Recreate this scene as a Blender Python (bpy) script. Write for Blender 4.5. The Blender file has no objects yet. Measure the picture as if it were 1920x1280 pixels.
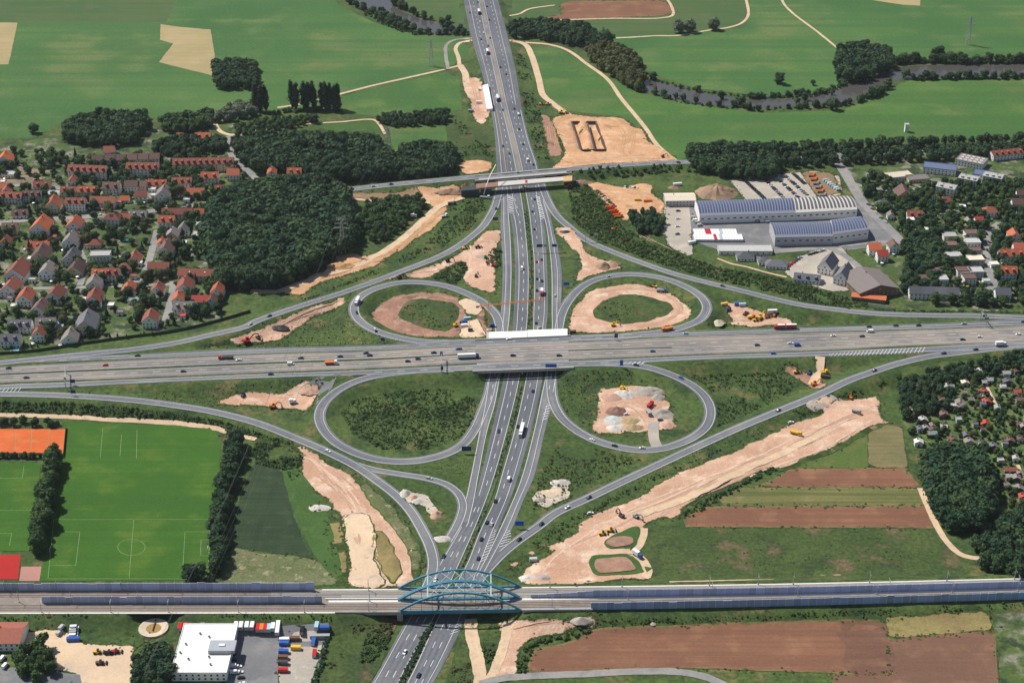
import bpy, bmesh, math, random
import numpy as np
from mathutils import Vector, Matrix, geometry, noise

random.seed(7); RNG = np.random.default_rng(7)
sc = bpy.context.scene
COL = sc.collection

# ------------------------------------------------------------------ camera
CAM_H, PITCH, FPX = 642.0, math.radians(28.5), 3057.0     # metres, down-tilt, focal length in photo pixels
cam_d = bpy.data.cameras.new('camera'); cam = bpy.data.objects.new('camera', cam_d); COL.objects.link(cam)
cam.location = (0, 0, CAM_H); cam.rotation_euler = (math.pi/2 - PITCH, 0, 0)
cam_d.sensor_width = 36; cam_d.lens = 36*FPX/1920; cam_d.clip_start = 1; cam_d.clip_end = 60000
sc.camera = cam
# ------------------------------------------------------------------ sky and sun
SHX, SHY = 0.66, -0.42                    # ground shadow of a 1 m stick: to the right and towards the camera
SUN = Vector((-SHX, -SHY, 1)).normalized()
wd = bpy.data.worlds.new('World'); sc.world = wd; wd.use_nodes = True
nt = wd.node_tree; bg = nt.nodes['Background']; sky = nt.nodes.new('ShaderNodeTexSky')
sky.sky_type = 'NISHITA'; sky.sun_disc = False
sky.sun_elevation = math.asin(SUN.z); sky.sun_rotation = math.atan2(SUN.x, SUN.y)
nt.links.new(sky.outputs[0], bg.inputs[0]); bg.inputs[1].default_value = 0.066
sd = bpy.data.lights.new('sun', 'SUN'); sd.energy = 4.9; sd.angle = math.radians(0.5); sd.color = (1.0, 0.955, 0.88)
so = bpy.data.objects.new('sun', sd); COL.objects.link(so); so.rotation_euler = SUN.to_track_quat('Z', 'Y').to_euler()
so.location = (0, 1000, 900)
vs = sc.view_settings; vs.view_transform = 'Standard'; vs.look = 'None'; vs.gamma = 1; vs.exposure = 0.12
vs.use_curve_mapping = False

# ------------------------------------------------------------------ pixels to places
CP, SP = math.cos(PITCH), math.sin(PITCH)
def W(u, v, z=0.0):
    """photo pixel -> point of the horizontal plane at height z"""
    a = (u-960)/FPX; b = (640-v)/FPX
    dx, dy, dz = a, CP+b*SP, -SP+b*CP
    t = (z-CAM_H)/dz
    return Vector((dx*t, dy*t, z))
def PX(p):
    """place -> photo pixel"""
    x, y, z = p[0], p[1], p[2]-CAM_H
    dep = y*CP - z*SP; up = y*SP + z*CP
    return 960+FPX*x/dep, 640-FPX*up/dep
def PPM(v):                                # photo pixels per metre across the view at image row v
    return 0.001368*(v+1020)

# ------------------------------------------------------------------ objects
def tag(o, label=None, cat=None, group=None, kind=None):
    if label: o['label'] = label
    if cat: o['category'] = cat
    if group: o['group'] = group
    if kind: o['kind'] = kind
    return o
def ob(name, me, parent=None, loc=None, rz=0.0, mat=None):
    o = bpy.data.objects.new(name, me); COL.objects.link(o)
    if parent is not None: o.parent = parent
    if loc is not None: o.location = loc
    if rz: o.rotation_euler = (0, 0, rz)
    if mat is not None and me is not None and not me.materials: me.materials.append(mat)
    return o
def empty(name, loc, rz=0.0):
    o = bpy.data.objects.new(name, None); COL.objects.link(o); o.location = loc; o.rotation_euler = (0, 0, rz)
    o.empty_display_size = 0.5
    return o
class MB:
    """collects simple solids, then becomes one mesh"""
    def __init__(s): s.v = []; s.f = []; s.m = []
    def add(s, vs, fs, mi=0):
        n = len(s.v); s.v += [tuple(p) for p in vs]
        s.f += [tuple(n+i for i in f) for f in fs]; s.m += [mi]*len(fs)
    def box(s, x0, x1, y0, y1, z0, z1, mi=0):
        s.add([(x0,y0,z0),(x1,y0,z0),(x1,y1,z0),(x0,y1,z0),(x0,y0,z1),(x1,y0,z1),(x1,y1,z1),(x0,y1,z1)],
              [(0,3,2,1),(4,5,6,7),(0,1,5,4),(1,2,6,5),(2,3,7,6),(3,0,4,7)], mi)
    def hexa(s, b, t, mi=0):
        s.add(list(b)+list(t), [(0,3,2,1),(4,5,6,7),(0,1,5,4),(1,2,6,5),(2,3,7,6),(3,0,4,7)], mi)
    def bar(s, p, q, w, h=None, mi=0):
        p = Vector(p); q = Vector(q); d = q-p
        if d.length < 1e-6: return
        d.normalize(); h = h or w
        a = d.cross(Vector((0,0,1)));
        if a.length < 1e-3: a = Vector((1,0,0))
        a.normalize(); b = a.cross(d)
        a *= w/2; b *= h/2
        s.hexa([p-a-b, p+a-b, p+a+b, p-a+b], [q-a-b, q+a-b, q+a+b, q-a+b], mi)
    def cyl(s, p, q, r0, r1=None, n=8, mi=0):
        p = Vector(p); q = Vector(q); d = (q-p).normalized(); r1 = r0 if r1 is None else r1
        a = d.orthogonal().normalized(); b = d.cross(a)
        vs = []
        for c, r in ((p, r0), (q, r1)):
            for i in range(n):
                t = 2*math.pi*i/n; vs.append(c + a*(r*math.cos(t)) + b*(r*math.sin(t)))
        fs = [(i, (i+1) % n, n+(i+1) % n, n+i) for i in range(n)] + [tuple(range(n-1,-1,-1)), tuple(range(n, 2*n))]
        s.add(vs, fs, mi)
    def prism(s, prof, y0, y1, mi=0):
        """profile in x,z extruded along y"""
        n = len(prof)
        vs = [(x, y0, z) for x, z in prof] + [(x, y1, z) for x, z in prof]
        fs = [(i, (i+1) % n, n+(i+1) % n, n+i) for i in range(n)] + [tuple(range(n-1,-1,-1)), tuple(range(n, 2*n))]
        s.add(vs, fs, mi)
    def mesh(s, name, *mats):
        me = bpy.data.meshes.new(name); me.from_pydata(s.v, [], s.f)
        for m in mats: me.materials.append(m)
        if len(mats) > 1: me.polygons.foreach_set('material_index', s.m)
        bm = bmesh.new(); bm.from_mesh(me); bmesh.ops.recalc_face_normals(bm, faces=bm.faces); bm.to_mesh(me); bm.free()
        return me
_mc = {}
def cached(key, fn):
    if key not in _mc: _mc[key] = fn()
    return _mc[key]

# ------------------------------------------------------------------ materials
_mats = {}
def _noise(n, l, vec, scale, detail=3.0, rough=0.6):
    t = n.new('ShaderNodeTexNoise'); t.inputs['Scale'].default_value = scale
    t.inputs['Detail'].default_value = detail; t.inputs['Roughness'].default_value = rough
    l.new(vec, t.inputs['Vector']); return t.outputs['Fac']
def _ramp(n, l, fac, lo, hi):
    t = n.new('ShaderNodeMapRange'); t.inputs['From Min'].default_value = lo; t.inputs['From Max'].default_value = hi
    t.interpolation_type = 'SMOOTHSTEP'
    l.new(fac, t.inputs['Value']); return t.outputs['Result']
def _mix(n, l, fac, a, b, mode='MIX'):
    t = n.new('ShaderNodeMix'); t.data_type = 'RGBA'; t.blend_type = mode
    for s, x in ((t.inputs['Factor'], fac), (t.inputs['A'], a), (t.inputs['B'], b)):
        if isinstance(x, (int, float)): s.default_value = x
        elif isinstance(x, tuple): s.default_value = (*x, 1)
        else: l.new(x, s)
    return t.outputs['Result']
def ground_mat(name, c1, c2, c3=None, s1=0.02, s2=0.12, s3=0.9, amp=0.35, edge=None, edgew=5.0, stripe=None, rough=0.95, bump=0.0, spots=None):
    """earth, grass, asphalt: three scales of noise, optional rows of a field and optional overgrown rim"""
    if name in _mats: return _mats[name]
    m = bpy.data.materials.new(name); m.use_nodes = True; n = m.node_tree.nodes; l = m.node_tree.links
    bs = n['Principled BSDF']; bs.inputs['Roughness'].default_value = rough; bs.inputs['Specular IOR Level'].default_value = 0.15
    geo = n.new('ShaderNodeNewGeometry'); pos = geo.outputs['Position']
    c = _mix(n, l, _ramp(n, l, _noise(n, l, pos, s1, 4), 0.38, 0.62), c1, c2)
    if c3: c = _mix(n, l, _ramp(n, l, _noise(n, l, pos, s2, 5), 0.48, 0.68), c, c3)
    if spots:                                    # (colour, scale, low, high)
        c = _mix(n, l, _ramp(n, l, _noise(n, l, pos, spots[1], 4), spots[2], spots[3]), c, spots[0])
    if stripe:                                   # (angle, scale across, strength, colour)
        mp = n.new('ShaderNodeMapping'); mp.inputs['Rotation'].default_value = (0, 0, stripe[0])
        mp.inputs['Scale'].default_value = (stripe[1]*0.02, stripe[1], 0)
        l.new(pos, mp.inputs['Vector'])
        f = _ramp(n, l, _noise(n, l, mp.outputs[0], 1.0, 2.5), 0.42, 0.60)
        k = n.new('ShaderNodeMath'); k.operation = 'MULTIPLY'; k.inputs[1].default_value = stripe[2]; l.new(f, k.inputs[0])
        c = _mix(n, l, k.outputs[0], c, stripe[3])
    fine = _noise(n, l, pos, s3, 4, 0.7)
    mr = n.new('ShaderNodeMapRange'); mr.inputs['From Min'].default_value = 0.25; mr.inputs['From Max'].default_value = 0.75
    mr.inputs['To Min'].default_value = 1-amp; mr.inputs['To Max'].default_value = 1+amp; l.new(fine, mr.inputs['Value'])
    sm = n.new('ShaderNodeVectorMath'); sm.operation = 'SCALE'; l.new(c, sm.inputs[0]); l.new(mr.outputs[0], sm.inputs['Scale'])
    c = sm.outputs[0]
    if edge:
        at = n.new('ShaderNodeAttribute'); at.attribute_name = 'edge'
        d = n.new('ShaderNodeMath'); d.operation = 'DIVIDE'; d.inputs[1].default_value = edgew; l.new(at.outputs['Fac'], d.inputs[0])
        a = n.new('ShaderNodeMath'); a.operation = 'ADD'; l.new(d.outputs[0], a.inputs[0]); l.new(_noise(n, l, pos, 0.14, 5, 0.7), a.inputs[1])
        f = _ramp(n, l, a.outputs[0], 0.62, 0.74)
        ec = _mix(n, l, _ramp(n, l, _noise(n, l, pos, 0.1, 4), 0.4, 0.6), edge, tuple(x*0.55 for x in edge))
        c = _mix(n, l, f, ec, c)
    l.new(c, bs.inputs['Base Color'])
    if bump:
        b = n.new('ShaderNodeBump'); b.inputs['Strength'].default_value = 0.6; b.inputs['Distance'].default_value = bump
        l.new(_noise(n, l, pos, 0.35, 5, 0.65), b.inputs['Height']); l.new(b.outputs[0], bs.inputs['Normal'])
    _mats[name] = m; return m
def mat(name, c, rough=0.7, var=0.12, metal=0.0, scale=0.6, objvar=0.0, spec=0.3, hue=None):
    """walls, roofs, paint: base colour with weathering and a little difference from object to object"""
    if name in _mats: return _mats[name]
    m = bpy.data.materials.new(name); m.use_nodes = True; n = m.node_tree.nodes; l = m.node_tree.links
    bs = n['Principled BSDF']; bs.inputs['Roughness'].default_value = rough; bs.inputs['Metallic'].default_value = metal
    bs.inputs['Specular IOR Level'].default_value = spec
    geo = n.new('ShaderNodeNewGeometry')
    f = _noise(n, l, geo.outputs['Position'], scale, 4, 0.65)
    mr = n.new('ShaderNodeMapRange'); mr.inputs['From Min'].default_value = 0.3; mr.inputs['From Max'].default_value = 0.7
    mr.inputs['To Min'].default_value = 1-var; mr.inputs['To Max'].default_value = 1+var; l.new(f, mr.inputs['Value'])
    k = mr.outputs[0]
    col = c
    if objvar:
        oi = n.new('ShaderNodeObjectInfo')
        r2 = n.new('ShaderNodeMapRange'); r2.inputs['To Min'].default_value = 1-objvar; r2.inputs['To Max'].default_value = 1+objvar
        l.new(oi.outputs['Random'], r2.inputs['Value'])
        mm = n.new('ShaderNodeMath'); mm.operation = 'MULTIPLY'; l.new(k, mm.inputs[0]); l.new(r2.outputs[0], mm.inputs[1]); k = mm.outputs[0]
        if hue:
            fr = n.new('ShaderNodeMath'); fr.operation = 'FRACT'; m7 = n.new('ShaderNodeMath'); m7.operation = 'MULTIPLY'; m7.inputs[1].default_value = 7.13
            l.new(oi.outputs['Random'], m7.inputs[0]); l.new(m7.outputs[0], fr.inputs[0])
            col = _mix(n, l, fr.outputs[0], c, hue)
    sm = n.new('ShaderNodeVectorMath'); sm.operation = 'SCALE'
    if isinstance(col, tuple): sm.inputs[0].default_value = col
    else: l.new(col, sm.inputs[0])
    l.new(k, sm.inputs['Scale']); l.new(sm.outputs[0], bs.inputs['Base Color'])
    _mats[name] = m; return m
# ------------------------------------------------------------------ ground and road materials
M_GRASS = ground_mat('rough_grass', (0.074,0.112,0.032), (0.050,0.086,0.026), (0.034,0.060,0.023), 0.014, 0.04, 0.3, 0.62,
                     spots=((0.135,0.125,0.052), 0.035, 0.54, 0.70))
M_ASPH = ground_mat('asphalt', (0.168,0.176,0.192), (0.14,0.148,0.165), (0.20,0.203,0.208), 0.012, 0.02, 0.4, 0.16, rough=0.85)
M_ASPH_DK = ground_mat('dark_asphalt', (0.136,0.144,0.162), (0.112,0.12,0.138), (0.166,0.168,0.178), 0.010, 0.018, 0.4, 0.16, rough=0.85)
M_CONC_RD = ground_mat('worn_concrete_road', (0.27,0.235,0.208), (0.215,0.195,0.18), (0.17,0.163,0.162), 0.01, 0.02, 0.3, 0.12, rough=0.9)
def wear(m, period=1.85, depth=0.16):
    n = m.node_tree.nodes; l = m.node_tree.links; bs = n['Principled BSDF']; src = bs.inputs['Base Color'].links[0].from_socket
    at = n.new('ShaderNodeAttribute'); at.attribute_name = 'across'
    k = n.new('ShaderNodeMath'); k.operation = 'MULTIPLY'; k.inputs[1].default_value = 2*math.pi/(period*2); l.new(at.outputs['Fac'], k.inputs[0])
    c = n.new('ShaderNodeMath'); c.operation = 'COSINE'; l.new(k.outputs[0], c.inputs[0])
    geo = n.new('ShaderNodeNewGeometry'); f = _ramp(n, l, _noise(n, l, geo.outputs['Position'], 0.012, 3), 0.35, 0.65)
    p = n.new('ShaderNodeMath'); p.operation = 'MULTIPLY'; l.new(c.outputs[0], p.inputs[0]); l.new(f, p.inputs[1])
    mr = n.new('ShaderNodeMapRange'); mr.inputs['From Min'].default_value = -1; mr.inputs['From Max'].default_value = 1; mr.inputs['To Min'].default_value = 1-depth; mr.inputs['To Max'].default_value = 1+depth; l.new(p.outputs[0], mr.inputs['Value'])
    sm = n.new('ShaderNodeVectorMath'); sm.operation = 'SCALE'; l.new(src, sm.inputs[0]); l.new(mr.outputs[0], sm.inputs['Scale']); l.new(sm.outputs[0], bs.inputs['Base Color'])
for _m in (M_ASPH, M_ASPH_DK, M_CONC_RD): wear(_m)
M_WHITE = mat('road_paint', (0.72,0.72,0.70), 0.7, 0.10)
M_YELLOW = mat('yellow_road_paint', (0.75,0.45,0.12), 0.7, 0.10)
M_SAND = ground_mat('sandy_track', (0.62,0.46,0.31), (0.55,0.40,0.27), (0.48,0.36,0.25), 0.03, 0.15, 0.7, 0.14)
M_LANE = ground_mat('village_lane', (0.24,0.235,0.23), (0.30,0.28,0.26), (0.20,0.20,0.205), 0.03, 0.1, 0.7, 0.14)

# ------------------------------------------------------------------ road geometry
def crom(P, step):
    """smooth a list of rows through their values, about one sample per step of the first two entries"""
    P = np.array(P, float); out = []
    for i in range(len(P)-1):
        p1, p2 = P[i], P[i+1]; p0 = P[i-1] if i else 2*p1-p2; p3 = P[i+2] if i+2 < len(P) else 2*p2-p1
        d01, d12, d23 = [max(1e-6, np.linalg.norm((b-a)[:2]))**0.5 for a, b in ((p0,p1),(p1,p2),(p2,p3))]
        n = max(1, int(np.linalg.norm((p2-p1)[:2])/step))
        m1 = (p2-p1) - (p2-p0)*(d12/(d01+d12)) + (p1-p0)*(d12/d01) if True else 0
        m2 = (p2-p1) - (p3-p1)*(d12/(d12+d23)) + (p3-p2)*(d12/d23)
        for k in range(n):
            t = k/n; t2, t3 = t*t, t*t*t
            out.append((2*t3-3*t2+1)*p1 + (t3-2*t2+t)*m1 + (-2*t3+3*t2)*p2 + (t3-t2)*m2)
    out.append(P[-1]); return np.array(out)
ROADS = []                       # name, L (n,3), R (n,3), key (n), material, raises the ground, bridge flags
def add_road(name, label, L, R, key, m, lines=(), bridge=None, embank=True):
    dz = 0.012*len(ROADS) % 0.15
    L = np.array(L); R = np.array(R); L[:,2] += dz; R[:,2] += dz
    br = np.zeros(len(key), bool) if bridge is None else np.array([bridge(k) for k in key])
    ROADS.append(dict(name=name, label=label, L=L, R=R, key=np.array(key), mat=m, lines=lines, br=br, emb=embank))
def lin(rows):
    xs = [r[0] for r in rows]; ys = [r[1] for r in rows]
    return lambda k: float(np.interp(k, xs, ys))
def road_v(name, label, rows, z, m, lines):
    D = crom(rows, 9); zf = lin(z)
    add_road(name, label, [W(x, v, zf(v)) for v, x, _ in D], [W(x, v, zf(v)) for v, _, x in D], [r[0] for r in D], m, lines)
def road_h(name, label, rows, z, m, lines, bridge):
    D = crom(rows, 14)
    add_road(name, label, [W(u, t, z) for u, t, b in D], [W(u, b, z) for u, t, b in D], [r[0] for r in D], m, lines, bridge)
def road_c(name, label, pts, width, z, m, lines, bridge=None, embank=True):
    """pts: centre line pixels; z: [(fraction of length, height)]"""
    D = crom(pts, 5); s = np.concatenate([[0], np.cumsum(np.linalg.norm(np.diff(D[:,:2], axis=0), axis=1))]); s /= s[-1]
    zf = lin(z); C = np.array([W(u, v, zf(t)) for (u, v), t in zip(D[:,:2], s)])
    T = np.gradient(C, axis=0); T[:,2] = 0; T /= np.linalg.norm(T, axis=1)[:,None]
    N = np.stack([-T[:,1], T[:,0], 0*T[:,0]], 1)*width/2
    add_road(name, label, C+N, C-N, s, m, lines, bridge, embank)

ZA73 = [(0, 3.5), (110, 3.5), (290, 0), (1400, 0)]
NS = 'the north-south motorway'
road_v('motorway_carriageway', 'western grey carriageway of the north-south motorway',
  [(-60,857,886),(0,869,898),(67,883,912),(133,902.5,927),(197,919,940.5),(263,928.5,957),(316,932,968.5),(345,936,973.5),(368,941,977.7),(400,955,982),
   (427,961,985),(503,966,991),(587,963,989.6),(620,960.5,987),(713,943.5,973.5),(807,922,950.7),(893,901,926.3),(938,888,910.7),(995,858,888),
   (1053,824,862.6),(1100,798,840.5),(1170,757.5,807.5),(1253,712,760),(1290,690,743),(1340,662,717)], ZA73, M_ASPH_DK,
  [(-60,205,.36,0,'w'),(-60,205,.62,1,'w'),(-60,340,.97,0,'w'),(205,340,.22,0,'w'),(205,335,.45,0,'y'),(205,340,.73,1,'w'),(345,400,.55,0,'w'),
   (400,930,.29,0,'w'),(350,930,.63,1,'w'),(340,1340,.97,0,'w'),(985,1340,.11,0,'w'),(940,1340,.40,1,'w'),(940,1340,.69,1,'w')])
road_v('motorway_carriageway', 'eastern grey carriageway of the north-south motorway',
  [(-60,889,920),(0,905.6,934),(67,919.5,951.5),(133,935,967),(197,949,977.5),(263,966,992.6),(316,978,1010),(368,986.5,1013),(400,992,1019),(427,995,1022),
   (503,1001.5,1026),(587,1000,1027.5),(620,999,1023),(713,985,1016.6),(807,964,996),(893,939.5,971.7),(938,926,956),(995,899.5,932),(1053,876.5,910),
   (1100,851,893),(1170,814,867.5),(1253,776,827.5),(1290,757,806),(1340,731,780)], ZA73, M_ASPH_DK,
  [(-60,1340,.04,0,'w'),(-60,200,.46,1,'w'),(-60,200,.64,0,'w'),(200,316,.35,1,'w'),(200,316,.62,1,'w'),(200,330,.88,0,'w'),(365,640,.37,1,'w'),(340,640,.74,0,'w'),
   (690,960,.33,1,'w'),(690,1100,.72,0,'w'),(960,1100,.40,1,'w'),(1100,1340,.32,1,'w'),(1100,1340,.56,1,'w'),(1100,1340,.79,0,'w')])
road_v('paved_median', 'worn paved median of the north-south motorway beyond the overpass',
  [(-60,885,890),(0,897,906.5),(67,911,920.5),(133,926,936),(197,939.5,950),(263,956,967),(316,967.5,979),(352,974,984)], [(a,b-.03) for a,b in ZA73], M_CONC_RD, [])
road_v('collector_lane', 'western collector lane beside the north-south motorway',
  [(335,934,950),(368,939.5,953),(400,939,954),(427,938.5,956.5),(503,942.6,959.5),(587,938.7,956.5),(620,934,953),(713,915,937),(760,908,928),(807,899,914),(893,882,897),(938,871.5,889),(978,856,880)],
  ZA73, M_ASPH, [(365,640,.36,0,'w'),(345,640,.92,0,'w'),(690,800,.10,0,'w'),(690,770,.5,1,'w'),(690,978,.93,0,'w'),(800,978,.10,0,'w')])
road_v('collector_lane', 'eastern collector lane beside the north-south motorway',
  [(335,1006,1022),(368,1010,1022),(400,1018,1031),(427,1024.5,1037),(503,1033,1053),(545,1034,1053),(587,1034,1051),(620,1034,1053),(713,1021,1042),(735,1016,1038),(760,1011,1035),(807,1001,1021.8),(893,978,1001.5),(938,961,981),(995,935,958),(1053,907,925),(1088,888,906)],
  ZA73, M_ASPH, [(365,620,.08,0,'w'),(365,620,.58,0,'w'),(690,1085,.06,0,'w'),(690,740,.55,1,'w'),(690,740,.95,0,'w'),(750,1080,.58,0,'w')])
ZA3 = 7.0
BR3 = lambda u: 898 < u < 1066
road_h('collector_lane', 'grey collector lane along the far side of the east-west motorway',
  [(-70,682,690),(0,675,682.5),(120,670,677.5),(240,664.5,672.5),(480,653,662.5),(720,646.5,655),(860,636.5,648.5),(960,633,644.5),(1110,627.5,638),(1200,624.5,633),(1300,621,629),(1540,613,621.5),(1740,606.5,616),(1920,598,609),(2000,594.5,606)],
  ZA3, M_ASPH, [(-70,240,.2,0,'w'),(-70,190,.75,1,'w'),(240,770,.45,0,'w'),(770,1190,.12,0,'w'),(770,1190,.55,1,'w'),(1190,2000,.42,0,'w'),(190,2000,.92,0,'w')], BR3)
road_h('motorway_carriageway', 'far pale concrete carriageway of the east-west motorway',
  [(-70,691.5,704),(0,688,700),(240,675,689.5),(480,664.5,679.5),(720,657,671),(860,649.6,664),(1110,639.5,654.5),(1300,630.5,651),(1540,623.5,642),(1740,618,634.5),(1920,610.5,627.8),(2000,607,624.5)],
  ZA3, M_CONC_RD, [(-70,2000,.30,0,'w'),(-70,2000,.62,1,'w'),(-70,2000,.95,0,'w')], BR3)
road_h('motorway_carriageway', 'near pale concrete carriageway of the east-west motorway',
  [(-70,707,720.5),(0,703.5,717.5),(240,693.5,708.5),(480,683.5,698.5),(720,674.5,689),(860,666,682.5),(1110,657,673),(1300,651.6,664.5),(1540,642.6,656),(1740,635,646.5),(1920,628.3,641),(2000,625,638)],
  ZA3, M_CONC_RD, [(-70,2000,.06,0,'w'),(-70,2000,.38,1,'w'),(-70,2000,.68,0,'w')], BR3)
road_h('collector_lane', 'grey collector lane along the near side of the east-west motorway',
  [(-70,731,742),(0,721.5,731),(120,716.5,726),(240,711.5,719.5),(480,701.5,709),(720,692,701),(860,685,695),(960,679.5,691),(1110,675,686),(1300,667,675),(1540,658.5,668),(1740,650,661),(1800,646,660.5),(1920,641,652.5),(2000,637,649)],
  ZA3, M_ASPH, [(-70,2000,.14,0,'w'),(690,1180,.55,1,'w'),(-70,640,.80,0,'w'),(640,1200,.93,0,'w'),(1200,2000,.72,0,'w')], BR3)
RL = [(0,1,.10,0,'w'),(0,1,.80,0,'w')]; RL2 = [(0,1,.20,0,'w'),(0,1,.90,0,'w')]
road_c('slip_road', 'long north-western slip road curving from motorway to motorway',
  [(938,345),(935,358),(932,372),(927,388),(918,405),(907,422),(890,438),(855,464),(815,484.5),(755,507.5),(695,530),(630,552.5),(555,576),(480,602),(459,612.5),(395,627.5),(327,643),(240,655.8),(192,660.5),(120,667.5),(50,675),(0,680),(-70,688)],
  8.5, [(0,0),(.08,0),(.55,7),(1,7)], M_ASPH, RL)
road_c('slip_road', 'long north-eastern slip road descending past the scrub slope',
  [(1008,330),(1015,345),(1023,366),(1034,389),(1047,407),(1067,425),(1100,450),(1150,472.5),(1210,495),(1260,512),(1330,530.5),(1395,546),(1440,557.5),(1500,571),(1570,580.5),(1645,588),(1740,591),(1830,592),(1920,595),(2000,598)],
  8.5, [(0,0),(.1,0),(.55,7),(1,7)], M_ASPH, RL2)
road_c('slip_road', 'long south-western slip road past the football field',
  [(-70,738),(0,738),(120,741),(240,749),(327,759.5),(400,771.5),(480,792),(540,815),(615,847),(670,875),(705,899),(745,930),(770,957),(792,993),(807,1025),(813,1055),(808,1085),(797,1110)],
  8.5, [(0,7),(.3,7),(.75,0),(1,0)], M_ASPH, RL2)
road_c('slip_road', 'short curved slip road joining the motorway beside the rubble heaps',
  [(660,868),(680,875),(705,881.5),(755,889.5),(805,898),(840,910),(860,927),(867,947),(863,968),(853,990),(838,1015)], 7.0, [(0,0),(1,0)], M_ASPH, RL)
road_c('slip_road', 'long south-eastern slip road above the sandy haul road',
  [(2000,641),(1920,648),(1860,653.5),(1800,660.5),(1740,668),(1680,682),(1640,695),(1590,713),(1540,737),(1440,778),(1385,801),(1310,835),(1235,870),(1160,905),(1100,934),(1040,962),(1010,985),(969,1014),(942,1036),(923,1055),(903,1078),(885,1104)],
  8.5, [(0,7),(.3,7),(.6,0),(1,0)], M_ASPH, RL)
LOOPW = 9.2
road_c('loop_ramp', 'loop ramp around the reddish dirt basin with the crane',
  [(937,640),(938,622),(933,595),(913,571.5),(880,552),(840,537),(800,530),(757,529),(723,535),(690,546.5),(670,561.5),(663,577),(667,593),(682,608),(707,621.5),(740,631.5),(773,638),(810,641.5),(860,641.5),(900,640)],
  LOOPW, [(0,0),(.08,0),(.6,6.0),(.8,7),(1,7)], M_ASPH, RL)
road_c('loop_ramp', 'loop ramp around the pale dirt ring with the blue truck',
  [(1044,640),(1047,615),(1053,588),(1065,565),(1090,538),(1120,523),(1170,514.5),(1220,517),(1260,526.5),(1300,545),(1320,562),(1325.5,578),(1315,597),(1290,610),(1255,620),(1200,627),(1160,631),(1110,633),(1070,634)],
  LOOPW, [(0,0),(.08,0),(.6,6.0),(.8,7),(1,7)], M_ASPH, RL2)
road_c('loop_ramp', 'loop ramp around the overgrown green basin',
  [(850,692),(800,694),(760,697),(730,700.5),(690,708),(655,720),(625,738),(605,760),(599,780),(605,801),(625,825),(660,845.5),(705,860),(755,864.5),(800,860),(842,847.5),(870,830),(890,803),(905,770),(916,740),(922,715),(930,690)],
  LOOPW, [(0,7),(.2,7),(.5,0),(1,0)], M_ASPH, RL2)
road_c('loop_ramp', 'loop ramp around the square gravel depot',
  [(1080,682),(1120,681.5),(1160,682.5),(1195,685.5),(1230,693),(1270,708),(1305,728),(1325,750),(1331.5,772.5),(1325,796),(1305,815),(1275,830),(1240,840),(1200,843),(1155,836.5),(1115,824),(1080,805),(1052,780),(1038,752),(1034,722),(1036,690)],
  LOOPW, [(0,7),(.2,7),(.5,0),(1,0)], M_ASPH, RL)
BRN = lambda t: .232 < t < .365
road_c('country_road', 'country road crossing the motorway on the far overpass',
  [(560,372),(640,357.5),(700,350),(770,343),(840,336.5),(905,330.5),(970,325),(1040,319),(1090,315.5),(1150,310.5),(1230,306),(1305,303),(1380,300),(1452,297),(1577,291),(1700,284),(1850,276),(2000,268)],
  10.5, [(0,0),(.06,1),(.2,7),(.38,7),(.52,1),(.6,0),(1,0)], M_ASPH, [(0,1,.10,0,'w'),(0,1,.5,1,'w'),(0,1,.90,0,'w')], BRN)

# ------------------------------------------------------------------ railway course (both track beds on one raised bank)
RAILZ = [(-80,5.0),(500,6.5),(620,7),(1120,7),(1400,6),(2000,5)]
RZ = lin(RAILZ)
BRR = lambda u: 640 < u < 1000
RAIL_TOP = lin([(-80,1108),(0,1107.5),(480,1107),(750,1106),(980,1102.5),(1200,1100),(1440,1096.5),(1680,1091.5),(1920,1085.5),(2000,1083)])
def rail_row(u, off):            # off: photo rows below the far edge
    return W(u, RAIL_TOP(u)+off, RZ(u))
us = np.arange(-80, 2001, 16)
add_road('railway_bed', 'brown ballast bed carrying the railway tracks', [rail_row(u, -3) for u in us], [rail_row(u, 42 if u < 1000 else 42-0.004*(u-1000)) for u in us], list(us), None, (), BRR)

# ------------------------------------------------------------------ ground heights
GS = 4.0; GX0, GX1, GY0, GY1 = -880, 880, 640, 2420
gx = np.arange(GX0, GX1+GS, GS); gy = np.arange(GY0, GY1+GS, GS)
XX, YY = np.meshgrid(gx, gy); HH = np.zeros_like(XX)
def each_segment(margin):
    for r in ROADS:
        if not r['emb']: continue
        C = (r['L']+r['R'])/2; hw = np.linalg.norm((r['R']-r['L'])[:,:2], axis=1)/2
        for i in range(len(C)-1):
            a, b = C[i], C[i+1]; h = max(hw[i], hw[i+1])
            x0, x1 = min(a[0],b[0])-h-margin, max(a[0],b[0])+h+margin; y0, y1 = min(a[1],b[1])-h-margin, max(a[1],b[1])+h+margin
            i0, i1 = max(0, int((x0-GX0)/GS)), min(len(gx), int((x1-GX0)/GS)+2)
            j0, j1 = max(0, int((y0-GY0)/GS)), min(len(gy), int((y1-GY0)/GS)+2)
            if i0 >= i1 or j0 >= j1: continue
            sl = (slice(j0,j1), slice(i0,i1)); X, Y = XX[sl], YY[sl]
            dx, dy = b[0]-a[0], b[1]-a[1]; q = dx*dx+dy*dy
            t = np.clip(((X-a[0])*dx+(Y-a[1])*dy)/max(q,1e-9), 0, 1)
            d = np.hypot(X-a[0]-t*dx, Y-a[1]-t*dy); z = a[2]+t*(b[2]-a[2])
            yield r, i, sl, d, z, hw[i]*(1-t)+hw[i+1]*t
for r, i, sl, d, z, hw in each_segment(16):
    if r['br'][i] or z.max() < 0.3: continue
    HH[sl] = np.maximum(HH[sl], z - np.maximum(0, d-hw-2.0)/1.9)
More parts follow.
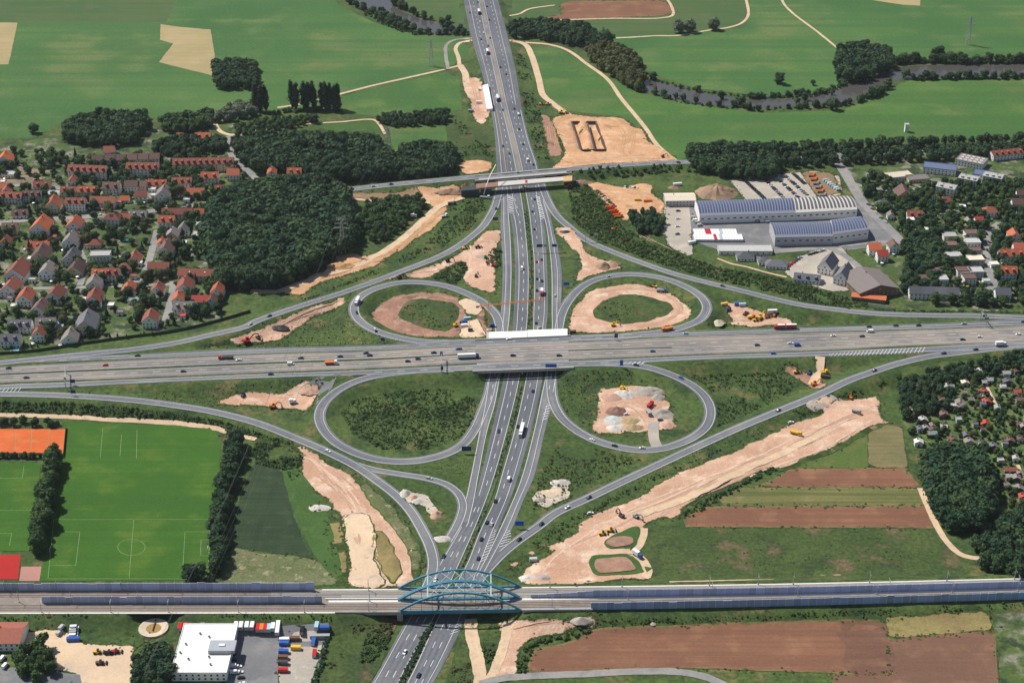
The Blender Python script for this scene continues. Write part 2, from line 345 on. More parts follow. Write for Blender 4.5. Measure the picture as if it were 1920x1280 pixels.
for r, i, sl, d, z, hw in each_segment(14):
    if r['br'][i]: continue
    HH[sl] = np.minimum(HH[sl], z-0.14+np.maximum(0, d-hw-2.8)*1.5)
def carve(px, depth):
    P = [tuple(W(u, v)[:2]) for u, v in px]; n = len(P); c = np.zeros(XX.shape, bool); j = n-1
    for i in range(n):
        (xi, yi), (xj, yj) = P[i], P[j]
        if yi != yj: c ^= ((yi > YY) != (yj > YY)) & (XX < (xj-xi)*(YY-yi)/(yj-yi)+xi)
        j = i
    HH[c] = -depth
carve([(1073,229),(1087,229),(1103,282),(1089,282)], 4.5); carve([(1101,229),(1118,229),(1137,282),(1115,282)], 4.5)
_b0 = W(288, 1178); _d = np.hypot(XX-_b0.x, YY-_b0.y); HH[:] = np.where(_d < 30, np.minimum(HH, .1+np.maximum(0, _d-12.5)*.9), HH)
def hz(x, y):
    i = min(max((x-GX0)/GS, 0), len(gx)-1.001); j = min(max((y-GY0)/GS, 0), len(gy)-1.001)
    a, b = int(i), int(j); f, g = i-a, j-b
    return (HH[b,a]*(1-f)+HH[b,a+1]*f)*(1-g)+(HH[b+1,a]*(1-f)+HH[b+1,a+1]*f)*g
def G(u, v):
    """photo pixel -> point on the ground, banks included"""
    p = W(u, v, 0)
    for _ in range(3): p = W(u, v, max(0, hz(p.x, p.y)))
    return p
def build_ground():
    ny, nx = XX.shape; vs = np.stack([XX.ravel(), YY.ravel(), HH.ravel()], 1).tolist()
    idx = np.arange(ny*nx).reshape(ny, nx)
    fs = np.stack([idx[:-1,:-1], idx[:-1,1:], idx[1:,1:], idx[1:,:-1]], -1).reshape(-1, 4).tolist()
    n = len(vs); B = 30000                                      # far skirt out to the horizon
    vs += [(-B,-B,0),(B,-B,0),(B,B,0),(-B,B,0)]
    c = [int(idx[0,0]), int(idx[0,-1]), int(idx[-1,-1]), int(idx[-1,0])]
    rim = [list(map(int, idx[0,:])), list(map(int, idx[:,-1])), list(map(int, idx[-1,::-1])), list(map(int, idx[::-1,0]))]
    for k in range(4):
        a, b = n+k, n+(k+1) % 4
        fs += [(a, b, rim[k][-1])] + [(a, rim[k][q+1], rim[k][q]) for q in range(len(rim[k])-1)]
    me = bpy.data.meshes.new('ground'); me.from_pydata(vs, [], fs); me.materials.append(M_GRASS)
    me.polygons.foreach_set('use_smooth', [True]*len(me.polygons))
    tag(ob('ground', me), 'rough green ground with grassy motorway banks', 'ground', kind='structure')
build_ground()

# ------------------------------------------------------------------ road surfaces and paint
def strip_mesh(name, L, R, m, thick=0.0):
    n = len(L); vs = []; fs = []
    for a, b in zip(L, R): vs += [tuple(a), tuple(b)]
    fs = [(2*i, 2*i+1, 2*i+3, 2*i+2) for i in range(n-1)]
    if thick:
        k = len(vs); vs += [(x, y, z-thick) for x, y, z in vs]
        for i in range(n-1):
            fs += [(2*i+1, k+2*i+1, k+2*i+3, 2*i+3), (2*i+2, k+2*i+2, k+2*i, 2*i)]
    me = bpy.data.meshes.new(name); me.from_pydata(vs, [], fs)
    if m: me.materials.append(m)
    if me.polygons and me.polygons[0].normal.z < 0: me.flip_normals()
    wd_ = [float(np.hypot(b[0]-a[0], b[1]-a[1])) for a, b in zip(L, R)]; ac = [q for w_ in wd_ for q in (0.0, w_)]; ac += ac if thick else []
    at = me.attributes.new('across', 'FLOAT', 'POINT'); at.data.foreach_set('value', ac)
    return me
def painted(r, par):
    solid = {'w': ([], []), 'y': ([], [])}; dash = ([], [])
    L, R, key = r['L'], r['R'], r['key']; wid = np.linalg.norm((R-L)[:,:2], axis=1)
    asc = key[-1] > key[0]
    for k0, k1, t, dashed, colr in r['lines']:
        lw = 0.27 if not dashed else 0.34
        P = L+(R-L)*t; D = (R-L)/wid[:,None]*lw/2
        sel = [i for i in range(len(key)) if k0-1e-6 <= key[i] <= k1+1e-6]
        if len(sel) < 2: continue
        if not dashed:
            vs, fs = solid[colr]
            for a, b in zip(sel[:-1], sel[1:]):
                n = len(vs); up = np.array([0,0,0.035])
                vs += [tuple(P[a]-D[a]+up), tuple(P[a]+D[a]+up), tuple(P[b]+D[b]+up), tuple(P[b]-D[b]+up)]; fs.append((n,n+1,n+2,n+3))
        else:
            vs, fs = dash; Q = P[sel]; E = D[sel]; s = np.concatenate([[0], np.cumsum(np.linalg.norm(np.diff(Q, axis=0), axis=1))])
            x = 3.0
            while x+6 < s[-1]:
                q = [np.array([np.interp(y, s, Q[:,c]) for c in range(3)]) for y in (x, x+6)]; e = [np.array([np.interp(y, s, E[:,c]) for c in range(3)]) for y in (x, x+6)]
                n = len(vs); up = np.array([0,0,0.035])
                vs += [tuple(q[0]-e[0]+up), tuple(q[0]+e[0]+up), tuple(q[1]+e[1]+up), tuple(q[1]-e[1]+up)]; fs.append((n,n+1,n+2,n+3)); x += 18
    for nm, (vs, fs), m in (('edge_line', solid['w'], M_WHITE), ('yellow_line', solid['y'], M_YELLOW), ('lane_dashes', dash, M_WHITE)):
        if not fs: continue
        me = bpy.data.meshes.new(nm); me.from_pydata(vs, [], fs); me.materials.append(m)
        for p in me.polygons:
            if p.normal.z < 0: me.flip_normals(); break
        o = ob(nm, me, par)
        if nm == 'lane_dashes': tag(o, kind='stuff')
for r in ROADS:
    if r['mat'] is None: continue
    o = ob(r['name'], strip_mesh(r['name'], r['L'], r['R'], r['mat'], 0.16)); tag(o, r['label'], 'road', kind='structure')
    painted(r, o)
# hatched gores
def chevrons(name, label, rows, z, n, lean):
    """rows: (v, xl, xr) area; oblique white bars across it"""
    D = crom(rows, 1.0); vs = []; fs = []; zf = lin(z)
    for k in range(n):
        i = int((k+.3)/n*(len(D)-1)); j = min(len(D)-1, i+max(1, int(.28*len(D)/n)))
        o = int(lean*len(D)/n)
        def at(q, left): q = min(max(q, 0), len(D)-1); return W(D[q][1 if left else 2], D[q][0], zf(D[q][0])+0.22)
        m = len(vs); vs += [tuple(at(i, True)), tuple(at(i+o, False)), tuple(at(j+o, False)), tuple(at(j, True))]; fs.append((m,m+1,m+2,m+3))
    me = bpy.data.meshes.new(name); me.from_pydata(vs, [], fs); me.materials.append(M_WHITE)
    tag(ob(name, me), label, 'road marking', kind='structure')
Z0 = [(0,0),(2000,0)]
chevrons('gore_hatching', 'white hatching beside the western carriageway below the overpass', [(366,953,961),(382,953.5,962.5),(400,955,964)], Z0, 9, 1.0)
chevrons('gore_hatching', 'white hatching beside the eastern carriageway below the overpass', [(366,1004,1011),(385,1008,1015),(412,1013,1021)], Z0, 13, 1.0)
chevrons('gore_hatching', 'white hatching between carriageways before the railway bridge', [(992,926.5,931),(1020,913,924),(1056,900,909)], Z0, 12, -1.0)
chevrons('gore_hatching', 'white hatching on the shoulder south of the railway bridge', [(1164,858,867),(1178,849,861),(1192,841,853)], Z0, 5, -1.0)
chevrons('gore_hatching', 'white hatching at the fork of the gravel depot loop', [(756,1025,1031),(774,1019,1029),(790,1016,1024)], Z0, 7, -.7)
chevrons('gore_hatching', 'white hatching at the south-eastern slip road fork', [(992,950,957),(1008,943,958),(1028,934,945)], Z0, 7, -1.0)
def chev_h(label, rows, n):
    D = crom(rows, 1.0); vs = []; fs = []
    for k in range(n):
        i = int((k+.2)/n*(len(D)-1)); w = max(1, int(.26*len(D)/n)); o = int(.9*len(D)/n)
        def at(q, t): q = min(max(q, 0), len(D)-1); return W(D[q][0], D[q][1 if t else 2], 7.24)
        m = len(vs); vs += [tuple(at(i, True)), tuple(at(i+w, True)), tuple(at(i+w-o, False)), tuple(at(i-o, False))]; fs.append((m,m+1,m+2,m+3))
    me = bpy.data.meshes.new('gore_hatching'); me.from_pydata(vs, [], fs); me.materials.append(M_WHITE)
    tag(ob('gore_hatching', me), label, 'road marking', kind='structure')
chev_h('white hatching at the western end of the near collector lane', [(-60,731,738),(0,728,735),(45,727,733.5)], 14)
chev_h('long white hatching before the south-eastern slip road', [(1555,662,667.5),(1640,656,665),(1740,650,660)], 26)
chev_h('white hatching where the gravel depot loop leaves the collector lane', [(1165,679.5,681),(1190,678,682.5),(1215,677,682)], 6)
# ------------------------------------------------------------------ sheets of land: meadows, fields, bare earth, yards
GE = (0.06,0.10,0.028)                      # the colour of weeds growing in over an edge
def areamats():
    g = ground_mat
    return dict(
    meadow=g('meadow', (0.072,0.152,0.042), (0.050,0.122,0.036), (0.105,0.170,0.052), 0.004, 0.014, 0.3, 0.26, stripe=(0.5,0.035,0.6,(0.047,0.120,0.037)), spots=((0.125,0.165,0.058), 0.007, 0.50, 0.74)),
    meadow2=g('lush_meadow', (0.074,0.154,0.036), (0.053,0.126,0.032), (0.104,0.170,0.046), 0.004, 0.018, 0.3, 0.26, stripe=(1.45,0.03,0.6,(0.048,0.118,0.034)), spots=((0.13,0.165,0.055), 0.008, 0.50, 0.74)),
    oldmeadow=g('dull_meadow', (0.075,0.12,0.04), (0.06,0.115,0.038), (0.095,0.12,0.05), 0.006, 0.03, 0.4, 0.18, stripe=(0.05,0.1,0.5,(0.05,0.10,0.036))),
    lawn=g('sports_lawn', (0.048,0.128,0.018), (0.042,0.112,0.017), (0.080,0.150,0.022), 0.012, 0.03, 0.5, 0.18, stripe=(0.02,0.18,0.45,(0.038,0.100,0.016)), spots=((0.11,0.16,0.03), 0.025, 0.60, 0.74)),
    stubble=g('stubble', (0.40,0.31,0.17), (0.34,0.27,0.14), (0.36,0.30,0.12), 0.02, 0.06, 0.5, 0.14, stripe=(1.3,0.2,0.4,(0.30,0.25,0.13))),
    plough=g('ploughed_soil', (0.225,0.110,0.066), (0.185,0.090,0.056), (0.265,0.138,0.082), 0.012, 0.05, 0.5, 0.14, stripe=(0.03,0.22,0.6,(0.165,0.082,0.052)), edge=(0.20,0.165,0.07), edgew=6.0, spots=((0.255,0.165,0.085), 0.008, 0.55, 0.8)),
    ploughv=g('ploughed_soil_lengthwise', (0.195,0.105,0.070), (0.160,0.088,0.060), (0.23,0.125,0.080), 0.012, 0.05, 0.5, 0.14, stripe=(1.5,0.35,0.45,(0.145,0.080,0.056)), edge=(0.16,0.15,0.055), edgew=3.5),
    fallow=g('fallow_strip', (0.175,0.165,0.062), (0.135,0.14,0.05), (0.23,0.18,0.08), 0.02, 0.08, 0.6, 0.2, stripe=(0.03,0.22,0.8,(0.085,0.105,0.036)), edge=GE, edgew=3.0),
    fallowv=g('fallow_rows', (0.215,0.17,0.085), (0.18,0.155,0.075), (0.15,0.14,0.06), 0.02, 0.08, 0.6, 0.2, stripe=(1.52,0.45,0.6,(0.12,0.125,0.055)), edge=GE, edgew=3.0),
    straw=g('dry_weeds', (0.27,0.22,0.09), (0.235,0.175,0.08), (0.18,0.165,0.06), 0.03, 0.12, 0.6, 0.25, edge=GE, edgew=4.0),
    ploughdk=g('fresh_ploughed_soil', (0.175,0.092,0.062), (0.15,0.08,0.055), (0.205,0.11,0.072), 0.012, 0.05, 0.5, 0.16, stripe=(1.5,0.2,0.6,(0.135,0.072,0.05))),
    crop=g('dark_crop', (0.030,0.052,0.026), (0.036,0.062,0.030), (0.05,0.075,0.035), 0.02, 0.1, 0.8, 0.25, stripe=(1.25,0.5,0.5,(0.022,0.04,0.022))),
    weeds=g('pale_weeds', (0.12,0.14,0.06), (0.16,0.165,0.085), (0.085,0.115,0.04), 0.03, 0.12, 0.6, 0.4, spots=((0.26,0.25,0.14), 0.16, 0.55, 0.66), edge=GE, edgew=4),
    bright=g('bright_grass', (0.056,0.116,0.030), (0.048,0.100,0.027), (0.075,0.125,0.036), 0.03, 0.1, 0.6, 0.25),
    scrub=g('scrubby_grass', (0.068,0.098,0.030), (0.048,0.078,0.025), (0.036,0.058,0.024), 0.018, 0.06, 0.4, 0.55, spots=((0.135,0.105,0.058), 0.03, 0.55, 0.68)),
    verge=g('olive_verge', (0.095,0.135,0.035), (0.075,0.12,0.03), (0.12,0.14,0.045), 0.02, 0.08, 0.5, 0.3),
    dirt=g('pink_earth', (0.60,0.385,0.27), (0.47,0.28,0.19), (0.70,0.53,0.40), 0.018, 0.05, 0.7, 0.22, stripe=(0.45,0.16,0.4,(0.50,0.315,0.22)), edge=GE, edgew=8.0, bump=1.4, spots=((0.40,0.245,0.175), 0.03, 0.58, 0.74)),
    dirt_o=g('orange_sand', (0.62,0.365,0.205), (0.52,0.285,0.155), (0.65,0.45,0.30), 0.025, 0.08, 0.7, 0.22, stripe=(0.9,0.16,0.4,(0.45,0.26,0.13)), edge=GE, edgew=8.0, bump=1.4, spots=((0.40,0.22,0.11), 0.06, 0.58, 0.68)),
    dirt_r=g('red_brown_earth', (0.36,0.20,0.14), (0.29,0.165,0.12), (0.43,0.27,0.19), 0.03, 0.09, 0.6, 0.2, edge=GE, edgew=8.0, bump=1.6, spots=((0.17,0.11,0.085), 0.06, 0.56, 0.68)),
    soil=g('brown_bank', (0.26,0.165,0.105), (0.21,0.145,0.085), (0.32,0.215,0.135), 0.03, 0.1, 0.6, 0.22, edge=GE, edgew=5.0, bump=1.0),
    sand=g('pale_sand_yard', (0.66,0.50,0.34), (0.60,0.45,0.31), (0.54,0.42,0.31), 0.02, 0.08, 0.6, 0.12, edge=GE, edgew=4.0, bump=0.5, spots=((0.38,0.33,0.29), 0.04, 0.62, 0.74)),
    gravel=g('gravel_yard', (0.42,0.37,0.31), (0.36,0.33,0.29), (0.48,0.42,0.34), 0.02, 0.08, 0.6, 0.14, edge=GE, edgew=3.5),
    yard=g('tarmac_yard', (0.185,0.187,0.194), (0.155,0.158,0.168), (0.235,0.228,0.222), 0.02, 0.06, 0.5, 0.12),
    clay=g('clay_court', (0.60,0.135,0.04), (0.55,0.12,0.036), (0.62,0.16,0.055), 0.03, 0.1, 0.6, 0.06),
    redcourt=g('red_sports_floor', (0.40,0.028,0.026), (0.36,0.027,0.025), None, 0.03, 0.1, 0.6, 0.06),
    pinkcourt=g('pink_paving', (0.42,0.22,0.18), (0.38,0.20,0.165), None, 0.03, 0.1, 0.6, 0.08),
    allot=g('allotment_plots', (0.085,0.135,0.040), (0.055,0.105,0.030), (0.19,0.165,0.095), 0.05, 0.11, 0.6, 0.35, spots=((0.115,0.165,0.05), 0.09, 0.5, 0.6)),
    garden=g('village_gardens', (0.058,0.092,0.030), (0.09,0.135,0.036), (0.26,0.235,0.20), 0.03, 0.06, 0.5, 0.35, spots=((0.035,0.055,0.026), 0.055, 0.5, 0.62)),
    pond=g('damp_brown_earth', (0.34,0.20,0.14), (0.28,0.165,0.12), (0.40,0.25,0.18), 0.05, 0.12, 0.6, 0.2),
    gravelpath=g('gravel_path', (0.40,0.35,0.30), (0.34,0.31,0.28), (0.46,0.39,0.32), 0.03, 0.1, 0.6, 0.14),
    rubble=g('pale_rubble', (0.52,0.45,0.36), (0.44,0.39,0.33), (0.60,0.52,0.42), 0.06, 0.2, 0.8, 0.3, edge=GE, edgew=4.0, bump=1.5),
    cemetery=g('cemetery_beds', (0.34,0.24,0.16), (0.24,0.20,0.14), (0.10,0.11,0.05), 0.05, 0.2, 0.8, 0.35, stripe=(0.2,0.5,0.5,(0.12,0.09,0.07))),
    )
AM = areamats()
_lvl = [0]
RIMS = []
RELIEF = []                                  # (ring, bounds, amplitude)
def fr2(x, y):
    return max(0, .5+noise.fractal((x*.045, y*.045, 2.2), 1.0, 2.0, 2))
def gza(X, Y):
    """heights of the land with its heaps and ruts, and whether loose earth lies there"""
    Z = np.array([hz(x, y) for x, y in zip(X, Y)]); on = np.zeros(len(X), bool)
    for ring, b, amp in RELIEF:
        k = np.nonzero((X >= b[0]) & (X <= b[2]) & (Y >= b[1]) & (Y <= b[3]))[0]
        if not len(k): continue
        k = k[inside(X[k], Y[k], ring)]
        if not len(k): continue
        d = np.minimum(1, seg_dist(X[k], Y[k], ring)/6)
        Z[k] += amp*d*np.array([fr2(x, y) for x, y in zip(X[k], Y[k])]); on[k] = True
    return Z, on
def gz(x, y):
    return float(gza(np.array([x]), np.array([y]))[0][0])
def smooth_poly(P, closed=True):
    P = np.array(P, float); n = len(P); out = []
    for i in range(n):
        p0, p1, p2, p3 = P[i-1], P[i], P[(i+1) % n], P[(i+2) % n]
        for t in (0, .25, .5, .75):
            out.append(.5*((2*p1)+(-p0+p2)*t+(2*p0-5*p1+4*p2-p3)*t*t+(-p0+3*p1-3*p2+p3)*t**3))
    return out
def seg_dist(px, py, poly):
    A = np.array(poly); B = np.roll(A, -1, 0); d = np.full(px.shape, 1e9)
    for a, b in zip(A, B):
        ab = b-a; q = max(ab@ab, 1e-9); t = np.clip(((px-a[0])*ab[0]+(py-a[1])*ab[1])/q, 0, 1)
        d = np.minimum(d, np.hypot(px-a[0]-t*ab[0], py-a[1]-t*ab[1]))
    return d
def inside(px, py, poly):
    c = np.zeros(np.shape(px), bool); n = len(poly); j = n-1
    for i in range(n):
        xi, yi = poly[i]; xj, yj = poly[j]
        if yi != yj: c ^= ((yi > py) != (yj > py)) & (px < (xj-xi)*(py-yi)/(yj-yi)+xi)
        j = i
    return c
def area(name, label, px, m, soft=True, jag=1.0, relief=0.0, step=8.0, cat='ground', world=None, up=0.0):
    """one sheet of land laid over the ground, its rim ragged, its inside finely divided"""
    _lvl[0] += 1; lift = 0.05+0.002*_lvl[0]
    P = px if not soft else smooth_poly(px)
    Wp = [G(u, v) for u, v in P] if world is None else world
    ring = []
    for i in range(len(Wp)):                       # resample and roughen the rim
        a, b = Wp[i], Wp[(i+1) % len(Wp)]; L = (b-a).to_2d().length; k = max(1, int(L/3.0))
        for q in range(k):
            p = a.lerp(b, q/k)
            if jag:
                s = 0.13; e = noise.noise_vector((p.x*s, p.y*s, _lvl[0]*3.7))*jag*1.6+noise.noise_vector((p.x*.5, p.y*.5, 9.1))*jag*.6
                p = Vector((p.x+e.x, p.y+e.y, 0))
            ring.append((p.x, p.y))
    ar = np.array(ring); x0, y0 = ar.min(0); x1, y1 = ar.max(0)
    if m in ('dirt','dirt_o','dirt_r','soil','sand','rubble','straw','weeds','gravel') or m in ('plough','ploughv','fallow') : RIMS.append((m, ring))
    if relief: step = 4.0
    step = max(step, math.sqrt((x1-x0)*(y1-y0)/9000))
    X, Y = np.meshgrid(np.arange(x0, x1, step), np.arange(y0, y1, step)); X = X.ravel(); Y = Y.ravel()
    ok = inside(X, Y, ring); X, Y = X[ok], Y[ok]
    d = seg_dist(X, Y, ring); ok = d > 2.2; X, Y, d = X[ok], Y[ok], d[ok]
    n = len(ring); pts = [Vector(p) for p in ring]+[Vector((a, b)) for a, b in zip(X, Y)]
    r = geometry.delaunay_2d_cdt(pts, [(i, (i+1) % n) for i in range(n)], [], 1, 1e-5)
    vs2 = r[0]; fs = [tuple(f) for f in r[2]]
    va = np.array([(p.x, p.y) for p in vs2]); dist = seg_dist(va[:,0], va[:,1], ring)
    cen = np.array([va[list(f)].mean(0) for f in fs]); keep = inside(cen[:,0], cen[:,1], ring)
    fs = [f for f, k in zip(fs, keep) if k]
    vs = []
    B0, on = gza(va[:,0], va[:,1])
    for (x, y), dd, b0, o_ in zip(va, dist, B0, on):
        z = b0+lift+up+(0.16 if o_ else 0)
        if relief: z += relief*min(1, dd/6)*fr2(x, y)
        vs.append((x, y, z))
    if relief: RELIEF.append((ring, (x0, y0, x1, y1), relief))
    me = bpy.data.meshes.new(name); me.from_pydata(vs, [], fs); me.materials.append(AM[m] if isinstance(m, str) else m)
    at = me.attributes.new('edge', 'FLOAT', 'POINT'); at.data.foreach_set('value', dist)
    if me.polygons and sum(p.normal.z for p in me.polygons) < 0: me.flip_normals()
    me.polygons.foreach_set('use_smooth', [True]*len(me.polygons))
    return tag(ob(name, me), label, cat, kind='structure')
TRK = []
def track(name, label, pts, width, m, jag=0.35):
    if m is M_LANE: width *= 1.2
    D = crom(pts, 4); C = np.array([G(u, v) for u, v in D[:,:2]])
    T = np.gradient(C, axis=0); T[:,2] = 0; T /= np.maximum(1e-6, np.linalg.norm(T, axis=1))[:,None]
    TRK.append((C[:,:2].copy(), width/2)); N = np.stack([-T[:,1], T[:,0], 0*T[:,0]], 1); _lvl[0] += 1; up = 0.12+0.002*_lvl[0]
    L, R = [], []; Z, on = gza(C[:,0], C[:,1])
    for c, nn, zz, o_ in zip(C, N, Z, on):
        e1 = noise.noise((c[0]*.2, c[1]*.2, 1.0))*jag; e2 = noise.noise((c[0]*.2, c[1]*.2, 7.0))*jag
        a = c+nn*(width/2+e1); b = c-nn*(width/2+e2)
        k = .14 if o_ else 0
        L.append((a[0], a[1], (zz if o_ else hz(a[0], a[1]))+up+k)); R.append((b[0], b[1], (zz if o_ else hz(b[0], b[1]))+up+k))
    return tag(ob(name, strip_mesh(name, L, R, m)), label, 'track', kind='structure')
A = area
# far meadows
A('meadow','wide green meadow beyond the village',[(-80,-60),(560,-60),(640,12),(700,42),(760,60),(800,66),(868,70),(880,100),(850,122),(800,140),(640,177),(640,205),(520,205),(420,232),(300,218),(120,228),(60,258),(-80,262)],'meadow',False,.6)
A('meadow','dull far meadow along the top of the plain',[(-80,-60),(420,-60),(330,5),(312,42),(40,42),(-80,44)],'oldmeadow',False,.6)
A('stubble_field','pale stubble field cut off at the plain edge',[(-70,42),(33,43),(16,121),(-70,123)],'stubble',False,.3)
A('stubble_field','pale angular stubble field in the wide meadow',[(301,46),(330,50),(395,56),(402,100),(407,144),(298,117),(325,82),(300,75)],'stubble',False,.3)
A('meadow','green meadow between poplars and motorway',[(642,180),(835,134),(862,150),(866,205),(840,211),(700,218),(642,210)],'meadow2',False,.6)
A('lawn','small green paddock behind the wood',[(727,235),(838,234),(838,266),(775,270),(745,288),(731,262)],'meadow2',False,.5)
A('lawn','training lawn with a sandy path round it',[(592,237),(645,231),(702,228),(716,250),(700,246),(620,247)],'bright',False,.3,up=.02)
A('meadow','large meadow beyond the river bend',[(1128,60),(1220,70),(1400,52),(1408,-60),(2000,-60),(2000,112),(1850,116),(1700,118),(1610,138),(1560,172),(1440,182),(1300,165),(1230,140),(1180,110)],'meadow',False,.6)
A('meadow','far meadow strip above the ploughed field',[(960,-60),(1400,-60),(1400,50),(1280,66),(1130,68),(1060,42),(960,40)],'oldmeadow',False,.6)
A('meadow','meadow between river and row of trees',[(985,90),(1040,87),(1100,120),(1190,172),(1300,197),(1440,212),(1580,207),(1630,187),(1700,152),(1850,150),(2000,147),(2000,256),(1700,262),(1560,270),(1440,280),(1310,282),(1272,302),(1240,285),(1200,240),(1165,220),(1100,212),(1040,205),(1010,160)],'meadow2',False,.8)
A('stubble_field','sliver of stubble field on the far plain',[(1630,-60),(1730,-60),(1725,11),(1690,9),(1632,0)],'stubble',False,.3)
A('ploughed_field','reddish ploughed field beyond the river',[(1058,4),(1150,2),(1240,2),(1257,15),(1250,28),(1100,36),(1010,36),(1052,26)],'plough',True,.5)
A('meadow','yellow green meadow beside the far river arm',[(745,-60),(870,-60),(885,25),(860,45),(800,30),(760,10)],'oldmeadow',True,.6)
# river
M_WATER = bpy.data.materials.new('river_water'); M_WATER.use_nodes = True
_b = M_WATER.node_tree.nodes['Principled BSDF']; _b.inputs['Base Color'].default_value = (0.075,0.07,0.065,1); _b.inputs['Roughness'].default_value = 0.12
_n = M_WATER.node_tree.nodes.new('ShaderNodeTexNoise'); _n.inputs['Scale'].default_value = 0.4; _k = M_WATER.node_tree.nodes.new('ShaderNodeBump'); _k.inputs['Distance'].default_value = 0.06
M_WATER.node_tree.links.new(_n.outputs['Fac'], _k.inputs['Height']); M_WATER.node_tree.links.new(_k.outputs[0], _b.inputs['Normal'])
A('river','river reach left of the motorway',[(636,-30),(712,-30),(735,8),(768,28),(825,44),(885,50),(910,58),(905,68),(860,66),(800,62),(765,47),(710,27),(665,8)],M_WATER,True,.8,cat='river')
A('river','winding brown river right of the motorway',[(950,48),(1000,49),(1050,60),(1095,77),(1140,100),(1185,132),(1215,150),(1260,160),(1310,173),(1360,182),(1440,187),(1500,184),(1540,179),(1575,168),(1600,152),(1635,143),(1665,131),(1710,125),(1765,122),(1920,121),(2000,121),
  (2000,144),(1920,144),(1765,146),(1690,150),(1650,162),(1615,180),(1585,198),(1540,196),(1440,202),(1330,197),(1260,185),(1200,167),(1165,148),(1120,112),(1085,90),(1040,72),(1000,64),(950,62)],M_WATER,True,.8,cat='river')
# tracks in the plain
S = M_SAND
track('sandy_track','straight sandy track to the poplars',[(520,202),(560,196),(640,176),(700,160.5),(760,147),(835,130),(862,123)],4.2,S)
track('sandy_track','sandy track bending beneath the motorway',[(862,124),(859,106),(854,92),(860,82),(885,76)],5.0,S)
track('grey_track','grey lane bending beneath the motorway',[(840,128),(836,105),(837,85),(850,76),(885,72)],3.6,M_LANE)
track('sandy_track','broad construction track along the motorway bank',[(862,122),(872,138),(875,160),(884,182)],8,S)
track('sandy_track','broad sandy track down to the excavation',[(955,76),(985,84),(997,105),(1010,148),(1018,178),(1035,193),(1055,208),(1070,218)],7.5,S)
track('sandy_track','pale field track along the meadow edge',[(985,80),(1030,84),(1065,95),(1100,120),(1140,150),(1165,185),(1190,215),(1210,240),(1232,272),(1268,302)],5,S)
track('sandy_track','pale track behind the river footbridge',[(1145,72),(1180,70.5),(1230,67.5),(1268,67),(1330,57),(1370,51),(1393,42),(1403,28),(1394,-20)],3.8,S)
track('sandy_track','pale track below the ploughed field',[(1040,38),(1150,35),(1240,34),(1262,28),(1258,10),(1238,-15)],3.8,S)
track('sandy_track','thin straight track in the far meadow',[(1462,-10),(1470,8),(1485,24),(1530,58),(1571,91)],3.4,S)
track('sandy_track','faint pale track at the motorway foot',[(955,30),(975,26),(990,18),(1040,10)],3.5,S)
# earthworks north of the crossing
A('construction_site','orange earthworks around the double pit',[(1033,226),(1040,220),(1070,214),(1110,219),(1165,221),(1188,238),(1207,243),(1217,265),(1238,277),(1268,297),(1240,304),(1110,311),(1036,318),(1050,300),(1057,282),(1045,255),(1030,236)],'dirt_o',True,1.2,0.5)
A('bare_bank','reddish bare strip beside the double pit',[(1013,217),(1032,220),(1046,255),(1055,288),(1030,292),(1022,255)],'dirt_r',True,1.0,0.6)
A('construction_site','bare ground around the long white tarpaulin',[(876,147),(902,147),(908,165),(920,205),(915,222),(908,233),(888,226),(880,190),(870,172)],'dirt',True,1.0,0.4)
A('construction_site','orange clearing left of the overpass',[(860,305),(896,299),(921,303),(924,312),(913,322),(873,327),(860,316)],'dirt_o',True,1.2,0.4)
A('rough_bank','weedy bank between wood and motorway',[(838,215),(900,235),(922,240),(930,300),(895,300),(855,300),(850,272),(840,262)],'scrub',True,1.0)
A('construction_site','long orange earth cutting beside the forest',[(777,350),(830,347),(862,345),(868,370),(842,387),(832,405),(815,427),(780,450),(745,472),(717,492),(675,510),(600,532),(572,552),(550,553),(525,546),(562,525),(617,500),(630,480),(660,474),(692,480),(730,462),(745,455),(767,432),(792,412),(810,387),(787,377),(777,357)],'dirt_o',True,1.6,1.2)
track('sandy_track','pale haul road through the orange cutting',[(470,546),(530,545),(600,519),(660,502),(700,484),(735,462),(765,440),(795,412),(825,388),(868,370)],7.5,S,.8)
A('bare_bank','brown bank below the country road',[(648,362),(742,357),(782,350),(790,372),(742,377),(650,374)],'soil',True,1.0,0.8)
track('sandy_track','pale lane below the brown bank',[(640,371),(700,377),(745,379),(800,380)],4,S)
A('construction_site','pink earthworks between slip road and loop',[(940,432),(925,430),(905,437),(880,462),(840,484),(790,502),(745,517),(705,530),(640,554),(555,584),(480,616),(400,641),(385,648),(420,649),(480,641),(510,641),(552,622),(585,597),(640,574),(652,558),(668,544),(705,530),(750,522),(805,521),(830,506),(865,491),(875,500),(868,520),(880,536),(915,547),(930,544),(932,470),(938,450)],'dirt',True,1.2,0.7)
A('bare_basin','reddish dirt basin inside the loop with the crane',[(695,593),(710,573),(733,558),(773,550),(823,549),(857,556),(890,562),(907,577),(912,600),(918,628),(905,634),(857,634),(790,632),(748,625),(715,610)],'dirt_r',True,1.0,1.2)
A('overgrown_mound','green scrub patch inside the reddish basin',[(765,603),(747,592),(755,575),(780,563),(830,565),(856,572),(862,592),(842,620),(805,617)],'scrub',True,1.5,1.0)
A('sandy_patch','pale sandy yard at the foot of the crane',[(858,562),(890,563),(905,580),(896,600),(912,630),(860,634),(870,610),(872,585)],'sand',True,1.2)
A('bare_basin','pale dirt ring inside the loop with the blue truck',[(1090,562),(1100,547),(1135,537),(1185,532),(1225,537),(1260,550),(1290,572),(1297,590),(1275,605),(1235,615),(1160,623),(1090,624),(1068,622),(1066,607),(1077,572)],'dirt',True,1.0,0.8)
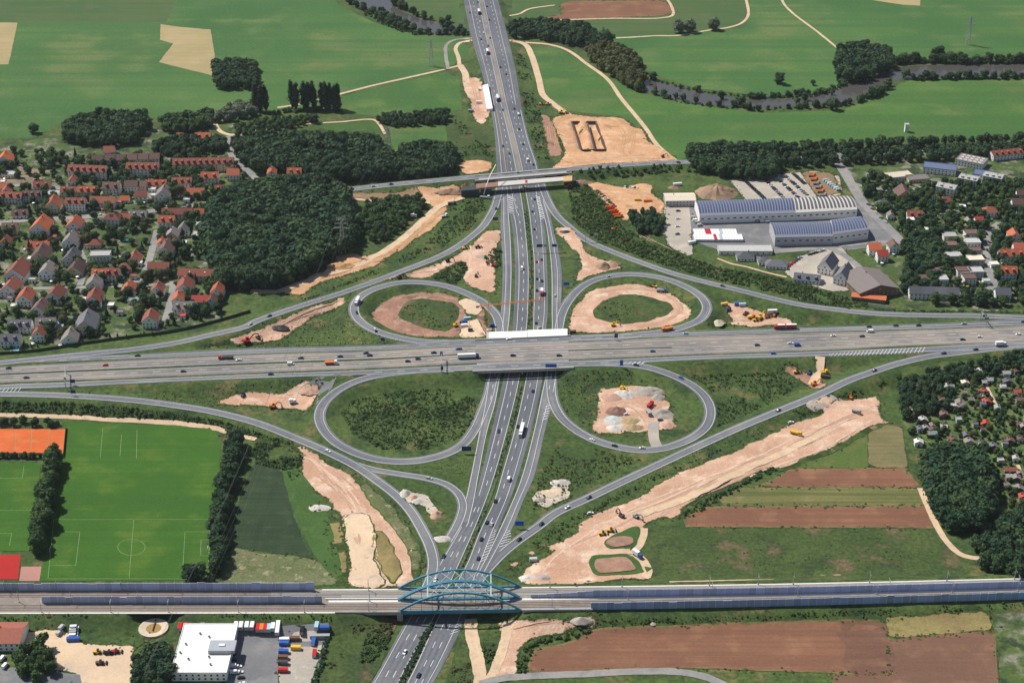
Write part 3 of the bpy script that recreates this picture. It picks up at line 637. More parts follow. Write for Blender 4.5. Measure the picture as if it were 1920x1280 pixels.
A('overgrown_mound','green basin floor inside the pale ring',[(1112,583),(1140,561),(1190,553),(1240,565),(1262,580),(1240,595),(1180,608),(1135,604),(1115,596)],'scrub',True,1.5,1.2)
A('construction_site','pink wedge of earth between collector lane and slip road',[(1040,427),(1070,427),(1092,448),(1096,468),(1125,485),(1160,495),(1164,505),(1130,511),(1100,521),(1077,533),(1087,495),(1072,467),(1052,447),(1042,440)],'dirt',True,1.2,0.7)
A('construction_site','sandy contractor yard behind the scrub slope',[(1077,329),(1100,332),(1135,345),(1172,350),(1195,344),(1222,347),(1226,365),(1248,382),(1246,392),(1240,402),(1197,403),(1180,415),(1185,430),(1210,442),(1235,455),(1258,466),(1282,476),(1268,473),(1230,460),(1195,441),(1167,421),(1160,405),(1135,382),(1115,358),(1084,339)],'dirt_o',True,1.4,0.8)
A('yard','pale gravel yard beside the factory',[(1245,388),(1297,385),(1304,420),(1297,440),(1300,478),(1282,477),(1250,458),(1247,440),(1236,440),(1248,412)],'gravel',True,.6)
A('parking_lot','pale gravel car park behind the factory',[(1366,338),(1440,328),(1530,320),(1575,330),(1580,365),(1520,377),(1400,380),(1388,362)],'gravel',False,.4)
A('parking_lot','brownish end of the gravel car park',[(1500,323),(1562,323),(1580,362),(1532,370)],'soil',False,.4)
A('yard','grey tarmac around the factory halls',[(1292,387),(1440,380),(1596,371),(1652,402),(1690,457),(1560,473),(1440,470),(1345,468),(1298,452)],'yard',False,.4)
A('yard','pale paved courts between the gabled offices',[(1500,480),(1545,462),(1580,462),(1600,492),(1630,515),(1612,545),(1560,547),(1500,530),(1470,512),(1480,492)],'gravel',False,.5)
A('construction_site','crowded contractor depot beside the far collector lane',[(1352,567),(1380,567),(1406,571),(1422,579),(1455,584),(1480,591),(1487,608),(1462,609),(1431,611),(1410,614),(1387,611),(1370,611),(1352,611),(1335,611),(1332,605),(1347,599),(1356,603),(1370,602),(1365,591),(1357,576)],'dirt',True,.8,.3)
# earthworks south of the crossing
A('construction_site','small reddish site with blue machines by the near collector lane',[(1460,687),(1472,680),(1497,680),(1522,700),(1527,680),(1524,669),(1550,669),(1545,685),(1538,712),(1550,720),(1545,727),(1527,730),(1505,717),(1485,705)],'dirt_r',True,.8,.5)
track('sandy_track','pale ramp from the near collector lane',[(1538,669),(1536,685),(1531,705),(1524,722)],8,S)
A('construction_site','broad pink haul road descending to the railway bridge',[(1507,757),(1525,747),(1560,738),(1580,745),(1620,745),(1650,742),(1652,780),(1665,792),(1640,797),(1615,810),(1565,840),(1515,860),(1477,877),(1440,880),(1380,905),(1335,922),(1285,952),(1275,967),(1235,975),(1210,987),(1205,1015),(1185,1035),(1205,1055),(1220,1075),(1220,1086),(1175,1086),(1085,1097),(1030,1097),(985,1096),(977,1070),(1010,1047),(1035,1032),(995,1042),(962,1066),(956,1056),(997,1030),(1042,1017),(1080,995),(1085,980),(1115,962),(1160,945),(1205,925),(1235,905),(1285,880),(1360,852),(1440,815),(1490,790),(1522,782),(1540,775),(1530,765)],'dirt',True,1.2,1.0)
track('sandy_track','pale strip along the pink haul road',[(1545,812),(1480,845),(1400,880),(1300,929),(1200,966)],6.5,S,.8)
A('gravel_apron','grey gravel apron above the pink haul road',[(1508,757),(1530,745),(1560,738),(1572,748),(1550,765),(1530,770)],'gravel',True,1.2)
A('grass_ring','grass bank around the brown settling pond',[(1107,1047),(1120,1041),(1172,1040),(1190,1048),(1204,1067),(1200,1075),(1135,1080),(1115,1077),(1106,1065)],'bright',True,.5,step=3.0,up=.15)
A('dry_pond','brown dry settling pond inside a grass ring',[(1115,1053),(1130,1048),(1168,1046),(1180,1051),(1192,1066),(1182,1071),(1135,1076),(1119,1070)],'pond',True,.4,step=3.0,up=.55)
A('grass_ring','grass bank around the upper brown pit',[(1132,1021),(1147,1007),(1180,992),(1200,990),(1197,1012),(1185,1027),(1147,1031)],'bright',True,.5,step=3.0,up=.15)
A('dry_pond','small brown pit beside two yellow loaders',[(1136,1021),(1150,1011),(1180,1008),(1187,1019),(1170,1027),(1150,1029)],'pond',True,.4,step=3.0,up=.55)
track('sandy_track','pale track round the settling pond',[(1120,1036),(1160,1035),(1188,1032),(1203,1012),(1207,990)],6,S)
track('sandy_track','pale track down to the small pipe works',[(1188,1036),(1205,1050),(1215,1072),(1210,1085)],6,S)
A('construction_site','long pale earth fan left of the slip road',[(480,819),(512,822),(542,830),(590,847),(620,870),(660,890),(692,910),(717,935),(745,960),(762,985),(783,1017),(790,1047),(788,1072),(775,1096),(730,1101),(655,1101),(655,1060),(650,1022),(640,985),(622,945),(600,930),(575,905),(562,885),(567,855),(550,842),(512,829),(480,827)],'dirt',True,1.2,1.0)
A('earth_mound','brown weedy mound on the pale earth fan',[(692,1005),(715,998),(735,1020),(750,1055),(752,1078),(738,1096),(722,1085),(712,1055),(695,1035)],'straw',True,1.5,3.0)
A('rubble_strip','weedy rubble strip beside the slip road',[(660,893),(690,905),(720,935),(745,962),(765,990),(786,1025),(789,1070),(775,1085),(765,1040),(745,1005),(720,975),(690,940)],'weeds',True,2.0,1.2)
A('pale_strip','pale driven lane down the earth fan',[(645,975),(690,968),(705,1010),(705,1050),(722,1098),(658,1099),(656,1050)],'sand',True,1.5)
A('dry_field','tan strip of dry weeds beside the earth fan',[(610,972),(638,977),(650,1030),(652,1096),(632,1080),(620,1030)],'straw',True,.8)
A('crop_field','dark crop field under the power lines',[(482,862),(530,885),(548,960),(582,1046),(440,1026),(440,962),(462,900)],'crop',False,.6)
A('weed_field','pale weedy plot beside the railway',[(432,1030),(480,1034),(590,1049),(635,1088),(640,1097),(425,1097)],'weeds',True,.8)
A('grass_strip','bright green strip between crop and earth fan',[(530,878),(560,880),(598,935),(615,965),(635,1040),(645,1090),(628,1085),(590,1040),(552,960)],'bright',True,.6)
A('construction_site','pink earth triangle with a parked roller',[(409,755),(425,743),(447,728),(480,725),(522,726),(550,716),(590,711),(602,716),(600,731),(586,758),(575,771),(542,768),(480,762),(430,760)],'dirt',True,.8,.6)
A('tarmac_stub','grey tarmac stub above the pink triangle',[(556,724),(600,706),(632,703),(617,735),(592,760),(598,735),(600,718),(575,716)],'yard',False,.5)
A('gravel_depot','square gravel depot inside the loop',[(1120,732),(1140,727),(1165,725),(1185,720),(1237,720),(1245,745),(1257,755),(1262,785),(1265,802),(1230,807),(1205,811),(1150,813),(1120,813),(1108,800),(1118,780)],'dirt',True,1.2,.6)
track('grey_track','gravel exit from the square depot',[(1226,790),(1225,805),(1226,822),(1232,838)],8,AM['gravelpath'])
A('rubble_patch','pale rubble patch beside the eastern collector lane',[(1035,900),(1067,900),(1070,917),(1065,935),(1042,942),(1022,952),(1007,947),(995,937),(1005,922),(1032,915)],'rubble',True,1.5,1.2)
A('rubble_patch','pale rubble patch between the joining slip roads',[(750,918),(775,922),(800,930),(825,962),(812,970),(790,948),(765,942)],'rubble',True,1.5,1.0)
A('construction_site','pink earthworks under the railway wall',[(928,1172),(960,1160),(1000,1157),(1060,1157),(1085,1160),(1102,1150),(1117,1153),(1118,1172),(1080,1181),(1050,1189),(1010,1196),(985,1206),(974,1230),(970,1264),(925,1270),(935,1235),(944,1200),(935,1185)],'dirt',True,1.0,.7)
track('sandy_track','pale track south of the railway bridge',[(882,1160),(884,1185),(890,1215),(898,1250),(903,1300)],8,S,.8)
track('sandy_track','pale track branch beside the small green triangle',[(955,1166),(948,1195),(938,1230),(925,1262),(910,1290)],6,S,.8)
# fields
A('ploughed_field','narrow red-brown field at the forest corner',[(1455,895),(1482,878),(1700,877),(1727,915),(1415,913)],'plough',False,.5)
A('fallow_strip','tan green striped strip between red-brown fields',[(1383,913),(1727,914),(1740,949),(1325,949)],'fallow',False,.4)
A('ploughed_field','red-brown field below the striped strip',[(1325,949),(1740,948),(1752,990),(1285,988),(1280,972)],'plough',False,.5)
A('grass_field','green wedge above the narrow red-brown field',[(1500,862),(1565,842),(1626,812),(1628,877),(1482,878)],'verge',False,.5)
A('fallow_strip','upright tan rows beside the allotments',[(1626,808),(1665,796),(1692,800),(1703,877),(1627,877)],'fallowv',False,.5)
A('rough_field','rough green field above the railway',[(1207,1010),(1245,998),(1280,990),(1755,991),(1790,1030),(1822,1082),(1440,1092),(1222,1094),(1206,1050)],'scrub',False,.8)
track('stony_strip','pale stony strip along the far railway edge',[(1255,1092),(1330,1090),(1440,1086),(1577,1079)],3.2,S,1.0)
A('ploughed_field','big red-brown field south of the railway',[(985,1264),(1000,1216),(1060,1206),(1110,1180),(1135,1173),(1400,1163),(1562,1158),(1650,1160),(1668,1197),(1672,1262),(1560,1262),(1300,1252),(1100,1257)],'plough',False,.5)
A('ploughed_field','darker brown field beside the garden plots',[(1668,1197),(1866,1181),(1874,1310),(1560,1310),(1562,1262),(1672,1262)],'ploughv',False,.5)
A('fallow_strip','tan stubble strip under the railway bank',[(1650,1154),(1857,1141),(1864,1181),(1669,1197)],'straw',False,.5)
A('ploughed_field','darker freshly worked end of the big red-brown field',[(1568,1170),(1655,1166),(1668,1200),(1672,1260),(1590,1260),(1585,1210)],'ploughdk',True,1.0)
A('bare_bank','dark brown bank along the lower side of the haul road',[(1440,884),(1480,874),(1516,858),(1566,838),(1616,808),(1640,796),(1648,801),(1620,816),(1570,845),(1520,865),(1480,881)],'soil',True,.8,.4,up=.2)
track('lane','narrow grey lane along the bottom fields',[(900,1282),(940,1272),(1000,1267),(1100,1263),(1180,1259),(1265,1259),(1320,1268),(1370,1290)],5,M_LANE)
track('sandy_track','pale track beside the dark grove',[(1725,915),(1740,950),(1756,985),(1775,1015),(1803,1040),(1870,1050)],4.5,S)
# sports grounds
A('football_field','large football lawn with white lines',[(122,790),(200,793),(400,798),(414,830),(410,905),(402,1000),(398,1088),(74,1089),(90,985),(108,900)],'lawn',False,.3)
A('football_field','smaller football lawn beside the tree row',[(-60,868),(76,868),(70,960),(64,1033),(-60,1033)],'lawn',False,.3)
A('tennis_court','orange clay tennis courts',[(-60,804),(124,804),(119,849),(-60,849)],'clay',False,0)
A('sports_court','bright red sports court',[(-60,1040),(39,1040),(34,1086),(-60,1086)],'redcourt',False,0)
A('paved_square','pink paved square beside the red court',[(40,1062),(78,1062),(74,1089),(36,1089)],'pinkcourt',False,0)
track('sandy_track','pale path along the football field',[(-60,778),(0,779),(60,780),(127,782),(200,787),(320,793),(400,803),(440,815),(480,824)],4.5,S)
# yards at the near edge
A('sandy_yard','pale sandy yard with parked vans',[(52,1181),(112,1180),(155,1200),(165,1206),(245,1208),(275,1192),(285,1198),(262,1212),(250,1230),(245,1300),(150,1300),(138,1262),(60,1250),(30,1220),(40,1195)],'sand',True,.8,.3)
A('yard','grey tarmac yard at the near corner',[(-70,1250),(60,1252),(150,1265),(158,1310),(-70,1310)],'yard',False,.4)
A('yard','grey container yard beside the white hall',[(424,1176),(545,1168),(616,1164),(618,1190),(603,1245),(582,1310),(424,1310)],'yard',False,.3)
A('yard','pale concrete part of the container yard',[(540,1178),(612,1172),(598,1240),(578,1300),(520,1300),(522,1240)],'gravel',False,.3)
A('rough_plot','olive bush plot between yard and motorway',[(622,1162),(745,1160),(738,1180),(690,1285),(600,1300),(612,1230)],'scrub',True,1.0)
A('rough_verge','weedy verge right of the motorway',[(868,1180),(885,1165),(890,1200),(885,1290),(835,1300),(850,1230)],'scrub',True,.8)
# settled land
A('village_ground','gardens and lanes of the village by the forest',[(-70,268),(60,262),(260,240),(440,232),(480,262),(470,330),(395,370),(385,440),(400,520),(420,560),(415,600),(300,622),(140,643),(40,652),(-70,662)],'garden',False,1.0)
A('village_ground','gardens around the eastern houses',[(1580,300),(1700,285),(2000,270),(2000,585),(1740,585),(1690,570),(1692,540),(1640,500),(1690,455),(1655,405),(1600,350)],'garden',False,1.0)
A('village_ground','allotment gardens at the right',[(1690,690),(1800,672),(2000,668),(2000,1100),(1880,1040),(1860,960),(1850,850),(1730,830),(1690,800)],'allot',False,1.0)
A('garden_plot','fenced vegetable plot beside the brown field',[(1862,1150),(2000,1140),(2000,1310),(1880,1310),(1868,1200)],'garden',False,.5)
A('cemetery','small cemetery with rows of graves',[(-60,300),(30,302),(70,318),(82,342),(40,348),(-60,345)],'cemetery',False,.3)
L_ = M_LANE
track('village_lane','main village street between the red roofs',[(-60,430),(40,414),(110,410),(200,404),(275,397),(340,389),(390,381)],7,L_)
track('village_lane','village lane running down past the forest houses',[(295,432),(287,462),(276,500),(266,522),(250,530)],5.5,L_)
track('village_lane','cross lane in the lower village',[(-60,545),(60,541),(130,540),(200,537),(330,533)],4.5,L_)
track('village_lane','lane to the lower red roofed farm',[(325,528),(322,552),(316,580),(308,605)],5,L_)
track('village_lane','pale lane by the old trees',[(402,226),(409,243),(430,253),(475,246),(520,240)],5,S)
track('village_lane','lane behind the apartment rows',[(430,255),(432,285),(445,305),(470,325),(492,350)],6,L_)
track('village_lane','upper village street',[(-60,352),(60,348),(150,358),(250,365),(330,362),(385,352)],5.5,L_)
track('village_lane','lane between the middle gardens',[(150,470),(160,500),(150,535)],4.5,L_)
track('village_lane','wide lane along the factory',[(1562,288),(1578,315),(1596,345),(1618,380),(1650,413),(1694,457)],8.5,L_)
track('village_lane','lane in front of the factory halls',[(1345,468),(1440,472),(1540,464),(1620,456),(1694,453)],7,L_)
track('village_lane','lane to the grey barn',[(1558,466),(1585,480),(1610,500),(1628,512)],5.5,L_)
track('village_lane','lane between the flat roofed terraces',[(1875,418),(1852,438),(1850,465),(1853,500),(1862,535),(1840,555)],6,L_)
track('village_lane','access lane in the eastern quarter',[(1600,345),(1630,352),(1700,358),(1760,340)],5,L_)
track('garden_path','thin pale path through the allotments',[(1846,715),(1860,745),(1874,772)],2.6,S)
track('garden_path','pale allotment path at the right edge',[(1908,872),(1916,890),(1930,915)],2.6,S)
track('garden_path','sandy foot path behind the scrub slope',[(1345,485),(1372,495),(1400,501),(1440,512),(1475,520)],2.6,S)
track('sandy_track','sandy ring path of the training lawn',[(574,233),(640,229),(703,226),(713,236),(722,252)],3.4,S)
# lines on the football lawns
def line(px, par_name, label):
    vs = []; fs = []
    for (a, b) in px:
        A_, B_ = G(*a), G(*b); d = (B_-A_).to_2d().normalized(); nrm = Vector((-d.y, d.x, 0))*0.16; n = len(vs)
        for q in (A_-nrm, A_+nrm, B_+nrm, B_-nrm): vs.append((q.x, q.y, hz(q.x, q.y)+0.06+0.002*_lvl[0]))
        fs.append((n, n+1, n+2, n+3))
    me = bpy.data.meshes.new(par_name); me.from_pydata(vs, [], fs); me.materials.append(mat('faded_chalk', (0.20,0.30,0.12), 0.9, 0.35))
    tag(ob(par_name, me), label, 'pitch lines', kind='structure')
cc = [(246.5+25.6*math.cos(t*math.pi/12), 1026+15.2*math.sin(t*math.pi/12)) for t in range(25)]
line([((101,974),(394,974)),((394,974),(390,1085)),((390,1085),(90,1085)),((90,1085),(101,974)),((251,974),(242,1085)),((150,997),(142,1060)),((104,997),(150,997)),((92,1060),(142,1060)),
      ((347,997),(343,1063)),((347,997),(393,997)),((343,1063),(391,1063)),((377,1012),(376,1042)),((377,1012),(392,1012)),((376,1042),(391,1042))]+list(zip(cc[:-1], cc[1:])), 'pitch_lines', 'white lines of the large football pitch')
line([((193,803),(188,858)),((228,815),(225,855)),((257,806),(256,860)),((45,874),(42,897)),((-60,897),(42,897)),((-60,957),(60,957)),((22,1000),(18,1023)),((-60,1000),(22,1000))], 'pitch_lines', 'faded lines of the smaller practice pitches')
line([((30,806),(28,847)),((60,806),(58,847)),((92,806),(89,847)),((-60,826),(120,826))], 'court_lines', 'pale lines of the orange tennis courts')

# wheel ruts pressed into the bare earth
def ruts(label, pts, n, spread, tone, w0=.5, w1=1.9, seed=1):
    n = max(3, int(n*.3)); rng = random.Random(seed); m = ground_mat('ruts_%s' % tone[0], tone[1], tuple(x*.85 for x in tone[1]), tuple(x*1.12 for x in tone[1]), 0.05, 0.2, 0.8, 0.2)
    VS, FS = [], []
    D = crom(pts, 4); C0 = np.array([G(u, v) for u, v in D[:,:2]]); T = np.gradient(C0, axis=0); T[:,2] = 0; T /= np.maximum(1e-6, np.linalg.norm(T, axis=1))[:,None]; N = np.stack([-T[:,1], T[:,0], 0*T[:,0]], 1)
    for k in range(n):
        o = rng.gauss(0, spread*.55); a0 = int(rng.uniform(0, .45)*len(C0)); a1 = int(rng.uniform(.55, 1.0)*len(C0)); ph = rng.uniform(0, 6); w = rng.uniform(w0, w1)
        if a1-a0 < 3: continue
        C = C0[a0:a1]+N[a0:a1]*(o+2.6*np.sin(np.arange(a1-a0)*rng.uniform(.05,.14)+ph))[:,None]
        for s in (-1, 1) if w < 1.2 else (0,):
            Q = C+N[a0:a1]*(s*1.1); Z, on = gza(Q[:,0], Q[:,1]); taper = np.minimum(1, np.minimum(np.arange(len(Q)), np.arange(len(Q))[::-1])/4.0)
            i0 = len(VS)
            for q, nn, z, o_, t_ in zip(Q, N[a0:a1], Z, on, taper):
                ww = w*(.28 if w < 1.2 else .5)*t_*(1+.4*noise.noise((q[0]*.2, q[1]*.2, k)))+.02
                for g_ in (1, -1): VS.append((q[0]+g_*nn[0]*ww, q[1]+g_*nn[1]*ww, z+.10+.003*k+(.12 if o_ else 0)))
            FS += [(i0+2*i, i0+2*i+1, i0+2*i+3, i0+2*i+2) for i in range(len(Q)-1) if on[i] and on[i+1]]
    if not FS: return
    me = bpy.data.meshes.new('wheel_ruts'); me.from_pydata(VS, [], FS); me.materials.append(m)
    if sum(p.normal.z for p in me.polygons) < 0: me.flip_normals()
    tag(ob('wheel_ruts', me), label, 'ruts', kind='structure')
DK_ = ('dark', (0.47,0.295,0.205)); LT_ = ('light', (0.63,0.45,0.33)); OR_ = ('ochre', (0.50,0.295,0.15)); RD_ = ('red', (0.28,0.165,0.12))
for (lb, pts, n, sp, tone, sd_) in [
 ('dark wheel ruts on the pink haul road',[(1640,765),(1560,800),(1460,850),(1380,880),(1280,925),(1200,965),(1120,1000),(1050,1050),(1030,1090)],20,11,DK_,1),
 ('pale wheel ruts on the pink haul road',[(1640,765),(1560,800),(1460,850),(1380,880),(1280,925),(1200,965),(1120,1000),(1050,1050),(1030,1090)],16,11,LT_,2),
 ('dark wheel ruts on the earth fan',[(500,824),(560,850),(610,895),(660,940),(690,990),(700,1040),(690,1095)],14,10,DK_,3),
 ('pale wheel ruts on the earth fan',[(500,824),(560,850),(610,895),(660,940),(690,990),(700,1040),(690,1095)],12,9,LT_,4),
 ('ochre wheel ruts in the orange cutting',[(540,546),(600,525),(660,495),(720,480),(760,450),(800,415),(835,390),(858,360)],12,7,OR_,5),
 ('dark wheel ruts on the pink earthworks',[(410,645),(480,632),(560,600),(650,562),(740,522),(820,505),(890,465),(925,440)],12,6,DK_,6),
 ('pale wheel ruts on the pink earthworks',[(900,440),(905,480),(900,520),(915,542)],10,9,LT_,7),
 ('ochre wheel ruts around the double pit',[(1040,300),(1052,262),(1050,235),(1080,222),(1140,226),(1165,250),(1160,290),(1230,296)],18,9,OR_,8),
 ('pale wheel ruts around the double pit',[(1060,306),(1120,300),(1200,292),(1250,296)],8,7,LT_,9),
 ('dark wheel ruts around the pale ring',[(1080,615),(1085,580),(1110,552),(1180,540),(1240,550),(1280,580),(1260,600),(1200,615),(1100,620)],12,4,DK_,10),
 ('red wheel ruts in the reddish basin',[(705,592),(725,570),(770,556),(830,555),(880,570),(900,600)],12,5,RD_,11),
 ('dark wheel ruts in the gravel depot',[(1225,806),(1215,785),(1190,760),(1150,762),(1135,790)],12,8,DK_,12),
 ('ochre wheel ruts on the contractor yard',[(1100,338),(1140,355),(1190,365),(1230,385),(1200,410),(1175,418)],12,8,OR_,13),
 ('pale wheel ruts on the contractor yard',[(1165,415),(1195,438),(1230,455),(1270,472)],6,2,LT_,14),
 ('dark wheel ruts under the retaining wall',[(940,1180),(985,1165),(1050,1165),(1100,1160)],8,5,DK_,15),
 ('dark wheel ruts on the pink triangle',[(430,752),(490,740),(550,740),(590,725)],8,6,DK_,16),
 ('dark wheel ruts on the sandy yard',[(60,1195),(110,1210),(150,1235),(200,1240),(240,1230)],10,8,('umber', (0.53,0.395,0.275)),17),
 ('dark wheel ruts at the motorway tarpaulin',[(866,150),(885,165),(893,195),(900,225)],7,5,DK_,18),
 ('dark wheel ruts in the crowded depot',[(1345,606),(1390,600),(1440,598),(1478,600)],7,4,DK_,19),
 ('dark wheel ruts on the pink wedge',[(1055,435),(1085,455),(1095,485),(1120,505)],8,4,DK_,20)]: ruts(lb, pts, n, sp, tone, seed=sd_)
# ------------------------------------------------------------------ common materials of built things
M_CONC = mat('concrete', (0.42,0.40,0.37), 0.9, 0.12)
M_CONC_W = mat('bright_concrete', (0.72,0.70,0.66), 0.85, 0.08)
M_STEEL = mat('galvanised_steel', (0.42,0.43,0.44), 0.5, 0.1, 0.4)
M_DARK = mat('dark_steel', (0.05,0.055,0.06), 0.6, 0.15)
M_TEAL = mat('blue_bridge_paint', (0.06,0.22,0.30), 0.45, 0.10)
M_PANEL = mat('blue_grey_panel', (0.40,0.45,0.62), 0.35, 0.08, objvar=0.16)
M_PANEL2 = mat('deep_blue_panel', (0.27,0.40,0.62), 0.35, 0.08, objvar=0.18)
M_GLASS = mat('window_glass', (0.03,0.04,0.06), 0.12, 0.1, spec=0.6)
M_WHITEW = mat('white_sheet', (0.82,0.80,0.77), 0.7, 0.05)
M_SIGNBLUE = mat('sign_blue', (0.01,0.12,0.62), 0.4, 0.05)
M_SIGNDARK = mat('sign_back_blue', (0.03,0.05,0.16), 0.5, 0.08)
M_WOOD = mat('raw_timber', (0.55,0.36,0.18), 0.85, 0.15)
M_BALLAST = ground_mat('ballast', (0.27,0.23,0.20), (0.23,0.20,0.18), (0.31,0.27,0.23), 0.02, 0.2, 0.9, 0.15)
M_RAIL = mat('rail_steel', (0.20,0.15,0.12), 0.6, 0.1, 0.3)
M_ORANGE = mat('machine_orange', (0.75,0.22,0.02), 0.5, 0.1)
M_YELLOWP = mat('machine_yellow', (0.80,0.46,0.02), 0.5, 0.1)
M_RED = mat('red_paint', (0.60,0.03,0.025), 0.45, 0.08)

# ------------------------------------------------------------------ motorway crossing
def px_slab(quad, z, th):
    """slab whose upper face is the quad of photo pixels at height z"""
    t = [W(u, v, z) for u, v in quad]; b = [p-Vector((0,0,th)) for p in t]
    return b, t
def slab_obj(name, quad, z, th, m, parent=None):
    mb = MB(); b, t = px_slab(quad, z, th); mb.hexa(b, t); return ob(name, mb.mesh(name, m), parent)
t = empty('motorway_bridge', W(980, 664, 0)); tag(t, 'wide concrete bridge carrying the east-west motorway over the lower one', 'bridge')
def child(par, name, me):
    o = ob(name, me); o.parent = par; o.matrix_parent_inverse = Matrix.Translation(-par.location); return o
def cslab(par, name, quad, z, th, m):
    mb = MB(); b, tt = px_slab(quad, z, th); mb.hexa(b, tt); return child(par, name, mb.mesh(name, m))
cslab(t, 'deck', [(893,636),(1066,628.5),(1066,687.5),(893,694)], 6.94, 1.5, M_CONC)
cslab(t, 'parapet', [(886,694.2),(1076,687.0),(1076,688.4),(886,695.6)], 7.9, 2.5, M_CONC)
cslab(t, 'parapet', [(890,635.8),(1070,627.8),(1070,628.6),(890,636.6)], 7.9, 2.5, M_CONC)
cslab(t, 'pier', [(975.5,640),(978.5,640),(980.5,690),(977.5,690)], 5.4, 5.5, M_CONC)
cslab(t, 'abutment', [(880,636),(903,635.5),(907,693),(884,694)], 5.4, 5.7, M_CONC)
cslab(t, 'abutment', [(1052,629.5),(1072,628.5),(1076,686.5),(1056,687.5)], 5.4, 5.7, M_CONC)
# new deck being built against the far side
t = empty('bridge_deck', W(990, 626, 0)); tag(t, 'bright white bridge deck under construction beside the motorway bridge', 'bridge')
cslab(t, 'deck_half', [(917,622),(988,620),(988,632),(917,633.6)], 7.6, 1.3, M_WHITEW)
cslab(t, 'deck_half', [(989,618.5),(1064,616),(1064,629),(989,631.4)], 7.8, 1.3, M_WHITEW)
cslab(t, 'support_wall', [(912,622),(918,622),(918,634),(912,634)], 6.6, 6.6, M_CONC)
cslab(t, 'support_wall', [(1062,616.5),(1069,616.5),(1069,629),(1062,629)], 6.6, 6.6, M_DARK)
cslab(t, 'support_wall', [(985,620),(989,620),(989,632),(985,632)], 6.2, 6.2, M_CONC)
# ------------------------------------------------------------------ far overpass and its replacement
t = empty('road_overpass', W(985, 330, 0)); tag(t, 'old concrete overpass carrying the country road across the motorway', 'bridge')
cslab(t, 'deck', [(898,329.5),(1062,315.5),(1062,323.5),(898,337.5)], 6.94, 1.3, M_CONC)
cslab(t, 'parapet', [(890,337.6),(1072,322.3),(1072,323.3),(890,338.6)], 7.9, 1.8, M_CONC)
cslab(t, 'parapet', [(890,328.6),(1072,313.4),(1072,314.2),(890,329.4)], 7.9, 1.2, M_CONC)
for q in ([(972,325),(975,325),(976,331),(973,331)], [(930,330),(932.5,330),(933,336),(930.5,336)], [(1020,320),(1022.5,320),(1023,326),(1020.5,326)]): cslab(t, 'pier', q, 5.6, 5.8, M_CONC)
t = empty('new_overpass', W(985, 350, 0)); tag(t, 'half built grey overpass with dark abutments and timber formwork', 'bridge')
cslab(t, 'deck', [(934,340.5),(1056,331.2),(1056,338.6),(934,348.6)], 7.8, 1.4, mat('fresh_concrete', (0.52,0.50,0.45), 0.9, 0.08))
cslab(t, 'formwork', [(893,344.5),(934,340.8),(934,349.5),(893,353)], 7.5, 1.2, mat('brown_formwork', (0.26,0.15,0.11), 0.9, 0.25))
cslab(t, 'timber_deck', [(1056,330.6),(1073,329.4),(1073,338.6),(1056,340)], 8.3, 1.4, M_WOOD)
cslab(t, 'abutment', [(864,350),(897,348),(899,355),(865,357.5)], 7.2, 7.4, M_DARK)
cslab(t, 'abutment', [(901,348),(921,346.6),(922,354),(903,355)], 6.4, 6.6, M_DARK)
cslab(t, 'abutment', [(1057,333),(1078,331.5),(1080,338.4),(1058,340)], 6.8, 7.0, M_DARK)
cslab(t, 'pier', [(979,339),(982,339),(983,345),(980,345)], 6.4, 6.6, M_CONC)
cslab(t, 'red_banner', [(984.5,337.6),(988.5,337.3),(988.5,341.5),(984.5,341.8)], 8.4, 0.5, M_RED)
for k, (u, v) in enumerate(((885,352),(1064,336))):
    mb = MB(); p = W(u, v+4, 0)
    for s in range(4):
        mb.bar(p+Vector((-2,0,1.6*s+.4)), p+Vector((2,0,1.6*s+2)), .25); mb.bar(p+Vector((2,.8,1.6*s+.4)), p+Vector((-2,.8,1.6*s+2)), .25)
    child(t, 'stair_tower', mb.mesh('stair_tower', M_STEEL))

# ------------------------------------------------------------------ railway
us = np.arange(-80, 2001, 12)
def rail_strip(name, label, o0, o1, m, u0=-80, u1=2000, dz=0.02, shrink=True, kind='structure', cat='railway'):
    k = lambda u, o: o if not shrink else o*(1-0.00012*max(0, u-1000))
    L = [rail_row(u, k(u, o0))+Vector((0,0,dz)) for u in us if u0 <= u <= u1]; R = [rail_row(u, k(u, o1))+Vector((0,0,dz)) for u in us if u0 <= u <= u1]
    return tag(ob(name, strip_mesh(name, L, R, m, 0.3)), label, cat, kind=kind)
bed = rail_strip('railway_bed', 'brown ballast bed carrying the railway tracks', -2.5, 41, M_BALLAST, dz=0.0)
rail_strip('track_slab', 'grey slab of the far railway line', 2, 13, mat('track_slab', (0.29,0.28,0.26), 0.9, 0.1), 500, 2000, 0.05)
rail_strip('service_path', 'pale walkway along the near railway edge', 40.2, 42.4, M_CONC_W, -80, 640, 0.06)
rail_strip('service_path', 'pale walkway along the far railway edge', -2.6, -0.6, M_CONC_W, 600, 2000, 0.07)
rail_strip('service_path', 'pale strip between the two railway lines', 18.5, 22, M_CONC_W, 610, 2000, 0.06)
def rails(label, offs, u0=-80, u1=2000):
    t = empty('railway_track', rail_row(max(0, u0), offs[0])); tag(t, label, 'track')
    for o in offs:
        for s in (-.55, .55):
            L, R = [], []
            for u in us:
                if not u0 <= u <= u1: continue
                a = rail_row(u, o*(1-0.00012*max(0, u-1000))); a.y += s*1.5
                L.append(a+Vector((0,.11,.22))); R.append(a+Vector((0,-.11,.22)))
            child(t, 'rail', strip_mesh('rail', L, R, M_RAIL, .2))
rails('pair of brown rails on the far railway line', [6]); rails('second pair of brown rails on the far line', [10.5], -80, 640)
rails('pair of brown rails on the near railway line', [28]); rails('second pair of brown rails on the near line', [34])
rails('extra siding rails at the village end', [31], -80, 220)
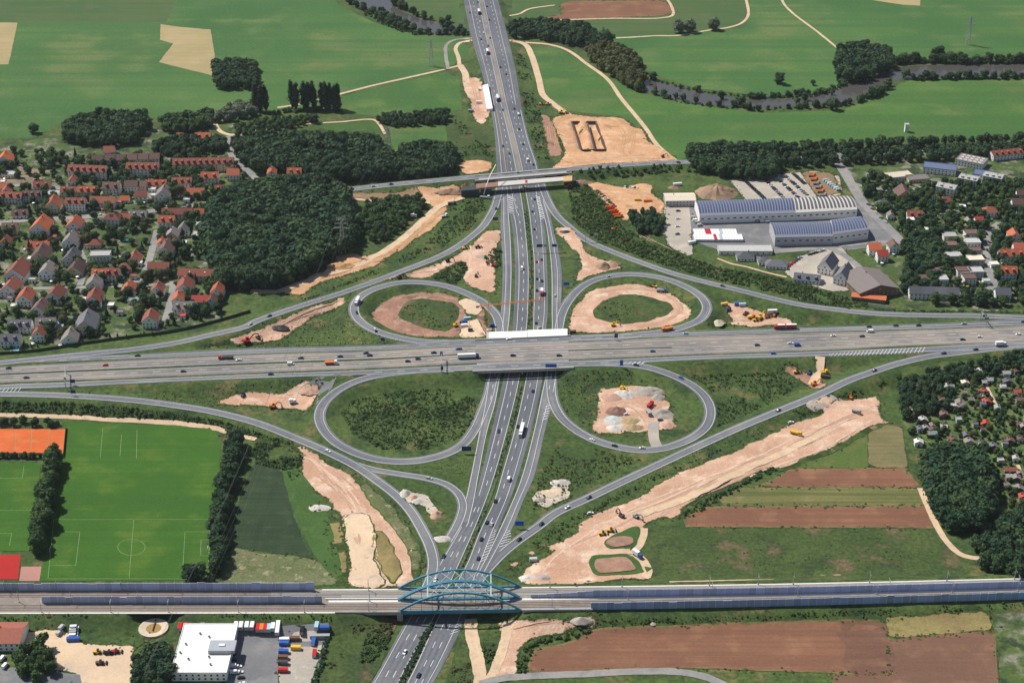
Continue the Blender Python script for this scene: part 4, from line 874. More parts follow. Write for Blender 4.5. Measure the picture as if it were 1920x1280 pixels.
def noise_wall(label, off, u0, u1, h, m, lean=0.0, steps=()):
    t = empty('noise_barrier', rail_row((u0+u1)/2, off)); tag(t, label, 'noise barrier', None)
    P = []; u = u0; f = lambda u: rail_row(u, off*(1-0.00012*max(0, u-1000)))
    step = 5.0
    while u < u1:
        P.append(f(u)); u += step*PPM(1110)
    me_cache = {}
    for i, (a, b) in enumerate(zip(P[:-1], P[1:])):
        hh = h*(1+0.12*math.sin(i*1.7)*(i % 7 == 3)) if not steps else h*steps[min(len(steps)-1, i)]
        L = (b-a).length-0.12; key = (round(hh, 1), round(L, 1), m.name)
        if key not in _mc:
            mb = MB(); mb.box(0, L, -.12, .12, 0.0, hh); mb.box(0, L, -.16, .16, hh-.02, hh+.18)
            _mc[key] = mb.mesh('panel', m)
        o = child(t, 'panel', _mc[key]); o.matrix_parent_inverse = Matrix(); o.location = a-t.location; o.rotation_euler = (0, 0, math.atan2(b.y-a.y, b.x-a.x))
        pk = ('post', round(hh, 1))
        if pk not in _mc:
            mb = MB(); mb.box(-.17, .17, -.24, .24, 0, hh+.25); _mc[pk] = mb.mesh('post', mat('pale_post', (0.60,0.61,0.64), 0.7, 0.08))
        o = child(t, 'post', _mc[pk]); o.matrix_parent_inverse = Matrix(); o.location = a-t.location
noise_wall('blue-grey noise wall between football field and railway', -1.0, -80, 604, 5.6, M_PANEL)
noise_wall('blue-grey noise wall between the two railway lines at the village end', 23.0, 80, 612, 5.2, M_PANEL)
noise_wall('blue noise wall between the railway lines beside the green field', 17.5, 995, 2000, 5.0, M_PANEL, steps=[.45,.45,.55,.6,.65,.7,.8,.9]+[1.0])
noise_wall('dark blue noise wall along the near railway edge above the brown field', 42.0, 1108, 2000, 5.4, M_PANEL2)
# viaduct pieces
t = empty('railway_viaduct', W(690, 1150, 0)); tag(t, 'low concrete railway viaduct left of the arch bridge', 'bridge')
def beam(par, name, u0, u1, o0, o1, z0, z1, m):
    q = [rail_row(u0, o0), rail_row(u1, o0), rail_row(u1, o1), rail_row(u0, o1)]; z = RZ(u0)
    mb = MB(); mb.hexa([p+Vector((0,0,z0)) for p in q], [p+Vector((0,0,z1)) for p in q]); return child(par, name, mb.mesh(name, m))
beam(t, 'deck', 628, 752, -2.6, 15, -1.6, -0.32, M_CONC); beam(t, 'deck', 628, 752, 22, 42, -1.6, -0.32, M_CONC)
beam(t, 'parapet', 628, 752, 41.6, 42.6, -1.6, .9, M_CONC); beam(t, 'parapet', 610, 752, 16, 17.2, -.3, .8, M_CONC_W)
for u in (690, 747): beam(t, 'pier', u, u+8, 0, 40, -7.3, -1.55, M_CONC)
beam(t, 'abutment', 612, 634, -3, 42.4, -7.3, -.35, M_CONC)
t = empty('retaining_wall', W(1045, 1155, 0)); tag(t, 'grey concrete retaining wall with a square black opening', 'wall')
beam(t, 'wall', 979, 1052, 41.5, 43.5, -7.2, 1.2, M_CONC); beam(t, 'wall', 1068, 1112, 41.5, 43.5, -7.2, 1.2, M_CONC); beam(t, 'lintel', 1052, 1068, 41.5, 43.5, -2.0, 1.2, M_CONC)
beam(t, 'opening', 1052, 1068, 40.6, 41.2, -7.2, -2.0, M_DARK); beam(t, 'wall_cap', 979, 1112, 41.2, 43.9, 1.25, 1.5, M_STEEL)  # opening is a dark sheet behind the gap, standing in for the shade inside
# arch bridges
def arch_bridge(label, oa, ob_):
    t = empty('arch_bridge', rail_row(862, (oa+ob_)/2)-Vector((0,0,7))); tag(t, label, 'bridge')
    H = 13.2; UA, UB = (750, 973)
    def pt(o, s): p = rail_row(UA+(UB-UA)*s, o); return p+Vector((0,0,1.0+H*4*s*(1-s)))
    N = 22
    for o in (oa, ob_):
        mb = MB()
        for k in range(N): mb.bar(pt(o, k/N), pt(o, (k+1)/N), .95, 1.15)
        child(t, 'arch', mb.mesh('arch', M_TEAL))
        mb = MB(); mb.bar(rail_row(UA-4, o)+Vector((0,0,-.2)), rail_row(UB+4, o)+Vector((0,0,-.2)), .9, 2.7); child(t, 'girder', mb.mesh('girder', M_TEAL))
        for k in range(2, N-1, 2):
            mb = MB(); b = rail_row(UA+(UB-UA)*k/N, o); mb.bar(b+Vector((0,0,.8)), pt(o, k/N), .22); child(t, 'hanger', mb.mesh('hanger', M_TEAL))
    for s in (.235, .765):
        mb = MB(); mb.bar(pt(oa, s), pt(ob_, s), .8); child(t, 'portal_beam', mb.mesh('portal_beam', mat('pale_blue_paint', (0.30,0.50,0.56), 0.5, 0.1)))
    ks = np.linspace(.235, .765, 6)
    for a, b in zip(ks[:-1], ks[1:]):
        for p, q in ((pt(oa, a), pt(ob_, b)), (pt(ob_, a), pt(oa, b))):
            mb = MB(); mb.bar(p, q, .28); child(t, 'wind_brace', mb.mesh('wind_brace', mat('pale_blue_paint', (0.30,0.50,0.56))))
    beam(t, 'deck', UA-2, UB+2, oa, ob_, -1.6, -.32, M_CONC)
    for u in (UA-6, UB-2): beam(t, 'pier', u, u+9, oa-.5, ob_+.5, -7.3, -1.5, M_CONC)
arch_bridge('far blue steel arch bridge carrying the railway over the motorway', -2.6, 17.6)
arch_bridge('near blue steel arch bridge carrying the railway over the motorway', 19.8, 40.8)
# catenary masts
def mast_mesh():
    mb = MB(); mb.cyl((0,0,0), (0,0,8.6), .22, .14, 6); mb.box(-.4,.4,-.4,.4,0,.5)
    return mb.mesh('mast_pole', M_STEEL)
def arm_mesh(s):
    mb = MB(); mb.bar((0,0,7.4), (0,3.2*s,7.9), .12); mb.bar((0,0,6.2), (0,3.2*s,7.7), .1); mb.bar((0,2.9*s,7.8), (0,2.9*s,6.3), .08)
    return mb.mesh('cantilever', M_STEEL)
for k, (u, o) in enumerate([(10,-.3),(107,-.3),(228,-.3),(330,-.3),(447,0),(514,0),(36,21),(134,21),(260,21),(595,20),(78,40),(208,40),(316,40),(447,40),(571,41),(691,0),(691,38),(693,20),
      (1031,-1),(1035,40),(1166,-1),(1177,23),(1330,-1),(1335,15.5),(1487,-1),(1495,21),(1630,-1),(1643,21),(1667,15),(1775,-1),(1785,21),(1902,-1),(1910,15),(1421,-2),(1908,21)]):
    p = rail_row(u, o); r = empty('catenary_mast', p)
    side = -1 if o < 5 or 19 < o < 30 else 1
    far = o < 18
    lab = ('slim grey catenary mast beside the far railway line' if far else 'slim grey catenary mast beside the near railway line')+(' near the football field' if u < 480 else ' at the arches' if u < 1050 else ' above the brown field')
    tag(r, lab, 'mast', 'railway masts')
    ob('mast_pole', cached('mastp', mast_mesh), r); ob('cantilever', cached(('arm', side), lambda: arm_mesh(side)), r)

# ------------------------------------------------------------------ guard rails of the medians
def guard(label, pts, z):
    P = [W(u, v, z) for u, v in crom(pts, 10)[:,:2]]
    t = empty('guard_rail', P[len(P)//2]); tag(t, label, 'guard rail')
    for dy in (-.35, .35):
        mb = MB()
        for a, b in zip(P[:-1], P[1:]):
            n = Vector((-(b-a).y, (b-a).x, 0)).normalized()*dy
            mb.bar(a+n+Vector((0,0,.62)), b+n+Vector((0,0,.62)), .08, .34)
        child(t, 'rail', mb.mesh('rail', M_STEEL))
    mb = MB()
    for a in P: mb.box(a.x-.06, a.x+.06, a.y-.06, a.y+.06, a.z-.1, a.z+.75)
    child(t, 'posts', mb.mesh('posts', M_STEEL))['kind'] = 'stuff'
def mid(f, v0, v1, st=30): return [(f(v), v) for v in range(v0, v1+1, st)]
cen = lin([(370,982),(427,990),(503,996),(587,995),(620,993),(713,979),(807,957.5),(893,933),(938,918),(995,894),(1053,869.5),(1100,846),(1170,811),(1253,768),(1300,745)])
guard('steel guard rail in the green median north of the crossing', mid(cen, 370, 610), 0.0)
guard('steel guard rail in the green median south of the crossing', mid(cen, 720, 1080), 0.0)
guard('steel guard rail in the hedge median south of the railway', mid(cen, 1175, 1295), 0.0)
cenh = lin([(-60,705.5),(0,702),(240,691.5),(480,681.5),(720,672.8),(860,665),(1110,655.8),(1300,651.3)])
guard('dark guard rail in the east-west motorway median', [(u, cenh(u)) for u in range(-60, 1300, 40)], 7.0)
# ------------------------------------------------------------------ houses
ROOF = dict(o=('orange tiled', (0.50,0.135,0.055), (0.36,0.105,0.06)), r=('red-brown tiled', (0.23,0.075,0.052), (0.31,0.105,0.070)), d=('dark brown', (0.13,0.075,0.065), (0.17,0.10,0.085)),
            g=('grey', (0.21,0.18,0.17), (0.26,0.22,0.20)), k=('slate grey', (0.105,0.11,0.135), (0.15,0.15,0.17)), R=('bright red', (0.42,0.06,0.04), (0.36,0.07,0.05)),
            b=('beige flat', (0.66,0.57,0.44), (0.60,0.52,0.42)), f=('pale grey flat', (0.38,0.38,0.37), (0.46,0.45,0.43)), w=('white flat', (0.80,0.78,0.74), (0.76,0.74,0.70)), n=('green-grey flat', (0.26,0.31,0.27), (0.30,0.34,0.30)),
            s=('blue-grey solar', (0.10,0.13,0.22), (0.12,0.15,0.25)))
def roofmat(c): return mat('roof_'+c, ROOF[c][1], 0.8, 0.16, scale=0.9, objvar=0.16, hue=ROOF[c][2])
WALLC = dict(w=('white', (0.84,0.83,0.80)), c=('cream', (0.68,0.58,0.42)), g=('grey', (0.42,0.42,0.43)), y=('yellow', (0.66,0.48,0.22)), p=('pink', (0.62,0.42,0.36)), t=('timber', (0.20,0.13,0.09)))
def wallmat(c): return mat('wall_'+c, WALLC[c][1], 0.9, 0.06, objvar=0.07)
M_CHIM = mat('chimney_brick', (0.22,0.11,0.08), 0.9, 0.2); M_DOOR = mat('door_wood', (0.12,0.07,0.05), 0.7, 0.2); M_SOLAR = mat('solar_panel', (0.03,0.045,0.10), 0.2, 0.1, spec=0.6)
def win_mesh(w, h):
    mb = MB(); mb.box(-w/2, w/2, -.05, .06, 0, h); return mb.mesh('window', M_GLASS)
def frame_mesh(w, h):
    mb = MB(); t = .12
    mb.box(-w/2-t, w/2+t, -.07, .05, -t, 0); mb.box(-w/2-t, w/2+t, -.07, .05, h, h+t); mb.box(-w/2-t, -w/2, -.07, .05, 0, h); mb.box(w/2, w/2+t, -.07, .05, 0, h)
    return mb.mesh('frame', mat('window_frame_white', (0.78,0.77,0.74), 0.6, 0.05))
used_labels = {}
def house(u, v, wpx, kind, roof, st=2, wall='w', depth=None, rz=None, extra='', place='in the village by the forest', group='village houses', cat='house', label=None, w=None, pitch=0.85, name='house'):
    p = G(u, v); sc_ = PPM(v); w = w or wpx/sc_*(1.12 if cat == 'house' and place.startswith('in the village') else 1.0); d = depth or (w*random.uniform(1.05, 1.35) if kind == 'G' else min(w*.95, random.uniform(9, 11)))
    hgt = 2.75*st+(1.1 if cat == 'house' else .6); rz = random.uniform(-.09, .09) if rz is None else rz
    c = Vector((p.x, p.y, p.z-.15)); c += Vector((-math.sin(rz), math.cos(rz), 0))*(d/2)
    t = empty(name, c, rz)
    x, y, z = w/2, d/2, hgt+.15; span = (w if kind == 'G' else d)/2; rise = span*pitch; ov = .55
    mb = MB(); mb.box(-x, x, -y, y, 0, z)
    if kind == 'G':
        for s in (-1, 1): mb.add([(-x,s*y,z),(x,s*y,z),(0,s*y,z+rise)], [(0,1,2)])
    elif kind == 'E':
        for s in (-1, 1): mb.add([(s*x,-y,z),(s*x,y,z),(s*x,0,z+rise)], [(0,1,2)])
    ob('wall', mb.mesh('wall', wallmat(wall)), t)
    rm = roofmat(roof); mb = MB(); th = .28; k = rise/span
    if kind == 'G':
        for s in (-1, 1): mb.hexa([(0,-y-ov,z+rise),(s*(x+ov),-y-ov,z-ov*k),(s*(x+ov),y+ov,z-ov*k),(0,y+ov,z+rise)], [(0,-y-ov,z+rise+th),(s*(x+ov),-y-ov,z-ov*k+th),(s*(x+ov),y+ov,z-ov*k+th),(0,y+ov,z+rise+th)])
    elif kind == 'E':
        for s in (-1, 1): mb.hexa([(-x-ov,0,z+rise),(-x-ov,s*(y+ov),z-ov*k),(x+ov,s*(y+ov),z-ov*k),(x+ov,0,z+rise)], [(-x-ov,0,z+rise+th),(-x-ov,s*(y+ov),z-ov*k+th),(x+ov,s*(y+ov),z-ov*k+th),(x+ov,0,z+rise+th)])
    elif kind == 'H':
        q = max(0, x-y)*.9+.3; X, Y = x+ov, y+ov; hr = min(x, y)*pitch
        mb.add([(-X,-Y,z),(X,-Y,z),(X,Y,z),(-X,Y,z),(-q,0,z+hr),(q,0,z+hr)], [(0,1,5,4),(1,2,5),(2,3,4,5),(3,0,4),(0,3,2,1)])
    else:
        mb.box(-x-.25, x+.25, -y-.25, y+.25, z, z+.3); mb.box(-x-.25, x+.25, -y-.25, -y+.05, z+.3, z+.75); mb.box(-x-.25, x+.25, y-.05, y+.25, z+.3, z+.75); mb.box(-x-.25, -x+.05, -y+.05, y-.05, z+.3, z+.75); mb.box(x-.05, x+.25, -y+.05, y-.05, z+.3, z+.75)
    rf = ob('roof', mb.mesh('roof', rm), t)
    ww, wh = 1.15, 1.35
    me = cached(('win', ww, wh), lambda: win_mesh(ww, wh)); fe = cached(('frm', ww, wh), lambda: frame_mesh(ww, wh))
    n = max(1, min(9, int(w/3.0)))
    def window(loc, r):
        o = ob('window', me, t, loc, r); ob('frame', fe, o)
    for s in range(st):
        for i in range(n):
            xx = -x+w*(i+.5)/n
            if s == 0 and i == n//2 and w < 20: continue
            window((xx, -y, 1.1+2.75*s), 0)
        for i in range(max(1, min(4, int(d/4)))):
            window((-x, -y+d*(i+.5)/max(1, min(4, int(d/4))), 1.1+2.75*s), -math.pi/2)
    if kind == 'G' and rise > 3: window((0, -y, z+.6), 0)
    if w < 20:
        md = MB(); md.box(-.55, .55, -.07, .05, 0.15, 2.3); ob('door', cached('door', lambda: md.mesh('door', M_DOOR)), t, (-x+w*(n//2+.5)/n, -y, 0))
    if kind in 'GEH':
        mb = MB(); mb.box(-.4, .4, -.4, .4, -1.5, 1.5)
        cx, cy = (random.choice((-1, 1))*.8, y*.35) if kind == 'G' else (x*.4*random.choice((-1, 1)), .9)
        ob('chimney', cached('chim', lambda: mb.mesh('chimney', M_CHIM)), rf, (cx, cy, z+rise-.4))
    if 'd' in extra or (kind == 'E' and w > 13 and 'n' not in extra):     # dormers
        nd = max(2, int(w/6))
        for i in range(nd):
            mb = MB(); mb.box(-.9, .9, -1.6, 1.2, -.3, 1.5); mb.box(-1.1, 1.1, -1.8, 1.2, 1.5, 1.7)
            dm = ob('dormer', cached(('dorm', roof), lambda: mb.mesh('dormer', rm)), rf, (-x+w*(i+.5)/nd, -y*.55, z+rise*.42))
    if 's' in extra:
        mb = MB(); a = .35; mb.box(-1.6, 1.6, -1.1, 1.1, 0, .1); so_ = ob('solar_panel', mb.mesh('solar_panel', M_SOLAR), t, (0, -y*.5, z+rise*.55+.35)); so_.rotation_euler = (math.atan(k), 0, 0)
    if 'l' in extra:                                                      # skylights
        for i in (-1, 1):
            mb = MB(); mb.box(-.6, .6, -.5, .5, 0, .12); so_ = ob('skylight', mb.mesh('skylight', M_WHITEW), t, (i*w*.2, -y*.5, z+rise*.5+.32)); so_.rotation_euler = (math.atan(k), 0, 0)
    if not label:
        shape = {'G': 'with gable end to the railway', 'E': 'long' if w > 16 else 'broadside', 'H': 'hipped', 'F': 'boxy'}[kind]
        form = {'G': 'steep gabled', 'E': 'long row' if w > 18 else 'broad gabled', 'H': 'hip roofed', 'F': 'boxy'}[kind]
        size = 'small ' if w < 9 else 'large ' if w > 15 and kind != 'E' else ''
        if cat == 'house' and place == 'in the village by the forest':
            place = ('beside the cemetery' if u < 75 and v < 375 else 'below the apartment rows' if v < 375 else 'along the main village street' if v < 430 else 'at the forest rim' if u > 330 and v < 535 else 'near the slip road fence' if v > 585 else 'in the lower village' if v > 535 else 'in the middle village gardens')
        ext = ' and dormers' if 'd' in extra or (kind == 'E' and w > 13 and 'n' not in extra) else ''
        label = f"{size}{WALLC[wall][0]} {form} {cat} with {ROOF[roof][0]} roof{ext} {place}"
        if 's' in extra: label = f"{WALLC[wall][0]} hip roofed {cat} with dark solar panels {place}"
    tag(t, label, cat, group); return t
T5 = lambda x, y: (x/4, 320+y/4)
V = [ # tile x, y of the front wall foot, width, form, roof, storeys, wall, extras
(80,250,150,'E','r',2,'w',''),(245,238,125,'E','d',2,'w',''),(315,150,110,'E','r',1,'w',''),(515,205,100,'E','r',2,'w',''),(660,205,130,'E','o',2,'c','d'),(835,180,115,'E','d',2,'w',''),
(985,165,85,'E','d',2,'w',''),(1065,160,60,'E','d',2,'c',''),(1170,135,140,'E','o',1,'c','d'),(1365,140,130,'E','r',2,'w','d'),(1575,100,115,'E','o',2,'w','d'),(1750,80,80,'E','o',2,'w',''),(1665,195,90,'E','r',2,'w',''),
(1220,243,100,'G','g',2,'w',''),(1410,205,215,'E','o',1,'w','n'),(570,315,130,'E','r',3,'w','d'),(770,288,165,'E','r',2,'w','n'),(395,325,105,'G','o',2,'c',''),(150,362,100,'E','d',1,'w',''),
(295,515,125,'G','o',3,'w',''),(555,470,100,'G','o',2,'w',''),(835,412,105,'H','r',2,'w','s'),(1040,392,105,'E','g',2,'c',''),(942,388,66,'E','o',1,'c',''),(1250,435,105,'E','o',2,'w',''),(1330,372,200,'E','r',2,'w','n'),
(1375,495,75,'G','g',2,'w',''),(1290,545,85,'G','g',2,'c',''),(525,595,100,'G','g',2,'w',''),(282,610,150,'E','o',1,'c','d'),(75,485,95,'E','d',2,'c',''),(712,585,82,'H','r',1,'p',''),(750,690,135,'F','f',2,'w',''),
(525,725,100,'G','k',2,'w',''),(300,705,110,'G','d',2,'c',''),(110,845,140,'G','r',2,'w',''),(355,825,110,'G','g',2,'w',''),(1000,712,90,'G','r',1,'w',''),(745,835,95,'E','o',2,'w','d'),(842,832,92,'E','r',2,'w','d'),
(560,795,110,'G','d',1,'c',''),(940,768,80,'H','r',1,'p',''),(1190,785,140,'E','r',2,'w','n'),(1480,838,260,'E','r',2,'c','nl'),(1240,665,105,'G','d',2,'w',''),(70,955,115,'G','r',2,'w',''),(182,1025,105,'G','o',2,'w',''),
(405,1005,105,'G','r',2,'w',''),(288,1115,110,'G','d',2,'w',''),(700,1035,105,'G','r',2,'w',''),(705,915,100,'G','g',2,'w',''),(960,955,85,'G','o',2,'w',''),(1180,955,80,'G','r',2,'w',''),(1385,945,110,'G','r',2,'w',''),
(1335,1005,80,'G','o',1,'w',''),(1515,1035,130,'E','R',2,'w','n'),(1585,1040,70,'G','d',2,'w',''),(1625,965,80,'G','o',2,'w',''),(1390,1090,150,'E','g',2,'w',''),(1125,1185,100,'G','r',2,'w',''),(150,1225,150,'E','k',2,'w','l'),
(345,1212,130,'E','g',2,'w',''),(290,1290,85,'G','r',2,'w',''),(640,1240,140,'G','k',2,'c',''),(80,1330,130,'E','k',2,'w','l'),(520,1310,110,'G','g',1,'w',''),(1500,520,110,'F','f',1,'w',''),(1495,350,60,'E','o',1,'c',''),
(935,250,55,'E','o',1,'c',''),(1060,240,80,'E','r',2,'w',''),(535,110,55,'G','o',1,'w',''),(45,190,60,'G','r',1,'w',''),(390,210,80,'F','f',1,'c',''),(1290,600,60,'G','o',1,'c',''),(1215,600,60,'G','o',2,'w',''),(30,580,70,'G','r',1,'c',''),
(1000,1010,70,'F','n',1,'w',''),(1150,1000,60,'F','f',1,'w',''),(60,60,80,'F','f',1,'w',''),(30,160,60,'E','o',1,'w',''),(1520,440,110,'F','f',1,'c','')]
for x, y, wd_, kd, rf_, st, wl, ex in V:
    u, v = T5(x, y); house(u, v, wd_/4, kd, rf_, st, wl, extra=ex)
# longer blocks and scattered houses
house(164,337,73,'E','r',3,'w',extra='d',depth=11,label='long white apartment block with red-brown roof and small dormers',cat='apartment block',group=None)
house(268,332,60,'E','r',3,'w',extra='d',depth=11,rz=0.0,label='white apartment block with broad dark red roof and bright gable',cat='apartment block',group=None)
house(382,323,112,'E','r',3,'c',extra='d',depth=11,rz=.05,label='longest cream apartment block with many dormers below the old trees',cat='apartment block',group=None)
for i in range(6): house(184+21*i,312-.8*i,20.5,'E','d',2,'w',depth=10,rz=.04,w=None,label='dark roofed terrace house divided by white party walls',cat='terrace house',group='terrace row of the upper village')
for (u, v, w_, kd, rf_, pl) in [(381,270,28,'E','o','below the old meadow trees'),(337,262,12,'E','o','below the old meadow trees'),(8,316,30,'G','o','beside the cemetery'),(205,296,20,'E','r','below the old meadow trees'),(510,338,17,'G','o','at the tip of the forest'),(552,337,26,'E','o','at the tip of the forest'),(622,337,32,'E','r','at the tip of the forest'),(436,338,20,'E','o','at the tip of the forest'),(496,345,10,'F','o','at the tip of the forest')]:
    house(u, v, w_, kd, rf_, 2 if w_ > 15 else 1, 'w', place=pl, group='outlying village houses')
for (x, y, w_, kd, rf_, st, wl) in [(1365,545,100,'F','f',2,'w'),(1370,612,105,'F','d',2,'w'),(1392,695,120,'F','f',2,'w'),(1530,525,95,'F','d',2,'w'),(1540,592,105,'F','f',2,'w'),(1545,655,110,'F','d',2,'w'),(1560,722,115,'F','b',2,'g'),
      (1262,805,105,'F','d',2,'w'),(1470,805,105,'F','d',2,'w'),(1565,812,100,'F','f',2,'g'),(1180,868,120,'F','d',2,'w'),(1300,872,100,'F','f',2,'w'),(1515,862,90,'F','d',2,'w')]:
    house(1440+x/4, 320+y/4, w_/4, kd, rf_, st, wl, place='among the eastern garden terraces', group='flat roofed eastern terraces', rz=.06)
for i in range(4): house(1440+1105/4+23*i, 320+968/4+.5*i, 22.5, 'E', 'k', 2, 'w', depth=10, rz=-.05, label='slate roofed terrace house above the slip road', cat='terrace house', group='slate terrace row')
E8 = [(1760,985,110,'E','k',2,'w',''),(1845,548,80,'G','o',2,'w',''),(1830,690,180,'E','o',2,'w','d'),(1805,820,110,'E','o',2,'w','d'),(1665,360,105,'H','r',2,'w',''),(1870,300,80,'E','d',2,'w',''),(1585,405,60,'E','R',1,'w',''),
 (800,640,90,'E','o',2,'w',''),(860,690,80,'E','R',2,'w',''),(945,625,75,'G','d',2,'w',''),(1100,375,110,'E','r',1,'w',''),(1070,400,50,'F','w',1,'w',''),(1212,480,60,'F','w',1,'w',''),(920,370,50,'G','g',1,'w',''),(870,290,110,'H','k',1,'c',''),(1020,245,115,'G','d',2,'y',''),
 (1335,265,100,'H','r',1,'c',''),(1885,640,90,'E','o',2,'w',''),(1700,735,60,'F','w',1,'w',''),(1640,860,50,'F','f',1,'w',''),(1505,410,40,'G','g',1,'w',''),(1900,230,70,'E','d',2,'w',''),(1460,300,40,'F','w',1,'w','')]
for x, y, w_, kd, rf_, st, wl, ex in E8: house(1440+x/4, 320+y/4, w_/4, kd, rf_, st, wl, extra=ex, place='east of the factory', group='eastern houses')
for (u, v, w_) in ((1770,368,34),(1812,352,34),(1858,348,34)): house(u, v, w_, 'E', 'f', 3, 'w', depth=12, rz=-.5, pitch=.18, label='white three storey block with low grey roof east of the factory', cat='apartment block', group='white eastern blocks')
house(1690,338,48,'F','b',1,'w',depth=14,rz=.25,label='flat beige roofed hall beside the tennis lawn',cat='hall',group=None)
house(1725,343,40,'F','g',1,'c',depth=13,rz=.2,label='flat brown roofed hall behind the beige hall',cat='hall',group=None)
house(1890,300,62,'E','r',2,'w',depth=13,rz=.25,pitch=.5,label='long white building with low brownish red roof at the tree row',cat='building',group=None)
house(1760,328,60,'F','s',2,'w',depth=16,rz=-.3,label='blue-grey roofed school wing beside the ribbed white roof',cat='building',group=None)
house(1815,315,52,'F','g',2,'w',depth=20,rz=-.55,label='school hall with rows of white roof lights',cat='building',group=None)
SCH = [o for o in bpy.data.objects if o.get('label') == 'school hall with rows of white roof lights'][0]
for i in range(3):
    for j in range(5):
        mb = MB(); mb.box(-1.6, 1.6, -.8, .8, 0, .5); ob('roof_light', cached('rlight', lambda: mb.mesh('roof_light', M_WHITEW)), SCH, (-10+5*j, -6+6*i, 6.6))
house(1842,340,38,'F','s',2,'w',depth=14,rz=-.4,place='beside the school hall',cat='building',label='low grey roofed annex beside the school hall',group=None)
# allotment sheds
for k, (x, y, w_, rf_, wl) in enumerate([(1620,412,60,'R','t'),(1640,485,60,'R','t'),(1870,410,50,'R','w'),(1630,650,65,'R','t'),(1165,620,55,'f','t'),(1235,725,60,'n','t'),(1130,790,60,'w','w'),(1510,785,65,'g','c'),(1690,820,60,'k','t'),(1800,335,70,'k','t'),(1535,260,55,'g','t'),(1820,1000,90,'r','t'),(1880,1140,70,'g','t'),(1440,490,60,'g','w'),(1320,580,60,'d','t'),(1810,780,70,'d','t'),(1390,770,60,'d','t'),(1890,470,55,'d','p'),(1910,1200,50,'R','t'),(1480,340,50,'b','c'),(1790,270,50,'f','w'),(1340,370,40,'f','w'),(1860,1060,60,'g','t')]):
    house(1440+x/4, 640+y/4, w_/4, random.choice('EG'), rf_, 1, wl, depth=4.5, pitch=.5, place='in the allotments', group='allotment sheds', cat='shed', name='garden_shed')
rs = random.Random(61); AL = [(1700,725),(1790,695),(1925,690),(1925,930),(1880,930),(1860,850),(1735,830),(1700,800)]
n_ = 0
while n_ < 46:
    u, v = rs.uniform(1700, 1925), rs.uniform(690, 930)
    if not bool(inside(np.array([u]), np.array([v]), AL)[0]): continue
    n_ += 1; house(u, v, rs.uniform(6.5, 11), rs.choice('EGF'), rs.choice('gggdkfnnd'), 1, rs.choice('tttcwg'), depth=rs.uniform(3, 4.5), pitch=.5, place='in the allotments', group='allotment sheds', cat='shed', name='garden_shed')
# small sheds and garages of the village
random.seed(11)
for (x, y, c) in [(1370,1120,'R'),(1400,245,'f'),(340,560,'o'),(240,845,'f'),(1080,800,'f'),(590,495,'o'),(395,525,'o'),(890,265,'o'),(1045,720,'w'),(105,1045,'w'),(650,740,'r'),(1000,820,'r'),(1490,1010,'o'),(655,590,'r'),(455,1200,'f'),(830,1040,'w'),(640,1000,'w'),(1380,570,'w'),(1490,430,'w'),(230,690,'w'),(20,110,'w'),(1140,165,'w'),(1150,210,'w'),(70,985,'g'),(420,950,'g'),(900,1090,'g')]:
    house(x/4, 320+y/4, random.uniform(8, 14), 'F', c, 1, 'w', depth=random.uniform(4, 6), place='in a village garden', group='village garages', cat='garage', name='garage')

# ------------------------------------------------------------------ halls
def barrel_hall(label, A_, B_, C_, D_, h, rise, rmat, ribs, wall='w', ribmat=None):
    """A,B near eave pixels (left, right); C,D far eave"""
    a, b, c, d = [G(*q) for q in (A_, B_, C_, D_)]
    t = empty('factory_hall', (a+b+c+d)/4); tag(t, label, 'factory')
    mb = MB(); mb.hexa([a, b, c, d], [q+Vector((0,0,h)) for q in (a, b, c, d)])
    N = 10
    arc = lambda s: math.sin(math.pi*s)**.8*rise
    for e0, e1 in ((a, d), (b, c)):
        vs = [e0.lerp(e1, k/N)+Vector((0,0,h+arc(k/N))) for k in range(N+1)]; mb.add(vs, [tuple(range(N+1))])
    child(t, 'wall', mb.mesh('wall', wallmat(wall)))
    mb = MB()
    vs = []
    for k in range(N+1):
        for e0, e1 in ((a, d), (b, c)): vs.append(e0.lerp(e1, k/N)+Vector((0,0,h+.25+arc(k/N))))
    mb.add(vs, [(2*k, 2*k+1, 2*k+3, 2*k+2) for k in range(N)]); rf = child(t, 'roof', mb.mesh('roof', rmat))
    for i in range(ribs):                                     # solar rows across the barrel, each its own row
        s = (i+.5)/ribs; w = .30/ribs; mb = MB(); vs = []
        for k in range(1, N):
            for q in (s-w, s+w):
                e0 = a.lerp(b, q); e1 = d.lerp(c, q); vs.append(e0.lerp(e1, k/N)+Vector((0,0,h+.45+arc(k/N))))
        mb.add(vs, [(2*k, 2*k+1, 2*k+3, 2*k+2) for k in range(N-2)])
        o = ob('solar_row', mb.mesh('solar_row', ribmat or M_SOLAR), rf)
        o.matrix_parent_inverse = Matrix()
    n = max(3, int((b-a).length/6))
    for i in range(n):
        o = ob('window', cached('hallwin', lambda: win_mesh(2.6, 1.2)), t); q = a.lerp(b, (i+.5)/n); o.location = q-t.location+Vector((0,-.03,h*.55)); o.rotation_euler = (0,0,math.atan2((b-a).y, (b-a).x))
    return t
M_HALLR = mat('blue_grey_sheet_roof', (0.235,0.245,0.31), 0.5, 0.08); M_HALLP = mat('pale_sheet_roof', (0.58,0.55,0.50), 0.6, 0.06)
M_SOLB = mat('blue_solar_row', (0.055,0.075,0.15), 0.3, 0.1, spec=0.6)
barrel_hall('large factory hall with blue solar rows on its barrel roof', (1311,420),(1490,414),(1484,386),(1302,391), 8, 3.5, M_HALLR, 34, 'w', M_SOLB)
